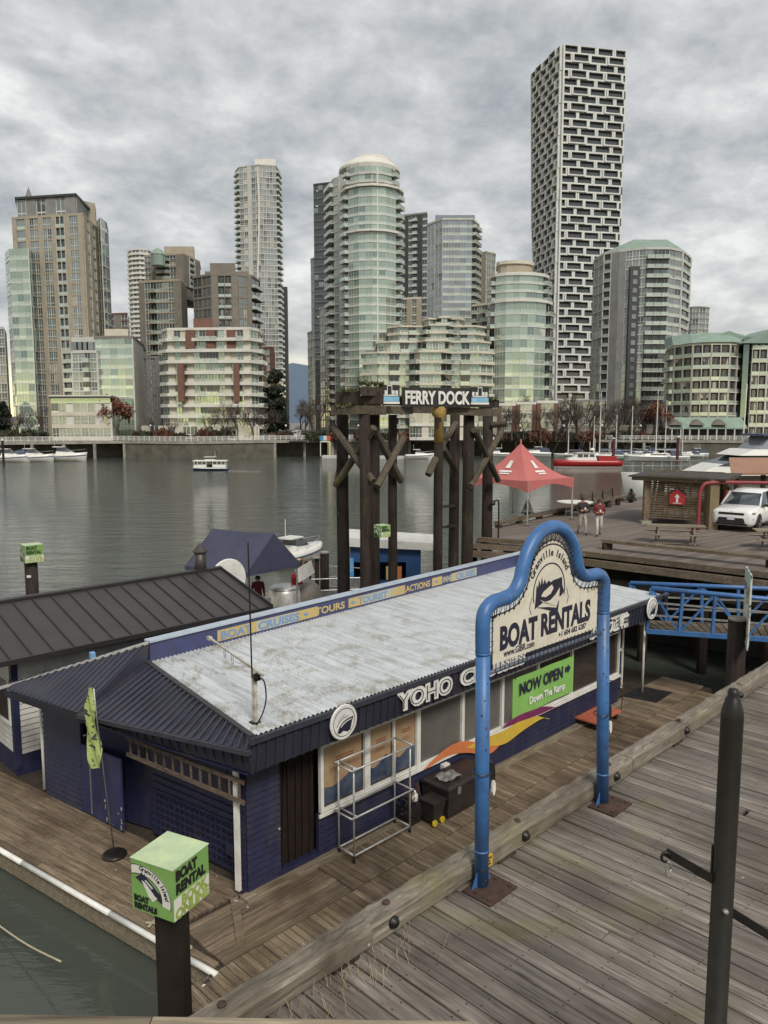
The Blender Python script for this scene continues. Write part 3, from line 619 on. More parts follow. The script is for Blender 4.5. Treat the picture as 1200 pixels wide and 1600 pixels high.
def plank_set(root, mats, s0, s1, t0, t1, z, w, along='t', gap=.011, split=0, th=.05, zr=.004):
    cache = {}
    a, b = (s0, s1) if along == 't' else (t0, t1); L0, L1 = (t0, t1) if along == 't' else (s0, s1); n = int((b-a)/w); o = root['_o']
    for k in range(n):
        x = a+k*w+w/2; cuts = [L0, L1]
        if split and random.random() < split: cuts.insert(1, L0+(L1-L0)*random.uniform(.25,.75))
        for c0, c1 in zip(cuts, cuts[1:]):
            L = round((c1-c0)*5)/5 if not split else round(c1-c0, 1); key = L
            if key not in cache:
                h = (c1-c0)/2-.004; ww = (w-gap)/2; m_ = MB()
                e = .006
                q = lambda lx, ly, zz: (lx, ly, zz) if along == 't' else (ly, lx, zz)
                m_.add([q(-ww,-h,-th),q(ww,-h,-th),q(ww,h,-th),q(-ww,h,-th),q(-ww,-h,-e),q(ww,-h,-e),q(ww,h,-e),q(-ww,h,-e),q(-ww+e,-h+e,0),q(ww-e,-h+e,0),q(ww-e,h-e,0),q(-ww+e,h-e,0)],
                       [(0,1,5,4),(1,2,6,5),(2,3,7,6),(3,0,4,7),(4,5,9,8),(5,6,10,9),(6,7,11,10),(7,4,8,11),(8,9,10,11)])
                if along != 't': m_.f = [f[::-1] for f in m_.f]
                cache[key] = m_.mesh('plank', mats)
            y = (c0+c1)/2; p = (x, y) if along == 't' else (y, x)
            link('plank', cache[key], root, (p[0]-o[0], p[1]-o[1], z-o[2]+random.uniform(-zr, zr)), (random.gauss(0,.0012), random.gauss(0,.004), random.gauss(0,.0012)))
deck = single('boardwalk', MB().box(1.5,21,-2,5.16,3.6,3.93), w_dark, None, None, (2,2,U), kind='structure')
plank_set(deck, w_deck, 1.6, 20.8, -1.8, 5.17, U, .192, 't', .02, .35)
und = MB()
for k in range(8): und.tube([(2+k*2.6,4.9,-1),(2+k*2.6,4.9,3.65)], .17, 8)
und.build('wharf_pile', w_pile, deck)
tb = thing('timber_bull_rail', 'long bleached timber beam along the edge of the near boardwalk', 'beam', (10,5,U))
for k, (a, b) in enumerate(((1.6,4.72),(4.73,9.9),(9.91,14.2),(14.21,20.7))):
    rg = random.Random(k); bm_ = MB(); n = int((b-a)/.16); secs = []
    for i in range(n+1):
        s = a+(b-a)*i/n; j = lambda q: rg.uniform(-q, q); e = .03
        secs.append([(s,4.885+j(.004),4.045+j(.004)),(s,4.883+j(.008),4.215+j(.008)),(s,4.912+j(.01),4.247+j(.018)),(s,5.02+j(.016),4.25+j(.024)),(s,5.125+j(.01),4.246+j(.014)),(s,5.16+j(.008),4.21+j(.008)),(s,5.155+j(.004),4.045)])
    bm_.loft(secs); bm_.build('beam', w_beam, tb)
for s in (2.9,4.4,6.9,9.15,11.4,13.6,15.9,18.2): MB().box(s-.16,s+.16,4.88,5.17,4.003,4.044).build('block', w_dark, tb)
for s in (3.1,5.01,7.24,9.41,11.66,13.9,16.2): MB().lathe([(.065,0),(.065,.015),(.05,.025),(.045,.045),(.03,.056),(.005,.06)], (s,4.882,4.15), 12, Matrix.Rotation(math.pi/2,4,'X')).build('bolt', dark_steel, tb, True)
for s in (3.1,5.01,7.24,9.41,11.66): MB().lathe([(.04,0),(.04,.012),(.03,.02)], (s+.05,5.03,4.26), 8).build('bolt', rust, tb)
dg_ = MB(); rg = random.Random(21)
for k in range(170):
    s = rg.uniform(3.3,5.3); tt = 4.84-abs(rg.gauss(0,.22)); h = rg.uniform(.05,.2); d = Vector((rg.gauss(0,.5),rg.gauss(0,.5),1)).normalized(); p = Vector((s,tt,4.0)); q = p+d*h*.6; e_ = q+Vector((d.x*1.5,d.y*1.5,.5))*h*.5; w = Vector((d.y,-d.x,0)).normalized()*.0035 if (d.x or d.y) else Vector((.003,0,0)); dg_.add([p-w,p+w,q+w*.7,q-w*.7,e_],[(0,1,2,3),(3,2,4)])
single('dry_grass', dg_, mat('dry_grass', (.30,.235,.15), (.2,.15,.09), 5, .9), 'thin dry grass growing along the beam at the bottom edge', 'grass', (4.3,4.6,U), kind='stuff')
# yellow notice on the beam behind the sign leg
n_ = thing('yellow_notice', 'small yellow notice fixed to the beam beside the sign leg', 'sign', (6.42,4.85,4.2))
MB().box(6.36,6.58,4.86,4.881,4.08,4.21).build('plate', mat('yellow_plate', (.62,.36,.03), (.5,.3,.03), 6, .5), n_)
for z, w in ((4.185,.13),(4.15,.10),(4.115,.12)): MB().box(6.43,6.43+w,4.857,4.8595,z-.008,z+.008).build('print_line', ink_black, n_)
# ---------------- the sign
sg = thing('boat_rental_sign', 'large blue pipe framed cream banner sign standing on the boardwalk edge', 'sign', (7.5,4.78,U))
ST = 4.775; LR = .078
def smooth_path(pts, n=6):
    out = []
    for i in range(len(pts)-1):
        p0 = Vector(pts[max(i-1,0)]); p1 = Vector(pts[i]); p2 = Vector(pts[i+1]); p3 = Vector(pts[min(i+2,len(pts)-1)])
        for k in range(n):
            u = k/n; out.append(.5*((2*p1)+(p2-p0)*u+(2*p0-5*p1+4*p2-p3)*u*u+(3*p1-p0-3*p2+p3)*u**3))
    out.append(Vector(pts[-1])); return out
arch = [(6.23,6.6),(6.225,6.93),(6.27,7.06),(6.40,7.125),(6.60,7.135),(6.76,7.17),(6.87,7.28),(6.93,7.44),(7.02,7.60),(7.20,7.755),(7.47,7.82),(7.73,7.755),(7.91,7.60),(8.0,7.44),(8.06,7.28),(8.17,7.17),(8.33,7.135),(8.53,7.125),(8.66,7.06),(8.71,6.93),(8.71,6.6)]
ap = smooth_path(arch, 5)
MB().tube([(s,ST,z) for s, z in ap], LR, 12).build('arch_pipe', blue_pipe, sg, True)
for s in (6.235, 8.71):
    sb = 6.27 if s < 7 else 8.86
    MB().tube([(sb,ST,4.03),(s,ST,6.62)], LR, 14).build('leg', blue_pipe, sg, True)
    b = MB().box(sb-.24,sb+.24,ST-.3,ST+.075,4.006,4.026)
    for x in (-.18,.18):
        for y in (-.24,-.06): b.lathe([(.02,0),(.02,.02)], (sb+x,ST+y,4.026), 6)
    b.build('base_plate', rust, sg)
    for d in (-1,1): MB().add([(sb+d*.07,ST-.004,4.027),(sb+d*.17,ST-.004,4.027),(sb+d*.07,ST-.004,4.2),(sb+d*.07,ST+.004,4.027),(sb+d*.17,ST+.004,4.027),(sb+d*.07,ST+.004,4.2)], [(0,1,2),(5,4,3),(0,3,4,1),(1,4,5,2),(2,5,3,0)]).build('gusset', blue_pipe, sg)
for (s_, z_) in ((6.232,6.61),(8.712,6.61),(6.262,4.42),(8.84,4.42),(6.62,7.135),(8.31,7.135)):
    if z_ > 7: MB().tube([(s_-.012,ST,z_),(s_+.012,ST,z_)], LR+.004, 14).build('weld_ring', blue_pipe, sg, True)
    else: MB().tube([(s_,ST,z_-.012),(s_,ST,z_+.012)], LR+.004, 14).build('weld_ring', blue_pipe, sg, True)
chip = MB(); rg = random.Random(31)
for k in range(60):     # chipped paint and rust spots on the legs
    near = rg.random() < .5; q = rg.random()**1.6; z_ = 4.04+q*2.4; u = (z_-4.03)/2.59; sx0 = (6.27+(6.235-6.27)*u) if near else (8.86+(8.71-8.86)*u); a = rg.uniform(-2.6,-.5); r_ = rg.uniform(.004,.014); c = Vector((sx0+math.cos(a)*(LR+.0015),ST+math.sin(a)*(LR+.0015),z_)); tx = Vector((-math.sin(a),math.cos(a),0)); n_ = 6
    chip.add([c+tx*(r_*math.cos(w*math.pi/3)*rg.uniform(.5,1.2))+Vector((0,0,r_*1.6*math.sin(w*math.pi/3)*rg.uniform(.5,1.2))) for w in range(n_)], [tuple(range(n_))])
tag(chip.build('paint_chips', rust, sg), kind='stuff')
MB().tube([(6.3,ST,6.37),(8.66,ST,6.355)], .024, 8).build('lower_bar', mat('grey_blue_bar', (.10,.12,.17), (.06,.07,.10), 5, .5), sg, True)
# banner cut to the inside of the pipe, slightly rippled
bcloth = mat('banner_cloth', (.64,.605,.52), (.57,.535,.455), 2, .8, dirt=.10)
m_, t_, b_ = bcloth, bcloth.node_tree, bcloth.node_tree.nodes['Principled BSDF']
bump(t_, b_, noise(t_, coords(t_, (7,1,3.2)), 1.0, 3, .5, .5), .5, .05)
cs = (7.47, 6.95)
def inset_pt(s, z, k=.155):
    dx, dz = cs[0]-s, 0
    return s, z
inner = []
for i, p in enumerate(ap):
    a = ap[max(i-1,0)]; b = ap[min(i+1,len(ap)-1)]; d = (b-a).normalized(); inner.append((p[0]+d[1]*.15, p[1]-d[0]*.15))
inner = [q for q in inner if q[1] > 6.42]
ban = [(6.385,6.45)]+[q for q in inner if 6.38 < q[0] < 8.56]+[(8.555,6.43)]
MB().slab(ban, ST-.004, ST+.004, lambda u, v, d: (u, d, v)).build('banner', bcloth, sg)
lace = MB(); rope = []
for i in range(2, len(inner)-2):
    a = ap[i+1] if i+1 < len(ap) else ap[-1]; q = inner[i]; c = (q[0], q[1])
for i, p in enumerate(ap):
    if p[1] < 6.5: continue
    a = ap[max(i-1,0)]; b = ap[min(i+1,len(ap)-1)]; d = (b-a).normalized(); n = Vector((d[1],-d[0]))
    for sh in (0,):
        q0 = p+n*.07; q1 = p+n*.175+d*(.02 if i%2 else -.02); lace.tube([(q0[0],ST-.03,q0[1]),(q1[0],ST-.008,q1[1])], .004, 4)
for k in range(26):
    s = 6.42+k*.083; lace.tube([(s,ST-.03,6.365),(s+.03,ST-.01,6.452)], .004, 4)
tag(lace.build('lacing', ink_black, sg), kind='stuff')
edge = [ (q[0], ST-.006, q[1]) for q in ban]; MB().tube(edge, .007, 5).build('banner_hem', ink, sg)
TF = ST-.006
lettering('BOAT RENTALS', face_t(7.45, TF, 6.585), ink, sg, width=1.86, size=.345, ext=.0015, off=.016)
lettering('www.GIBR.com', face_t(6.88, TF, 6.49), ink, sg, width=.58, size=.105, ext=.0015, off=.002)
lettering('+1 604 682 6287', face_t(7.98, TF, 6.49), ink, sg, width=.62, size=.09, ext=.0015, off=.002)
lettering('EST. 1982', face_t(8.38, TF, 6.93), mat('faded_green_ink', (.36,.38,.2), None, 3, .7), sg, width=.2, size=.06, ext=.001)
def arc_text(txt, cx, cz, r, a0, a1, fn, mat_, parent, size, sq=1, **k):
    n = len(txt)
    for i, ch in enumerate(txt):
        if ch == ' ': continue
        a = R(a0+(a1-a0)*i/(n-1)); lettering(ch, fn(cx+r*math.cos(a), cz+r*sq*math.sin(a), a-math.pi/2), mat_, parent, size=size, ext=.0015, **k)
arc_text('Granville Island', 7.46, 7.10, .37, 150, 30, lambda u, v, ro: face_t(u, TF, v, ro), ink, sg, .115, 1.05, off=.003)
def arc_band(cx, cz, r0, r1, a0, a1, y0, y1, sq=1, n=28):
    b = MB(); vs, fs = [], []
    for i in range(n+1):
        a = R(a0+(a1-a0)*i/n)
        for r in (r0, r1):
            for y in (y0, y1): vs.append((cx+r*math.cos(a), y, cz+r*sq*math.sin(a)))
    for i in range(n):
        o = i*4; fs += [(o,o+4,o+6,o+2),(o+1,o+3,o+7,o+5),(o,o+1,o+5,o+4),(o+2,o+6,o+7,o+3)]
    return b.add(vs, fs)
arc_band(7.45,7.08,.515,.53,178,2,TF-.002,TF+.001,1.04).build('arc_line', ink, sg); arc_band(7.45,7.08,.315,.33,196,-16,TF-.002,TF+.001,1.0).build('arc_line', ink, sg)
def flat(poly, name, m, parent, y0, y1, fn=None): return MB().slab(poly, y0, y1, fn or (lambda u, v, d: (u, d, v))).build(name, m, parent)
E_ = lambda L: [(7.46+x*.60, 6.975+z*.58) for x, z in L]
flat(E_([(-.50,-.10),(-.47,.12),(-.45,.36),(-.40,.30),(-.37,.46),(-.32,.32),(-.28,.50),(-.24,.34),(-.18,.44),(-.13,.34),(-.05,.40),(.02,.35),(.12,.38),(.42,.40),(.43,.24),(.50,.10),(.40,.02),(.1,.0),(-.25,-.02)]), 'boat_emblem', ink, sg, TF-.002, TF+.001)
flat(E_([(-.34,.06),(-.22,-.02),(.0,-.02),(.20,.08),(.34,.20),(.32,-.02),(.24,-.16),(-.02,-.10)]), 'boat_emblem_hull', bcloth, sg, TF-.004, TF+.001)
flat(E_([(-.30,.12),(-.22,.20),(.06,.30),(.12,.22),(.02,.12),(-.15,.08)]), 'boat_emblem_cabin', bcloth, sg, TF-.004, TF+.001)
flat(E_([(-.42,-.08),(-.02,-.14),(.24,-.20),(.33,-.06),(.30,-.26),(.20,-.28),(-.1,-.18)]), 'boat_emblem_keel', ink, sg, TF-.003, TF+.001)
for sgn in (-1,1): MB().tube([(7.46+sgn*.36,TF,7.06),(7.46+sgn*.40,TF,6.95),(7.46+sgn*.37,TF,6.87)], .004, 4).build('flourish', ink, sg)
# green notice hung below the bar
gb = thing('green_open_banner', 'green banner reading NOW OPEN hanging below the big sign', 'banner', (7.4,4.775,5.7))
green_v = mat('green_vinyl', (.20,.42,.10), (.17,.36,.085), 2, .6)
gs = MB(); nn = 10
rows = [[(6.78+1.26*i/nn, ST+.006*math.sin(i*1.3), z+(.0 if z > 6 else .006*math.sin(i))) for i in range(nn+1)] for z in (5.74,6.19)]
gs.add(rows[0]+rows[1], [(i,i+1,nn+2+i,nn+1+i) for i in range(nn)]); gs.add([(x,y+.006,z) for x,y,z in rows[0]+rows[1]], [(nn+1+i,nn+2+i,i+1,i) for i in range(nn)]); gs.build('sheet', green_v, gb)
lettering('NOW OPEN', face_t(7.34, ST-.012, 5.985), ink, gb, width=.88, size=.19, ext=.0015, off=.006)
lettering('Down The Ramp', face_t(7.46, ST-.012, 5.83), white, gb, width=.74, size=.12, ext=.0015, off=.003)
flat([(7.83,6.03),(7.89,6.03),(7.89,6.005),(7.95,6.06),(7.89,6.115),(7.89,6.09),(7.83,6.09)], 'arrow', ink, gb, ST-.014, ST-.010)
for s in (6.83,7.98): MB().tube([(s,ST,6.18),(s-.02,ST,6.37)], .005, 5).build('tie', ink_black, gb)
# bags / locks strapped to the legs
for (s, z, lb) in ((6.35,5.25,'white and black pouch strapped to the near leg of the sign'),(8.86,5.2,'white and black pouch strapped to the far leg of the sign')):
    b = thing('strapped_pouch', lb, 'pouch', (s,ST,z), group='pouches on the sign legs')
    MB().loft([[(s+.02-w,ST-.05,z+h),(s+.02+w,ST-.05,z+h),(s+.02+w,ST+.03,z+h),(s+.02-w,ST+.03,z+h)] for w, h in ((.02,-.16),(.045,-.13),(.05,0),(.04,.1),(.02,.14))]).build('pouch_body', dark_steel, b)
    MB().loft([[(s+.02-w,ST-.075,z+h),(s+.02+w,ST-.075,z+h),(s+.02+w,ST-.051,z+h),(s+.02-w,ST-.051,z+h)] for w, h in ((.01,-.22),(.03,-.17),(.025,-.1),(.01,-.06))]).build('white_tag', white, b)
    MB().tube([(s-.11+.1*math.cos(a)*1.0,ST+.1*math.sin(a),z+.06) for a in [2*math.pi*k/12 for k in range(13)]], .008, 5).build('strap', black, b)
# ---------------- black steel post with hooks
px_, py_ = 2.12, 4.5
ps = thing('black_steel_post', 'tall black steel post with hook arms on the boardwalk at right', 'post', (px_,py_,U), False)
MB().lathe([(.105,U),(.105,U+.02),(.066,U+.03),(.066,7.22),(.063,7.26),(.043,7.335),(.034,7.345),(.034,7.37),(.026,7.395),(.01,7.40)], (px_,py_,0), 24, None).build('shaft', dark_steel, ps, True)
for dz, dx, dy, L in ((6.16,-.95,.05,.42),(5.95,.88,-.12,.62)):
    d = Vector((dx,dy,0)).normalized(); p0 = Vector((px_,py_,dz))+d*.06
    sg_ = 1 if dx < 0 else -1
    p1 = p0+d*L*.72+Vector((0,0,L*.42*sg_))
    MB().bar(p0, p1, .012, .055).build('hook_arm', dark_steel, ps); MB().bar(p0+Vector((0,0,-.0))+Vector((0,.02,0)), p0+Vector((0,.02,.22)), .02, .02).build('arm_bracket', dark_steel, ps)
    MB().tube([p1+Vector((.0,-.01,-.03))+Vector((.028*math.cos(a),0,.032*math.sin(a))) for a in [k*math.pi/5 for k in range(9)]], .009, 6).build('hook', dark_steel, ps, True)
    MB().tube([p1+Vector((.02,-.012,-.11))+Vector((.016*math.cos(a),.004,.05*math.sin(a))) for a in [k*math.pi/5 for k in range(11)]], .005, 5).build('ring', steel, ps, True)
MB().lathe([(.016,0),(.016,.02),(.008,.03)], (px_-.01,py_-.066,6.0), 8, Matrix.Rotation(math.pi/2,4,'X')).build('bolt', steel, ps)
# handrail of the balcony the picture is taken from
hr = thing('balcony_rail', 'wooden balcony rail board at the very bottom edge', 'railing', (-.6,1.15,7.9), False)
a0, a1 = at(-200,1588,1.18), at(740,1602,1.16)
MB().bar(a0+Vector((0,-.06,-.012)), at(235,1594.6,1.17)+Vector((0,-.06,-.012)), .13, .03).build('rail_board', w_pale, hr); MB().bar(at(237,1594.6,1.17)+Vector((0,-.06,-.012)), a1+Vector((0,-.06,-.012)), .13, .03).build('rail_board', w_pale, hr)
# ---------------- cube sign on its pile
YAW = math.degrees(math.atan2(.8,.6))
def cube_sign(base, a, yaw, detail, label, group):
    o = thing('cube_sign', label, 'sign', (0,0,0), False, group); o.location = base; o.rotation_euler = (0,0,R(yaw))
    gm = mat('green_print', (.19,.36,.10), (.16,.31,.085), 3, .5)
    MB().box(0,a,0,a,0,a).build('box', gm, o)
    MB().box(-.006,a+.006,-.006,a+.006,a,a+.008).build('lid', mat('pale_green_lid', (.50,.60,.34), (.38,.50,.32), 4, .35, dirt=.25), o)
    wp = mat('white_print', (.62,.62,.58), (.55,.55,.5), 3, .55)
    lg = mat('lime_ink', (.30,.40,.09), None, 3, .6)
    k = a/.57
    e = -.003
    # right face (y = 0): white lower half, slogan
    flat([(0.004,.004),(a-.004,.004),(a-.004,.24*k),(.004,.24*k)], 'white_panel', wp, o, e, .001)
    lettering('BOAT', face_t(.21*k,e-.001,.43*k), ink_black, o, width=.34*k, size=.15*k, ext=.001, off=.008)
    lettering('RENTAL', face_t(.275*k,e-.001,.285*k), ink_black, o, width=.47*k, size=.15*k, ext=.001, off=.008)
    lettering('BOOK', face_t(.33*k,e-.001,.125*k), lg, o, width=.42*k, size=.155*k, ext=.001, off=.007)
    lettering('ONLINE', face_t(.29*k,e-.001,.008*k), lg, o, width=.54*k, size=.155*k, ext=.001, off=.007)
    # left face (x = 0)
    fs = lambda u, v, d: (d, a-u, v)
    def sb(poly, n, m, d0, d1): MB().slab(poly, d0, d1, fs).build(n, m, o)
    c = (.13*k, .19*k)
    ring = [(c[0]+.41*k*math.cos(R(q)), c[1]+.335*k*math.sin(R(q))) for q in range(-12,116,6)]; inn = [(c[0]+.29*k*math.cos(R(q)), c[1]+.235*k*math.sin(R(q))) for q in range(114,-14,-6)]
    clip = lambda L: [(min(max(u,.004),a-.004), min(max(v,.004),a-.004)) for u, v in L]
    sb(clip(ring+inn), 'white_ribbon', wp, e, .001)
    line = clip(ring); MB().tube([fs(u,v,e-.002) for u, v in line], .004*k, 4).build('ribbon_edge', ink_black, o); MB().tube([fs(u,v,e-.002) for u, v in clip(inn)], .004*k, 4).build('ribbon_edge', ink_black, o)
    sb([(q*k, r*k) for q, r in [(.06,.37),(.13,.42),(.15,.455),(.17,.42),(.19,.44),(.21,.40),(.30,.33),(.36,.28),(.41,.25),(.42,.16),(.34,.2),(.2,.3)]], 'boat_emblem', ink, e-.002, 0)
    sb([(q*k, r*k) for q, r in [(.15,.36),(.2,.34),(.33,.22),(.36,.21),(.30,.155),(.24,.20)]], 'boat_emblem_hull', wp, e-.004, 0)
    sb([(q*k, r*k) for q, r in [(.19,.37),(.21,.375),(.30,.31),(.29,.295)]], 'boat_emblem_cabin', wp, e-.004, 0)
    arc_text('Granville Island', c[0], c[1], .335*k, 88, 8, lambda u, v, ro: face_s(e-.001, a-u, v, ro), ink_black, o, .072*k, .82, off=.001)
    lettering('BOAT', face_s(e-.003,a-.035*k,.115*k), ink_black, o, size=.088*k, ext=.001, off=.005, align='LEFT', sx=.86)
    lettering('RENTALS', face_s(e-.003,a-.035*k,.03*k), ink_black, o, size=.088*k, ext=.001, off=.005, align='LEFT', sx=.86)
    return o
cube_sign((-1.76,6.0,4.83), .46, 64, 1, 'green cube sign on a dark pile in the bottom left corner', 'cube signs on piles')
cxy = (-1.76+.23*(math.cos(R(64))-math.sin(R(64))), 6.0+.23*(math.cos(R(64))+math.sin(R(64))))
pl = thing('timber_pile', 'square dark steel pile carrying the green cube at bottom left', 'pile', (*cxy,-1), False)
b = MB().box(cxy[0]-.118,cxy[0]+.118,cxy[1]-.118,cxy[1]+.118,-1.5,4.82); b.build('shaft', mat('brown_black_steel', (.022,.015,.012), (.012,.009,.008), 5, .55, .2), pl); MB().box(cxy[0]-.15,cxy[0]+.15,cxy[1]-.15,cxy[1]+.15,4.80,4.828).build('cap_plate', dark_steel, pl)
# ================================================================ floating dock
fd = single('floating_dock', MB().prism([(6.06,9.5),(24.5,9.5),(24.5,26),(3.4,26),(4.2,19.6)], .12, .44), w_dark, None, None, (10,12,F), kind='structure')
eS = lambda t: 6.02-.185*(t-9.6); wS = lambda t: 7.46-.161*(t-10.95)
plank_set(fd, w_float, 8.92, 24.4, 9.72, 11.1, F, .142, 't', .012, 0)
plank_set(fd, w_float_s, 6.15, 8.9, 9.72, 11.1, F, .138, 's', .012, .3)
# boards of the end walk run parallel to the skewed edge
sk = math.atan2(.185, 1); n = 13; o = fd['_o']
for k in range(n):
    for (ta, tb_) in ((9.8 if k < 1 else 11.1, 14.6+(k%3)*.5), (14.62+(k%3)*.5, 19.4)):
        off = .07+k*.142; tm = (ta+tb_)/2; L = (tb_-ta)/math.cos(sk)
        me = MB().box(-.065,.065,-L/2,L/2,-.05,0).mesh('plank', w_float)
        link('plank', me, fd, (eS(tm)+off-o[0], tm-o[1], random.uniform(-.004,.004)), (0,0,sk))
fe = thing('white_dock_fender', 'white tubular fender along the near edge of the floating dock', 'fender', (5.5,12,F))
ts = [9.62, 10.25, 10.3, 12.2, 12.25, 14.9, 14.95, 19.2]
for a, b in zip(ts[::2], ts[1::2]): MB().tube([(eS(a)-.07,a,F-.02),(eS(b)-.07,b,F-.02)], .052, 8).build('tube', white, fe, True)
fb = MB().hexa([(eS(9.6)-.03,9.6,.05),(eS(19.5)-.03,19.5,.05),(eS(19.5)+.1,19.5,.05),(eS(9.6)+.1,9.6,.05)],[(eS(9.6)-.03,9.6,.42),(eS(19.5)-.03,19.5,.42),(eS(19.5)+.1,19.5,.42),(eS(9.6)+.1,9.6,.42)]); fb.build('edge_beam', w_pale, fd)
fd2 = single('near_dock', MB().prism([(5.4,4.8),(24,4.8),(24,9.42),(5.2,9.42)], .1, .42), w_dark, None, None, (10,9,F), kind='structure')
plank_set(fd2, w_float, 5.3, 24, 8.2, 9.70, F-.012, .142, 't', .012, 0)
# loose ropes on the dock edge
rm = mat('pale_rope', (.42,.38,.28), (.3,.27,.2), 30, .9)
def rope(name, label, pts, r=.014, m=None): single(name, MB().tube(smooth_path(pts,5), r, 6), m or rm, label, 'rope', tuple(pts[0]), smooth=True, group='ropes on the floating dock')
rope('mooring_rope', 'slack pale rope running from the dock edge out over the dark water', [(4.35,11.6,.5),(4.2,13,.24),(4.0,15,.1),(3.6,18,.2)], .016)
rope('coiled_rope', 'heap of pale rope and driftwood behind the near cube sign', [(5.75,11.5,.53),(5.9,11.2,.54),(5.7,10.9,.53),(5.95,10.7,.55),(5.75,10.5,.54),(5.98,10.4,.53),(5.8,10.9,.56),(5.95,11.4,.56),(5.7,11.3,.57)], .02)
rope('striped_rope', 'black and white striped rope at the dock corner by the pile', [(5.85,9.62,.53),(5.6,9.55,.45),(5.3,9.6,.30),(4.9,9.75,.12),(4.6,9.9,.02)], .024, mat('striped_rope', (.6,.6,.56), (.02,.02,.02), 6, .8, lo=.49, hi=.51))
# ================================================================ blue floating ticket office
of = thing('floating_ticket_office', 'long navy floating ticket office with pale corrugated roof and round ship logos', 'building', (7.46,10.95,F))
TW, TE = 10.95, 10.46
def siding(mb, p0, p1, z0, z1, n_out, h=.125, lap=.032):
    # lapped boards between two plan points; n_out = outward direction
    k = int(round((z1-z0)/h)); h = (z1-z0)/k; p0, p1, n = Vector(p0), Vector(p1), Vector(n_out)
    for i in range(k):
        a, b = z0+i*h, z0+(i+1)*h
        q = [p0+n*lap, p1+n*lap, p1+n*.004, p0+n*.004]; r_ = [p0+n*.003, p1+n*.003, p1-n*.05, p0-n*.05]
        mb.add([(*q[0],a),(*q[1],a),(*q[2],b),(*q[3],b),(*r_[0],a),(*r_[1],a)], [(0,1,2,3),(4,5,1,0)])
    mb.hexa([(*(p0+n*.002),z0),(*(p1+n*.002),z0),(*(p1-n*.06),z0),(*(p0-n*.06),z0)], [(*(p0+n*.002),z1),(*(p1+n*.002),z1),(*(p1-n*.06),z1),(*(p0-n*.06),z1)])
    return mb
nf_ = Vector((0,-1)); ne = Vector((-1,-.161)).normalized()
siding(MB(), (9.12,TW), (21.0,TW), F+.02, 1.4, nf_).build('wall', navy, of)
siding(MB(), (7.46,TW), (8.2,TW), F+.02, 2.98, nf_).build('wall', navy, of)
MB().box(9.1,21.0,TW,TW+.08,2.75,3.05).build('wall_head', navy, of); MB().box(8.3,21.05,TW+.9,TW+.95,.55,3.05).build('interior_wall', mat('office_interior', (.10,.075,.06), (.05,.04,.035), 2, .8), of)
MB().box(7.3,21.2,TW-.25,TW+.02,F,F+.05).build('skirting', w_pale, of)
# dark sliding door with a few leaning battens
dw = wood('dark_door_timber', (.026,.016,.015), (1,1,.1), .5, 0, .2)
MB().box(8.2,9.12,TW+.12,TW+.16,F+.1,2.95).build('door', dw, of)
for k in range(5): MB().bar((8.3+k*.17,TW+.09,F+.15),(8.34+k*.17+random.uniform(-.06,.06),TW+.1,2.85),.05,.02).build('batten', dw, of)
MB().box(8.15,9.15,TW-.03,TW+.14,F+.02,F+.14).build('door_sill', navy, of)
MB().lathe([(.03,0),(.03,.03),(.015,.04)], (8.16,TW-.02,1.5), 8, Matrix.Rotation(math.pi/2,4,'X')).build('door_handle', steel, of)
# windows
blind = mat('grey_blind_glass', (.155,.15,.14), (.12,.12,.115), 1.2, .12, .15, spec=.6)
darkwin = mat('dark_shop_glass', (.035,.03,.032), (.06,.045,.04), 1.1, .06, .2, spec=.7)
post_b = mat('poster_beige', (.38,.29,.18), (.34,.20,.12), 1.5, .35); post_n = mat('poster_navy', (.03,.045,.10), (.10,.13,.17), 2.5, .35)
print_br = mat('poster_print', (.26,.12,.06), None, 5, .5)
ws = [9.17,10.43,12.0,13.53,15.08,16.63,18.29,20.97]; WZ0, WZ1 = 1.42, 2.78
for i, (a, b) in enumerate(zip(ws, ws[1:])):
    wdw = link('window', MB().box(a+.03,b-.03,TW+.015,TW+.035,WZ0+.04,WZ1).mesh('window', blind if i in (2,3,4) else darkwin, of['_o']), of)
    fr = MB(); fw = .075 if i < 2 else .045
    fr.box(a,a+fw,TW-.05,TW+.03,WZ0,WZ1); fr.box(b-fw,b,TW-.05,TW+.03,WZ0,WZ1); fr.box(a+fw,b-fw,TW-.045,TW+.03,WZ0,WZ0+.06); fr.box(a+fw,b-fw,TW-.045,TW+.03,WZ1-.05,WZ1); fr.build('frame', white, wdw)
    if i == 1: MB().box(11.2,11.25,TW-.04,TW+.03,WZ0+.06,WZ1-.05).build('mullion', white, wdw)
    if i < 2:
        for (x0, x1) in (((a+.13,b-.13),) if i == 0 else ((a+.1,11.16),(11.3,b-.1))):
            po = MB().box(x0,x1,TW+.004,TW+.012,WZ0+.12,WZ1-.08).build('poster', post_b, wdw)
            w = x1-x0; wave = [(x0,WZ0+.125),(x1,WZ0+.125),(x1,WZ0+.125+.42),(x0+.75*w,WZ0+.125+.5),(x0+.45*w,WZ0+.125+.36),(x0+.2*w,WZ0+.125+.3),(x0,WZ0+.125+.34)]
            MB().slab(wave, TW+.001, TW+.0035, lambda u, v, d: (u, d, v)).build('poster_sea', post_n, wdw)
            for z_ in (.98,.93,.82,.79,.76): MB().box(x0+.3*w,x0+(.78 if z_ > .9 else .7)*w,TW+.001,TW+.0035,WZ0+z_,WZ0+z_+(.03 if z_ > .9 else .01)).build('print_line', print_br, wdw)
    if i >= 5:
        for k in range(3): MB().box(a+.4+k*.5,a+.7+k*.5,TW+.4,TW+.6,WZ0+.1,WZ0+.3+.15*k).build('display_box', random.choice([post_b, red_paint, steel]), wdw)
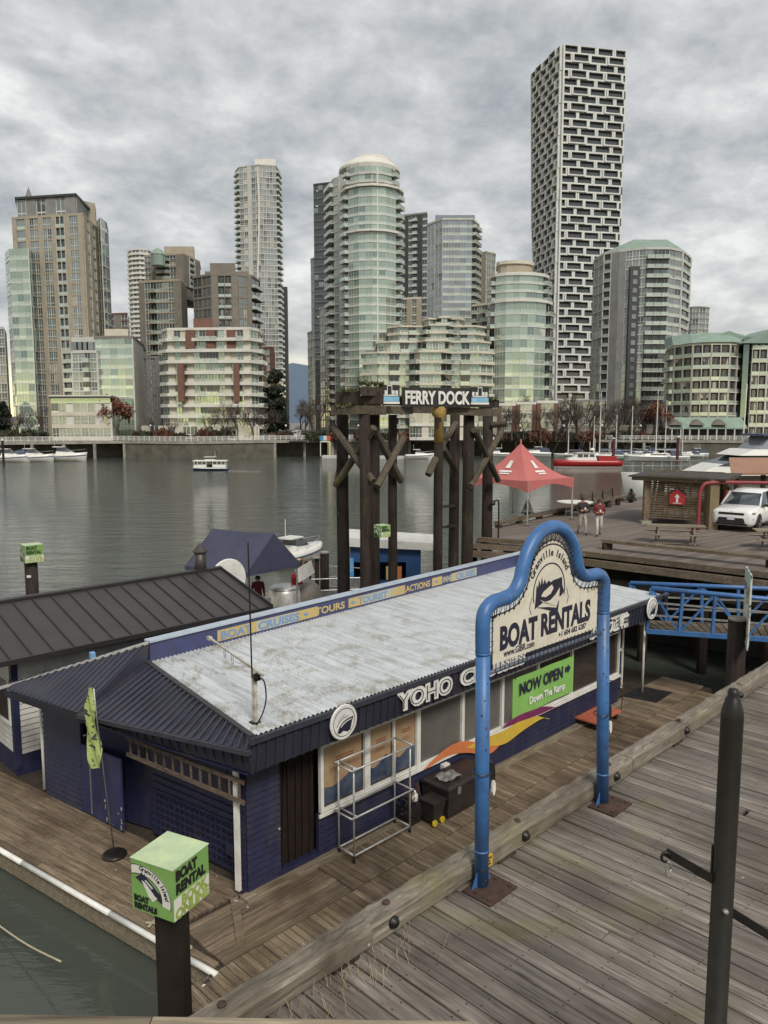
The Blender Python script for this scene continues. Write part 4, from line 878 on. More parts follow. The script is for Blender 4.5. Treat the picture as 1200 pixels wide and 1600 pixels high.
MB().box(9.1,21.02,TW-.09,TW-.052,WZ0-.07,WZ0-.005).build('window_sill', white, of)
# painted ribbons
rib_o = mat('orange_paint', (.60,.19,.07), (.5,.16,.06), 4, .5); rib_y = mat('yellow_paint', (.62,.43,.06), (.55,.38,.06), 4, .5); rib_p = mat('plum_paint', (.20,.03,.11), (.16,.025,.09), 4, .5)
def ribbon(cpts, wid, m, y):
    p = smooth_path([(a,b) for a,b in cpts], 6); n = len(p); up = [(q[0], q[1]+wid*math.sin(math.pi*min(1,(i+.4)/n*1.15))/2) for i, q in enumerate(p)]; dn = [(q[0]+.03, q[1]-wid*math.sin(math.pi*min(1,(i+.4)/n*1.15))/2) for i, q in enumerate(p)]
    MB().slab(dn+up[::-1], y-.004, y, lambda u, v, d: (u, d, v)).build('painted_ribbon', m, of)
ribbon([(12.1,1.36),(12.9,1.52),(13.6,1.42),(14.4,1.1),(14.9,1.12),(15.3,1.22)], .30, rib_o, TW-.095)
ribbon([(13.6,1.40),(14.4,1.30),(15.1,1.22),(15.8,1.30),(16.6,1.28),(17.1,1.12)], .36, rib_y, TW-.101)
ribbon([(15.0,1.50),(15.6,1.55),(16.3,1.52),(17.0,1.44),(17.6,1.34)], .24, rib_p, TW-.107)
MB().box(12.75,12.95,TW-.14,TW-.02,.95,1.25).build('meter_box', white, of)
# end wall (skewed)
eP = lambda t, u=0: (wS(t)+ne.x*u, t+ne.y*u)
siding(MB(), eP(17.4), eP(15.95), F+.02, 2.95, ne).build('end_wall', navy, of)
siding(MB(), eP(14.0,-.35), eP(11.0,-.35), F+.02, 2.95, ne).build('end_wall', navy, of)
MB().hexa([(*eP(15.95,-.15),F),(*eP(14.0,-.45),F),(*eP(14.0,-.55),F),(*eP(15.95,-.25),F)], [(*eP(15.95,-.15),2.95),(*eP(14.0,-.45),2.95),(*eP(14.0,-.55),2.95),(*eP(15.95,-.25),2.95)]).build('recess_wall', navy, of)
dr = MB().hexa([(*eP(15.93,.03),F+.05),(*eP(14.5,.06),F+.05),(*eP(14.5,.02),F+.05),(*eP(15.93,-.01),F+.05)], [(*eP(15.93,.03),2.08),(*eP(14.5,.06),2.12),(*eP(14.5,.02),2.12),(*eP(15.93,-.01),2.08)]).build('end_door', mat('worn_navy_door', (.024,.032,.105), (.018,.022,.07), 3, .5, dirt=.5), of)
pp = MB(); rg = random.Random(4)
for k in range(16):
    tq = 14.52+rg.random()**2*.7; zq = F+.1+rg.random()**2*.5; c = Vector(eP(tq,.066)); r_ = rg.uniform(.015,.05)
    pp.add([(c.x, c.y+r_*math.cos(a)*rg.uniform(.5,1), zq+r_*math.sin(a)*rg.uniform(.5,1.3)) for a in [q*math.pi/4 for q in range(8)]], [tuple(range(8))])
tag(pp.build('flaked_paint', mat('bare_flake', (.42,.40,.34), (.3,.28,.24), 8, .8), dr), kind='stuff')
MB().bar((*eP(15.6,.045),F+.1),(*eP(15.6,.045),2.0),.03,.02).build('door_rail', steel, dr)
lat = MB(); 
for k in range(19): a = 11.15+k*.15; lat.bar((*eP(a,-.27),F+.1),(*eP(a,-.27),1.5),.03,.03)
for k in range(10): z = F+.14+k*.15; lat.bar((*eP(11.1,-.27),z),(*eP(13.95,-.27),z),.03,.034)
tag(lat.build('lattice', navy, of), kind='stuff')
MB().hexa([(*eP(11.1,.16),.62),(*eP(11.0,.16),.62),(*eP(11.0,.10),.62),(*eP(11.1,.10),.62)], [(*eP(11.1,.16),2.95),(*eP(11.0,.16),2.95),(*eP(11.0,.10),2.95),(*eP(11.1,.10),2.95)]).build('corner_post', white, of)
siding(MB(), eP(11.12,.0), eP(10.95,.0), F+.02, 2.95, ne).build('end_wall', navy, of)
MB().tube([(*eP(17.45,.03),F+.1),(*eP(17.45,.03),2.9)], .035, 8).build('downpipe', white, of, True)
MB().box(*sorted((eP(11.5,-.2)[0],eP(11.5,-.1)[0])),11.4,11.65,1.0,1.25).build('socket_box', navy, of)
# ladder hung under the end eave
ld = thing('hung_ladder', 'old wooden ladder hung sideways under the eave of the ticket office', 'ladder', (6.9,12,2.6))
L0, L1 = Vector((*eP(13.9,.32),0)), Vector((*eP(10.75,.22),0)); lw_ = wood('ladder_wood', (.14,.105,.085), (1,.1,1), .5, 0, .1)
zl = lambda k, top: (2.83-.06*k if top else 2.50-.10*k)
for top in (0,1): MB().bar(L0+Vector((0,0,zl(0,top))), L1+Vector((0,0,zl(1,top))), .035, .075).build('rail', lw_, ld)
for k in range(13):
    q = (k+.5)/13; p = L0.lerp(L1, q); MB().bar(p+Vector((0,0,zl(q,0)+.03)), p+Vector((0,0,zl(q,1)-.03)), .04, .03).build('rung', lw_, ld)
for q in (.15,.85): p = L0.lerp(L1,q); MB().bar(p+Vector((.05,0,zl(q,0)-.05)), p+Vector((.05,0,3.0)), .03, .02).build('hanger', dark_steel, ld)
# roof: corrugated sheets
rf_m, t_, b_ = nt('galvanised_roof'); b_.inputs['Metallic'].default_value = .15; b_.inputs['Roughness'].default_value = .5
v = coords(t_, (1,1,1), False, False); base = rampf(t_, noise(t_, coords(t_, (6,.35,1), False, False), 2.0, 6, .6), [(.3,(.36,.39,.41)),(.55,(.52,.55,.57)),(.75,(.62,.645,.66))])
lich = rampf(t_, noise(t_, v, 1.7, 9, .72, .6), [(.50,(0,0,0)),(.66,(.9,)*3)]); sxx = N(t_,'ShaderNodeSeparateXYZ'); t_.links.new(v, sxx.inputs[0])
grad = N(t_,'ShaderNodeMapRange'); grad.inputs['From Min'].default_value = 0; grad.inputs['From Max'].default_value = 9; grad.inputs['To Min'].default_value = 1; grad.inputs['To Max'].default_value = .3; t_.links.new(sxx.outputs[0], grad.inputs[0])
col = mix(t_, mix(t_, 1, lich, grad.outputs[0], 'MULTIPLY'), base, (.20,.17,.10))
spk = rampf(t_, noise(t_, v, 9, 6, .7), [(.62,(0,0,0)),(.70,(.8,)*3)]); col = mix(t_, mix(t_, 1, spk, grad.outputs[0], 'MULTIPLY'), col, (.09,.08,.06))
t_.links.new(col, b_.inputs['Base Color'])
bT = lambda s: 14.92+(s-7.8)*.059
cr = MB(); S0, S1 = 7.3, 22.6; pitch = .105; nst = int((S1-S0)/pitch)
def roof_sheet(sa, sb):
    q = MB(); n = int((sb-sa)/pitch)*6; rows = []
    for i in range(n+1):
        s = sa+(sb-sa)*i/n; dz = .018*math.cos(2*math.pi*s/pitch)
        fr_ = 10.44; bk_ = bT(s)+.02; sl = s if s > 7.9 else s
        rows.append([(s, fr_, 3.70+dz), (s, bk_, 3.88+dz)])
    vs = [p for r_ in rows for p in r_]; q.add(vs, [(i*2,(i+1)*2,(i+1)*2+1,i*2+1) for i in range(n)]); return q
# hip-cut first sheet: left edge leans from (7.28,10.46) to (7.72,14.9)
q = MB(); n = 60; vs = []
for i in range(n+1):
    s = 7.28+(8.41-7.28)*i/n; dz = .018*math.cos(2*math.pi*s/pitch); tb_ = min(bT(s)+.02, 10.46+(s-7.28)*(4.44/.44)+.02)
    vs += [(s,10.44,3.70+dz),(s,tb_,3.70+.18*(tb_-10.44)/4.5+dz)]
q.add(vs, [(i*2,(i+1)*2,(i+1)*2+1,i*2+1) for i in range(n)]); q.build('roof_sheet', rf_m, of, True)
s = 8.41
while s < S1-.2:
    e_ = min(s+1.05, S1); roof_sheet(s, e_).build('roof_sheet', rf_m, of, True); s = e_
# front gutter, ribbed fascia
MB().box(7.2,23.0,10.36,10.46,3.58,3.685).build('gutter', mat('dark_gutter', (.045,.045,.06), (.03,.03,.04), 3, .5), of)
fq = MB().hexa([(7.25,10.47,3.03),(23.1,10.47,3.03),(23.1,10.50,3.03),(7.25,10.50,3.03)], [(7.25,10.42,3.585),(22.95,10.42,3.585),(22.95,10.46,3.585),(7.25,10.46,3.585)]); 
for k in range(79): x = 7.35+k*.2; fq.hexa([(x,10.445,3.03),(x+.05,10.445,3.03),(x+.05,10.48,3.03),(x,10.48,3.03)], [(x,10.395,3.578),(x+.05,10.395,3.578),(x+.05,10.43,3.578),(x,10.43,3.578)])
fq.build('fascia', navy_tin, of); MB().box(7.4,22.9,10.5,TW+.1,3.035,3.05).build('soffit', navy, of)
# end slope
def slope(name, a0, a1, b0, b1, nr, mat_=navy_tin):
    a0, a1, b0, b1 = map(Vector, (a0,a1,b0,b1)); m_ = MB().add([b0,b1,a1,a0], [(0,1,2,3)]); nrm = (b1-b0).cross(a0-b0).normalized()
    if nrm.z < 0: nrm = -nrm
    for k in range(nr):
        q = (k+.3)/nr; w = .3/nr; p = [b0.lerp(b1,q),b0.lerp(b1,q+w),a0.lerp(a1,q+w),a0.lerp(a1,q)]; h = nrm*.022
        m_.add(p+[x+h for x in p], [(4,5,6,7),(0,1,5,4),(1,2,6,5),(2,3,7,6),(3,0,4,7)])
    return m_.build(name, mat_, of)
Aa, Bb, Bp, Cc, Dd, Eg = (7.27,10.44,3.71),(7.73,14.92,3.90),(7.80,14.95,4.30),(5.62,17.55,3.18),(6.15,14.75,3.22),(7.18,10.38,3.50)
slope('end_slope', Aa, Bb, Eg, Dd, 24); slope('end_slope', Bp, (5.74,17.4,3.30), Dd, Cc, 18); MB().add([Bb,Bp,Dd],[(0,1,2)]).build('end_slope', navy_tin, of)
MB().bar(Aa, Bb, .10, .03).build('hip_cap', mat('dark_flashing', (.045,.043,.05), (.03,.03,.03), 3, .6), of); MB().bar(Bp, (5.55,17.62,3.16), .12, .05).build('ridge_cap', mat('pale_flashing', (.42,.42,.40), (.3,.29,.27), 4, .6), of)
MB().bar((7.16,10.36,3.46), (6.13,14.75,3.18), .10, .08).build('gutter', MT['dark_gutter'], of)
ef = MB()
for k in range(20):
    q = k/20; a = Vector((7.22,10.42,3.45)).lerp(Vector((6.22,14.75,3.15)), q); b = Vector((7.22,10.42,3.45)).lerp(Vector((6.22,14.75,3.15)), q+.05); lo_a, lo_b = 3.03-.0*q, 3.03
    ef.add([(a.x+.06,a.y,min(lo_a,a.z-.06)),(b.x+.06,b.y,min(lo_b,b.z-.06)),b,a], [(0,1,2,3)]); ef.hexa([(a.x+.03,a.y,min(3.03,a.z-.06)),(a.x+.03,a.y+.05,min(3.03,a.z-.06)),(a.x+.06,a.y+.05,min(3.03,a.z-.06)),(a.x+.06,a.y,min(3.03,a.z-.06))],[(a.x-.03,a.y,a.z),(a.x-.03,a.y+.05,a.z),(a.x,a.y+.05,a.z),(a.x,a.y,a.z)])
ef.build('end_fascia', navy_tin, of)
MB().add([(7.2,10.5,3.0),(6.2,14.8,3.0),(5.7,17.5,3.0),(7.0,17.4,3.0),(8.2,11.0,3.0)], [(0,1,2,3,4)]).build('end_soffit', navy, of)
MB().add([(6.15,14.75,3.2),(5.62,17.55,3.16),(5.66,17.5,2.98),(6.2,14.75,3.0)], [(0,1,2,3)]).build('end_fascia', navy_tin, of)
# back parapet with painted strip
def along(s, dz, dt): return (s, bT(s)+dt, dz)
pb = MB().hexa([along(7.8,3.86,0),along(23,3.86,0),along(23,3.86,.12),along(7.8,3.86,.12)], [along(7.8,4.30,0),along(23,4.30,0),along(23,4.30,.12),along(7.8,4.30,.12)]); pb.build('parapet', mat('faded_navy', (.05,.06,.16), (.04,.045,.12), 2, .5, dirt=.3), of)
MB().hexa([along(7.78,4.302,-.05),along(23,4.302,-.05),along(23,4.302,.2),along(7.78,4.302,.2)], [along(7.78,4.345,-.05),along(23,4.345,-.05),along(23,4.345,.2),along(7.78,4.345,.2)]).build('parapet_cap', mat('pale_blue_cap', (.42,.48,.56), (.34,.40,.48), 3, .4), of)
MB().hexa([along(8.0,2.0,.13),along(22.5,2.0,.13),along(22.5,2.0,2.4),along(6.5,2.0,2.4)], [along(8.0,3.8,.13),along(22.5,3.8,.13),along(22.5,3.4,2.4),along(6.8,3.2,2.4)]).build('rear_roof', navy_tin, of)
strip_y = mat('strip_yellow', (.50,.37,.13), (.45,.36,.18), 2, .5); strip_c = mat('strip_cream', (.42,.42,.34), (.38,.38,.30), 2, .5); strip_b = mat('strip_blue', (.17,.28,.50), (.15,.25,.45), 2, .5)
segs = [(9.55,10.7,strip_y),(10.7,12.0,strip_c),(12.0,12.75,strip_y),(12.75,13.9,MT['faded_navy']),(13.9,14.5,strip_y),(14.5,15.9,strip_c),(15.9,16.3,strip_y),(16.3,17.6,MT['faded_navy']),(17.6,18.1,strip_y),(18.1,18.6,MT['faded_navy']),(18.6,18.8,strip_y),(18.8,20.0,strip_c)]
for a, b, m_ in segs: MB().hexa([along(a,3.94,-.006),along(b,3.94,-.006),along(b,3.94,-.001),along(a,3.94,-.001)], [along(a,4.2,-.006),along(b,4.2,-.006),along(b,4.2,-.001),along(a,4.2,-.001)]).build('sign_strip', m_, of)
Mp = lambda s, z: Matrix.Translation((s, bT(s)-.009, z)) @ Matrix.Rotation(math.atan(.059), 4, 'Z') @ Matrix(((1,0,0,0),(0,0,-1,0),(0,1,0,0),(0,0,0,1)))
for txt, a, b, m_ in (('BOAT',9.65,10.55,strip_b),('CRUISES',10.75,12.1,strip_b),('•',12.25,12.4,strip_b),('TOURS',12.65,13.75,strip_y),('•',14.0,14.15,strip_b),('TOURIST',14.3,15.5,strip_b),('ATTRACTIONS',15.65,17.5,strip_y),('•',17.75,17.9,strip_b),('DINNER',18.05,18.75,strip_c),('CRUISES',18.85,19.9,strip_b)):
    lettering(txt, Mp((a+b)/2, 3.975), m_, of, width=b-a, size=.26, ext=.002, off=.008)
# fascia lettering and logos
FT = 10.385
def fascia_word(txt, s, z, w, size):
    lettering(txt, face_t(s, FT, z), white, of, width=w, size=size, ext=.012, off=.036); lettering(txt, face_t(s, FT-.016, z), ink_black, of, name='lettering_inline', width=w*.93, size=size, ext=.004, off=-.015)
fascia_word('YOHO', 11.62, 3.19, 1.75, .50); fascia_word('CRUISES', 14.0, 3.22, 2.5, .47)
lettering('友好遊輪', face_t(19.35, FT, 3.17), white, of, width=2.2, size=.52, ext=.012, off=.012)
for s in (9.26, 21.79):
    lg = link('round_logo', MB().lathe([(.325,0),(.335,.01),(.335,.03),(.325,.04)], (s,FT-.03,3.42), 32, Matrix.Rotation(math.pi/2,4,'X')).mesh('round_logo', white, of['_o'], False), of)
    y = FT-.073; arc_band(s,3.42,.262,.272,0,360,y-.003,y+.001).build('logo_ring', ink, lg)
    flat([(s-.17,3.25),(s-.12,3.36),(s-.04,3.43),(s+.08,3.47),(s+.23,3.485),(s+.19,3.38),(s+.15,3.24),(s+.08,3.215),(s-.02,3.26),(s-.1,3.225)], 'logo_ship', ink, lg, y-.003, y+.001)
    flat([(s-.10,3.35),(s-.03,3.405),(s+.08,3.44),(s+.19,3.452),(s+.18,3.435),(s+.07,3.42),(s-.02,3.385),(s-.09,3.335)], 'logo_highlight', white, lg, y-.0055, y)
    MB().tube([(s-.19,y,3.36),(s-.13,y,3.44),(s-.03,y,3.50),(s+.10,y,3.525)], .007, 4).build('logo_line', ink, lg)
    MB().tube([(s-.16,y,3.45),(s-.08,y,3.52),(s+.02,y,3.565)], .005, 4).build('logo_line', ink, lg)
# right-hand porch
MB().tube([(22.42,10.85,F),(22.42,10.85,3.04)], .04, 8).build('porch_post', white, of, True)
MB().box(21.05,22.4,11.55,11.6,F,3.0).build('porch_wall', navy, of); MB().box(21.0,21.05,TW,12,F,3.0).build('porch_wall', navy, of)
MB().box(21.1,22.38,11.5,11.54,1.75,1.83).build('porch_rail', white, of); MB().box(22.3,22.38,11.5,11.54,F,3.0).build('porch_frame', white, of)
lt = MB()
for k in range(9): lt.box(21.15+k*.13,21.18+k*.13,11.52,11.545,.65,1.2)
for k in range(5): lt.box(21.12,22.3,11.515,11.54,.68+k*.12,.71+k*.12)
tag(lt.build('lattice', navy_tin, of), kind='stuff')
# mast, arm and antenna on the roof
an = thing('roof_antenna', 'white antenna mast with a side arm and black cable on the pale roof', 'antenna', (7.62,10.84,3.7))
pole_m = mat('peeling_white', (.55,.54,.50), (.32,.29,.24), 8, .7)
MB().box(7.54,7.70,10.78,10.92,3.70,3.75).build('foot', dark_steel, an); MB().bar((7.62,10.84,3.74),(7.62,10.84,4.74),.085,.06).build('mast', pole_m, an)
MB().bar((7.57,10.5,4.68),(8.1,13.0,4.72),.035,.035).build('arm', pole_m, an); MB().bar((8.1,12.98,4.72),(8.14,13.14,4.70),.07,.07).build('arm_end', pole_m, an)
MB().tube([(7.58,10.85,4.55),(7.56,10.86,6.95)], .014, 7).build('whip', dark_steel, an); MB().box(7.57,7.67,10.72,10.80,4.52,4.64).build('clamp', dark_steel, an)
MB().tube(smooth_path([(7.62,10.74,4.6),(7.70,10.66,4.5),(7.72,10.64,4.2),(7.68,10.68,3.95),(7.62,10.74,3.78),(7.60,10.78,3.72)],4), .014, 6).build('cable', black, an, True)
for q in (.55,.7): p = Vector((7.57,10.5,4.68)).lerp(Vector((8.1,13.0,4.72)), q); MB().tube([p+Vector((0,.03*math.cos(a),-.1+.1*math.sin(a))) for a in [k*math.pi/5 for k in range(11)]], .006, 5).build('cable_loop', steel, an)
# ---------------- limp flag on a stand
fl = thing('feather_flag', 'limp green and black feather flag on a stand beside the office end wall', 'flag', (6.5,13.9,F))
fx_ = lambda z: 6.34-.085*(z-F)
MB().tube([(fx_(F),13.87,F),(fx_(3.3),13.85,3.3),(fx_(4.0),13.80,4.0)], .014, 7).build('pole', steel, fl, True); MB().lathe([(.24,F),(.24,F+.03),(.2,F+.06),(.03,F+.09)], (6.34,13.87,0), 20).build('base', dark_steel, fl, True)
fm_, t_, b_ = nt('flag_print'); b_.inputs['Roughness'].default_value = .8
t_.links.new(rampf(t_, noise(t_, coords(t_,(2.2,2.2,4.2),False,False), 2.1, 1, .4, .8), [(.30,(.06,.07,.06)),(.34,(.50,.60,.20)),(.62,(.42,.52,.17)),(.66,(.08,.09,.08))]), b_.inputs['Base Color'])
vs, fs = [], []; nz = 16
for i in range(nz+1):
    q = i/nz; z = 4.0-1.65*q; w = .12+.46*math.sin(math.pi*min(1,q*.72)); 
    for k in range(5): vs.append((fx_(z)-.02+.04*math.sin(k*1.9+i*.7), 13.84+(k/4)*w*1.0+.02*math.sin(i*.9)+(0 if q < .85 else .2*(q-.85)), z-(.15*k/4 if q > .8 else 0)))
for i in range(nz):
    for k in range(4): fs.append((i*5+k,i*5+k+1,i*5+k+6,i*5+k+5))
MB().add(vs, fs).add([(x+.006,y,z) for x,y,z in vs], [f[::-1] for f in fs]).build('cloth', fm_, fl, True)
# ---------------- things in front of the office
rk = thing('wheeled_display_rack', 'empty white metal display rack on castors in front of the office windows', 'rack', (10.3,10.5,F))
wm = mat('rack_metal', (.50,.50,.49), (.36,.36,.36), 6, .45, .3)
r0, r1, q0, q1 = 9.5, 11.08, 10.32, 10.76
for s in (r0,r1):
    for tt in (q0,q1): MB().tube([(s,tt,F+.14),(s,tt,F+1.95)], .02, 6).build('upright', wm, rk, True); MB().lathe([(.035,0),(.035,.03)], (s-.015,tt,F+.04), 10, Matrix.Rotation(math.pi/2,4,'Y')).build('castor', black, rk); MB().box(s-.015,s+.015,tt-.015,tt+.015,F+.05,F+.15).build('castor_stem', black, rk)
for z in (F+.15,F+.97,F+1.93):
    e_ = 0 if z < 1 else .12
    for tt in (q0-e_*.6,q1): MB().tube([(r0-(e_ if z > 1 else 0),tt,z),(r1+e_*.3,tt,z)], .02, 6).build('rail', wm, rk, True)
    for s in (r0-e_,r0+.02,r1): MB().tube([(s,q0-e_*.6,z+.002),(s,q1,z+.002)], .018, 6).build('cross_rail', wm, rk, True)
bx_ = thing('black_storage_chest', 'large black lidded storage chest against the office wall', 'chest', (12.8,10.6,F))
plas = mat('black_plastic', (.016,.013,.014), (.03,.024,.022), 5, .45)
MB().hexa([(12.05,10.1,F+.02),(13.5,10.1,F+.02),(13.5,10.8,F+.02),(12.05,10.8,F+.02)], [(12.02,10.06,F+.62),(13.53,10.06,F+.62),(13.53,10.84,F+.62),(12.02,10.84,F+.62)]).build('chest_body', plas, bx_)
MB().loft([[(12.0,10.04,z),(13.55,10.04,z),(13.55,10.86,z),(12.0,10.86,z)] for z in (F+.625,F+.68)]+[[(12.08,10.12,F+.72),(13.47,10.12,F+.72),(13.47,10.78,F+.72),(12.08,10.78,F+.72)]]).build('lid', plas, bx_)
for k, s in enumerate((12.3,13.2)): MB().box(s,s+.1,10.03,10.06,F+.5,F+.66).build('latch', steel, bx_)
bn = thing('small_black_bin', 'small black wheeled bin with yellow wheels left of the storage chest', 'bin', (11.75,10.3,F))
MB().hexa([(11.6,10.12,F+.08),(11.88,10.12,F+.08),(11.88,10.42,F+.08),(11.6,10.42,F+.08)], [(11.55,10.07,F+.5),(11.93,10.07,F+.5),(11.93,10.47,F+.5),(11.55,10.47,F+.5)]).build('bin_body', plas, bn); MB().box(11.53,11.95,10.05,10.49,F+.505,F+.54).build('lid', plas, bn)
yel = mat('yellow_wheel', (.55,.42,.03), None, 4, .5)
for s in (11.62,11.86): MB().lathe([(.02,-.02),(.07,-.018),(.07,.018),(.02,.02)], (s,10.1,F+.08), 14, Matrix.Rotation(math.pi/2,4,'X')).build('wheel', yel, bn)
cg = thing('junk_crate', 'dark crate of tangled cables and a white jug beside the display rack', 'crate', (11.45,10.6,F))
m_ = MB(); m_.box(11.25,11.55,10.45,10.85,F+.02,F+.06); 
for k in range(5): m_.box(11.24,11.56,10.44,10.46,F+.06+k*.08,F+.11+k*.08); m_.box(11.24,11.26,10.46,10.84,F+.06+k*.08,F+.11+k*.08)
m_.build('crate', plas, cg); cab = MB(); rg = random.Random(3)
for k in range(7): cab.tube(smooth_path([(11.2+rg.random()*.45,10.4+rg.random()*.45,F+.3+rg.random()*.5) for _ in range(5)],4), .01, 5)
tag(cab.build('cables', rust, cg), kind='stuff')
MB().lathe([(.05,0),(.07,.04),(.07,.16),(.03,.2),(.025,.24)], (11.42,10.5,F+.5), 12).build('white_jug', white, cg, True)
tl = thing('folded_tarp', 'crumpled grey tarp lying on top of the black storage chest', 'tarp', (12.4,10.5,F+.72))
rg = random.Random(9); vs = [(12.15+i*.09,10.25+j*.09,F+.735+rg.random()*.07) for i in range(7) for j in range(5)]
MB().add(vs, [(i*5+j,(i+1)*5+j,(i+1)*5+j+1,i*5+j+1) for i in range(6) for j in range(4)]).build('sheet', mat('grey_tarp', (.22,.22,.22), (.10,.10,.10), 5, .6), tl)
tr = thing('red_platform_trolley', 'flat red platform trolley parked on the float near the porch', 'trolley', (19.2,10.7,F))
salmon = mat('salmon_red_board', (.46,.13,.075), (.38,.10,.06), 3, .6)
for k in range(5): MB().box(18.55,19.95,10.25+k*.165,10.405+k*.165,F+.2,F+.24).build('board', salmon, tr)
for s in (18.7,19.8):
    for tt in (10.33,10.98): MB().lathe([(.07,-.02),(.07,.02)], (s,tt,F+.07), 12, Matrix.Rotation(math.pi/2,4,'X')).build('wheel', black, tr)
MB().tube(smooth_path([(20.0,10.3,F+.22),(20.06,10.3,F+.9),(20.06,10.62,F+1.0),(20.06,10.98,F+.9),(20.0,10.98,F+.22)],4), .015, 6).build('handle', rust, tr, True)
mt_ = single('black_rubber_mat', MB().hexa([(21.6,11.15,F+.005),(21.85,10.1,F+.005),(23.05,10.15,F+.005),(22.9,11.1,F+.005)],[(21.6,11.15,F+.02),(21.85,10.1,F+.02),(23.05,10.15,F+.02),(22.9,11.1,F+.02)]), black, 'black rubber mat on the float below the office porch', 'mat', (22.3,10.6,F))
for (s0,t0,s1,t1) in ((7.2,11.0,6.62,9.95),(7.55,10.85,8.45,10.75)):
    single('loose_plank', MB().bar((s0,t0,F+.028),(s1,t1,F+.028),.14,.05), w_float_s, 'loose grey plank lying on the float '+('pointing away from the office corner' if s1 < 7 else 'along the foot of the door'), 'plank', (s0,t0,F), group='loose planks at the office corner')
# ================================================================ dark roofed float house behind
dh = thing('dark_roofed_float_house', 'white sided float house with dark standing seam roof at left', 'building', (8,19.5,F))
dkr = mat('charcoal_roof', (.052,.048,.046), (.042,.039,.038), 1.2, .45, .2)
e0, e1, rz0, rz1 = 18.35, 21.1, 3.52, 4.32
for k in range(18):
    s = 4.6+k*.5; 
    if s > 13.4: break
    b_ = min(s+.5, 13.55)
    MB().hexa([(s+.006,e0,rz0-.05),(b_-.006,e0,rz0-.05),(b_-.006,e1,rz1-.05),(s+.006,e1,rz1-.05)],[(s+.006,e0,rz0),(b_-.006,e0,rz0),(b_-.006,e1,rz1),(s+.006,e1,rz1)]).build('roof_panel', dkr, dh)
    MB().hexa([(s-.012,e0,rz0-.04),(s+.012,e0,rz0-.04),(s+.012,e1,rz1-.04),(s-.012,e1,rz1-.04)],[(s-.012,e0,rz0+.035),(s+.012,e0,rz0+.035),(s+.012,e1,rz1+.035),(s-.012,e1,rz1+.035)]).build('roof_seam', mat('seam_dark', (.025,.023,.023), None, 2, .5) if k == 0 else MT['seam_dark'], dh)
MB().hexa([(4.6,e1,rz1-.05),(13.55,e1,rz1-.05),(13.55,23.9,3.52),(4.6,23.9,3.52)],[(4.6,e1,rz1-.002),(13.55,e1,rz1-.002),(13.55,23.9,3.57),(4.6,23.9,3.57)]).build('rear_roof', dkr, dh)
MB().bar((4.55,e1,rz1+.02),(13.6,e1,rz1+.02),.22,.06).build('ridge_cap', MT['seam_dark'], dh); MB().bar((13.56,e0-.05,rz0+.0),(13.56,e1,rz1+.0),.05,.14).build('verge', MT['seam_dark'], dh); MB().bar((4.6,e0-.04,rz0-.04),(13.58,e0-.04,rz0-.04),.08,.12).build('gutter', MT['seam_dark'], dh)
wsd = mat('white_siding', (.52,.51,.50), (.43,.42,.40), 2, .6, dirt=.3)
siding(MB(), (6.36,18.95), (13.2,18.95), .95, 3.5, (0,-1), .14).build('wall', wsd, dh); siding(MB(), (6.36,23), (6.36,18.95), .95, 3.5, (-1,0), .14).build('wall', wsd, dh)
MB().box(6.3,13.25,18.9,23,F-.3,.96).build('plinth', navy, dh); MB().box(6.27,6.42,18.88,19.03,.6,3.45).build('corner_trim', navy, dh)
MB().add([(13.2,18.95,3.5),(13.2,23,3.5),(13.2,21.1,4.25)],[(0,1,2)]).build('gable', wsd, dh); MB().box(13.15,13.2,18.95,23,.9,3.5).build('wall', wsd, dh)
wd_ = MB().box(6.32,6.345,19.3,20.2,1.7,2.7).build('window', darkwin, dh); MB().box(6.30,6.33,19.22,19.3,1.62,2.78).build('frame', white, wd_); MB().box(6.30,6.33,20.2,20.28,1.62,2.78).build('frame', white, wd_); MB().box(6.30,6.33,19.3,20.2,1.62,1.7).build('frame', white, wd_)
sh_ = MB().box(6.75,7.2,18.86,18.92,2.2,2.9).build('shutter', wsd, dh); MB().box(6.78,6.83,18.85,18.858,2.22,2.75).build('shutter_edge', rust, sh_)
ch = thing('vent_pipe', 'dark vent pipe with pointed cap on the charcoal roof', 'chimney', (12.92,21.2,4.2)); MB().lathe([(.19,4.15),(.19,4.92)], (12.92,21.2,0), 12).build('pipe', MT['charcoal_roof'], ch, True); MB().lathe([(.24,4.9),(.24,4.94),(.01,5.2)], (12.92,21.2,0), 12).build('cap', MT['charcoal_roof'], ch)
ds = thing('white_round_sign', 'white round sign board standing behind the charcoal roof', 'sign', (14.1,21.6,3.5)); MB().lathe([(.68,0),(.7,.02),(.7,.05),(.68,.07)], (14.05,21.4,3.82), 32, Matrix.Rotation(math.pi/2,4,'X')).build('disc', white, ds); MB().bar((14.05,21.45,F),(14.05,21.45,3.9),.08,.08).build('stand', dark_steel, ds)
bt_ = thing('blue_bottle', 'small pale blue box standing on the office ridge', 'box', (7.0,15.9,3.9)); MB().loft([[(7.0+a*w,15.98+b*w,z) for a,b in ((-1,-1),(1,-1),(1,1),(-1,1))] for w,z in ((.045,3.86),(.05,3.87),(.05,4.02),(.035,4.04))]).build('box_body', mat('pale_blue_plastic', (.16,.32,.55), None, 4, .5), bt_)
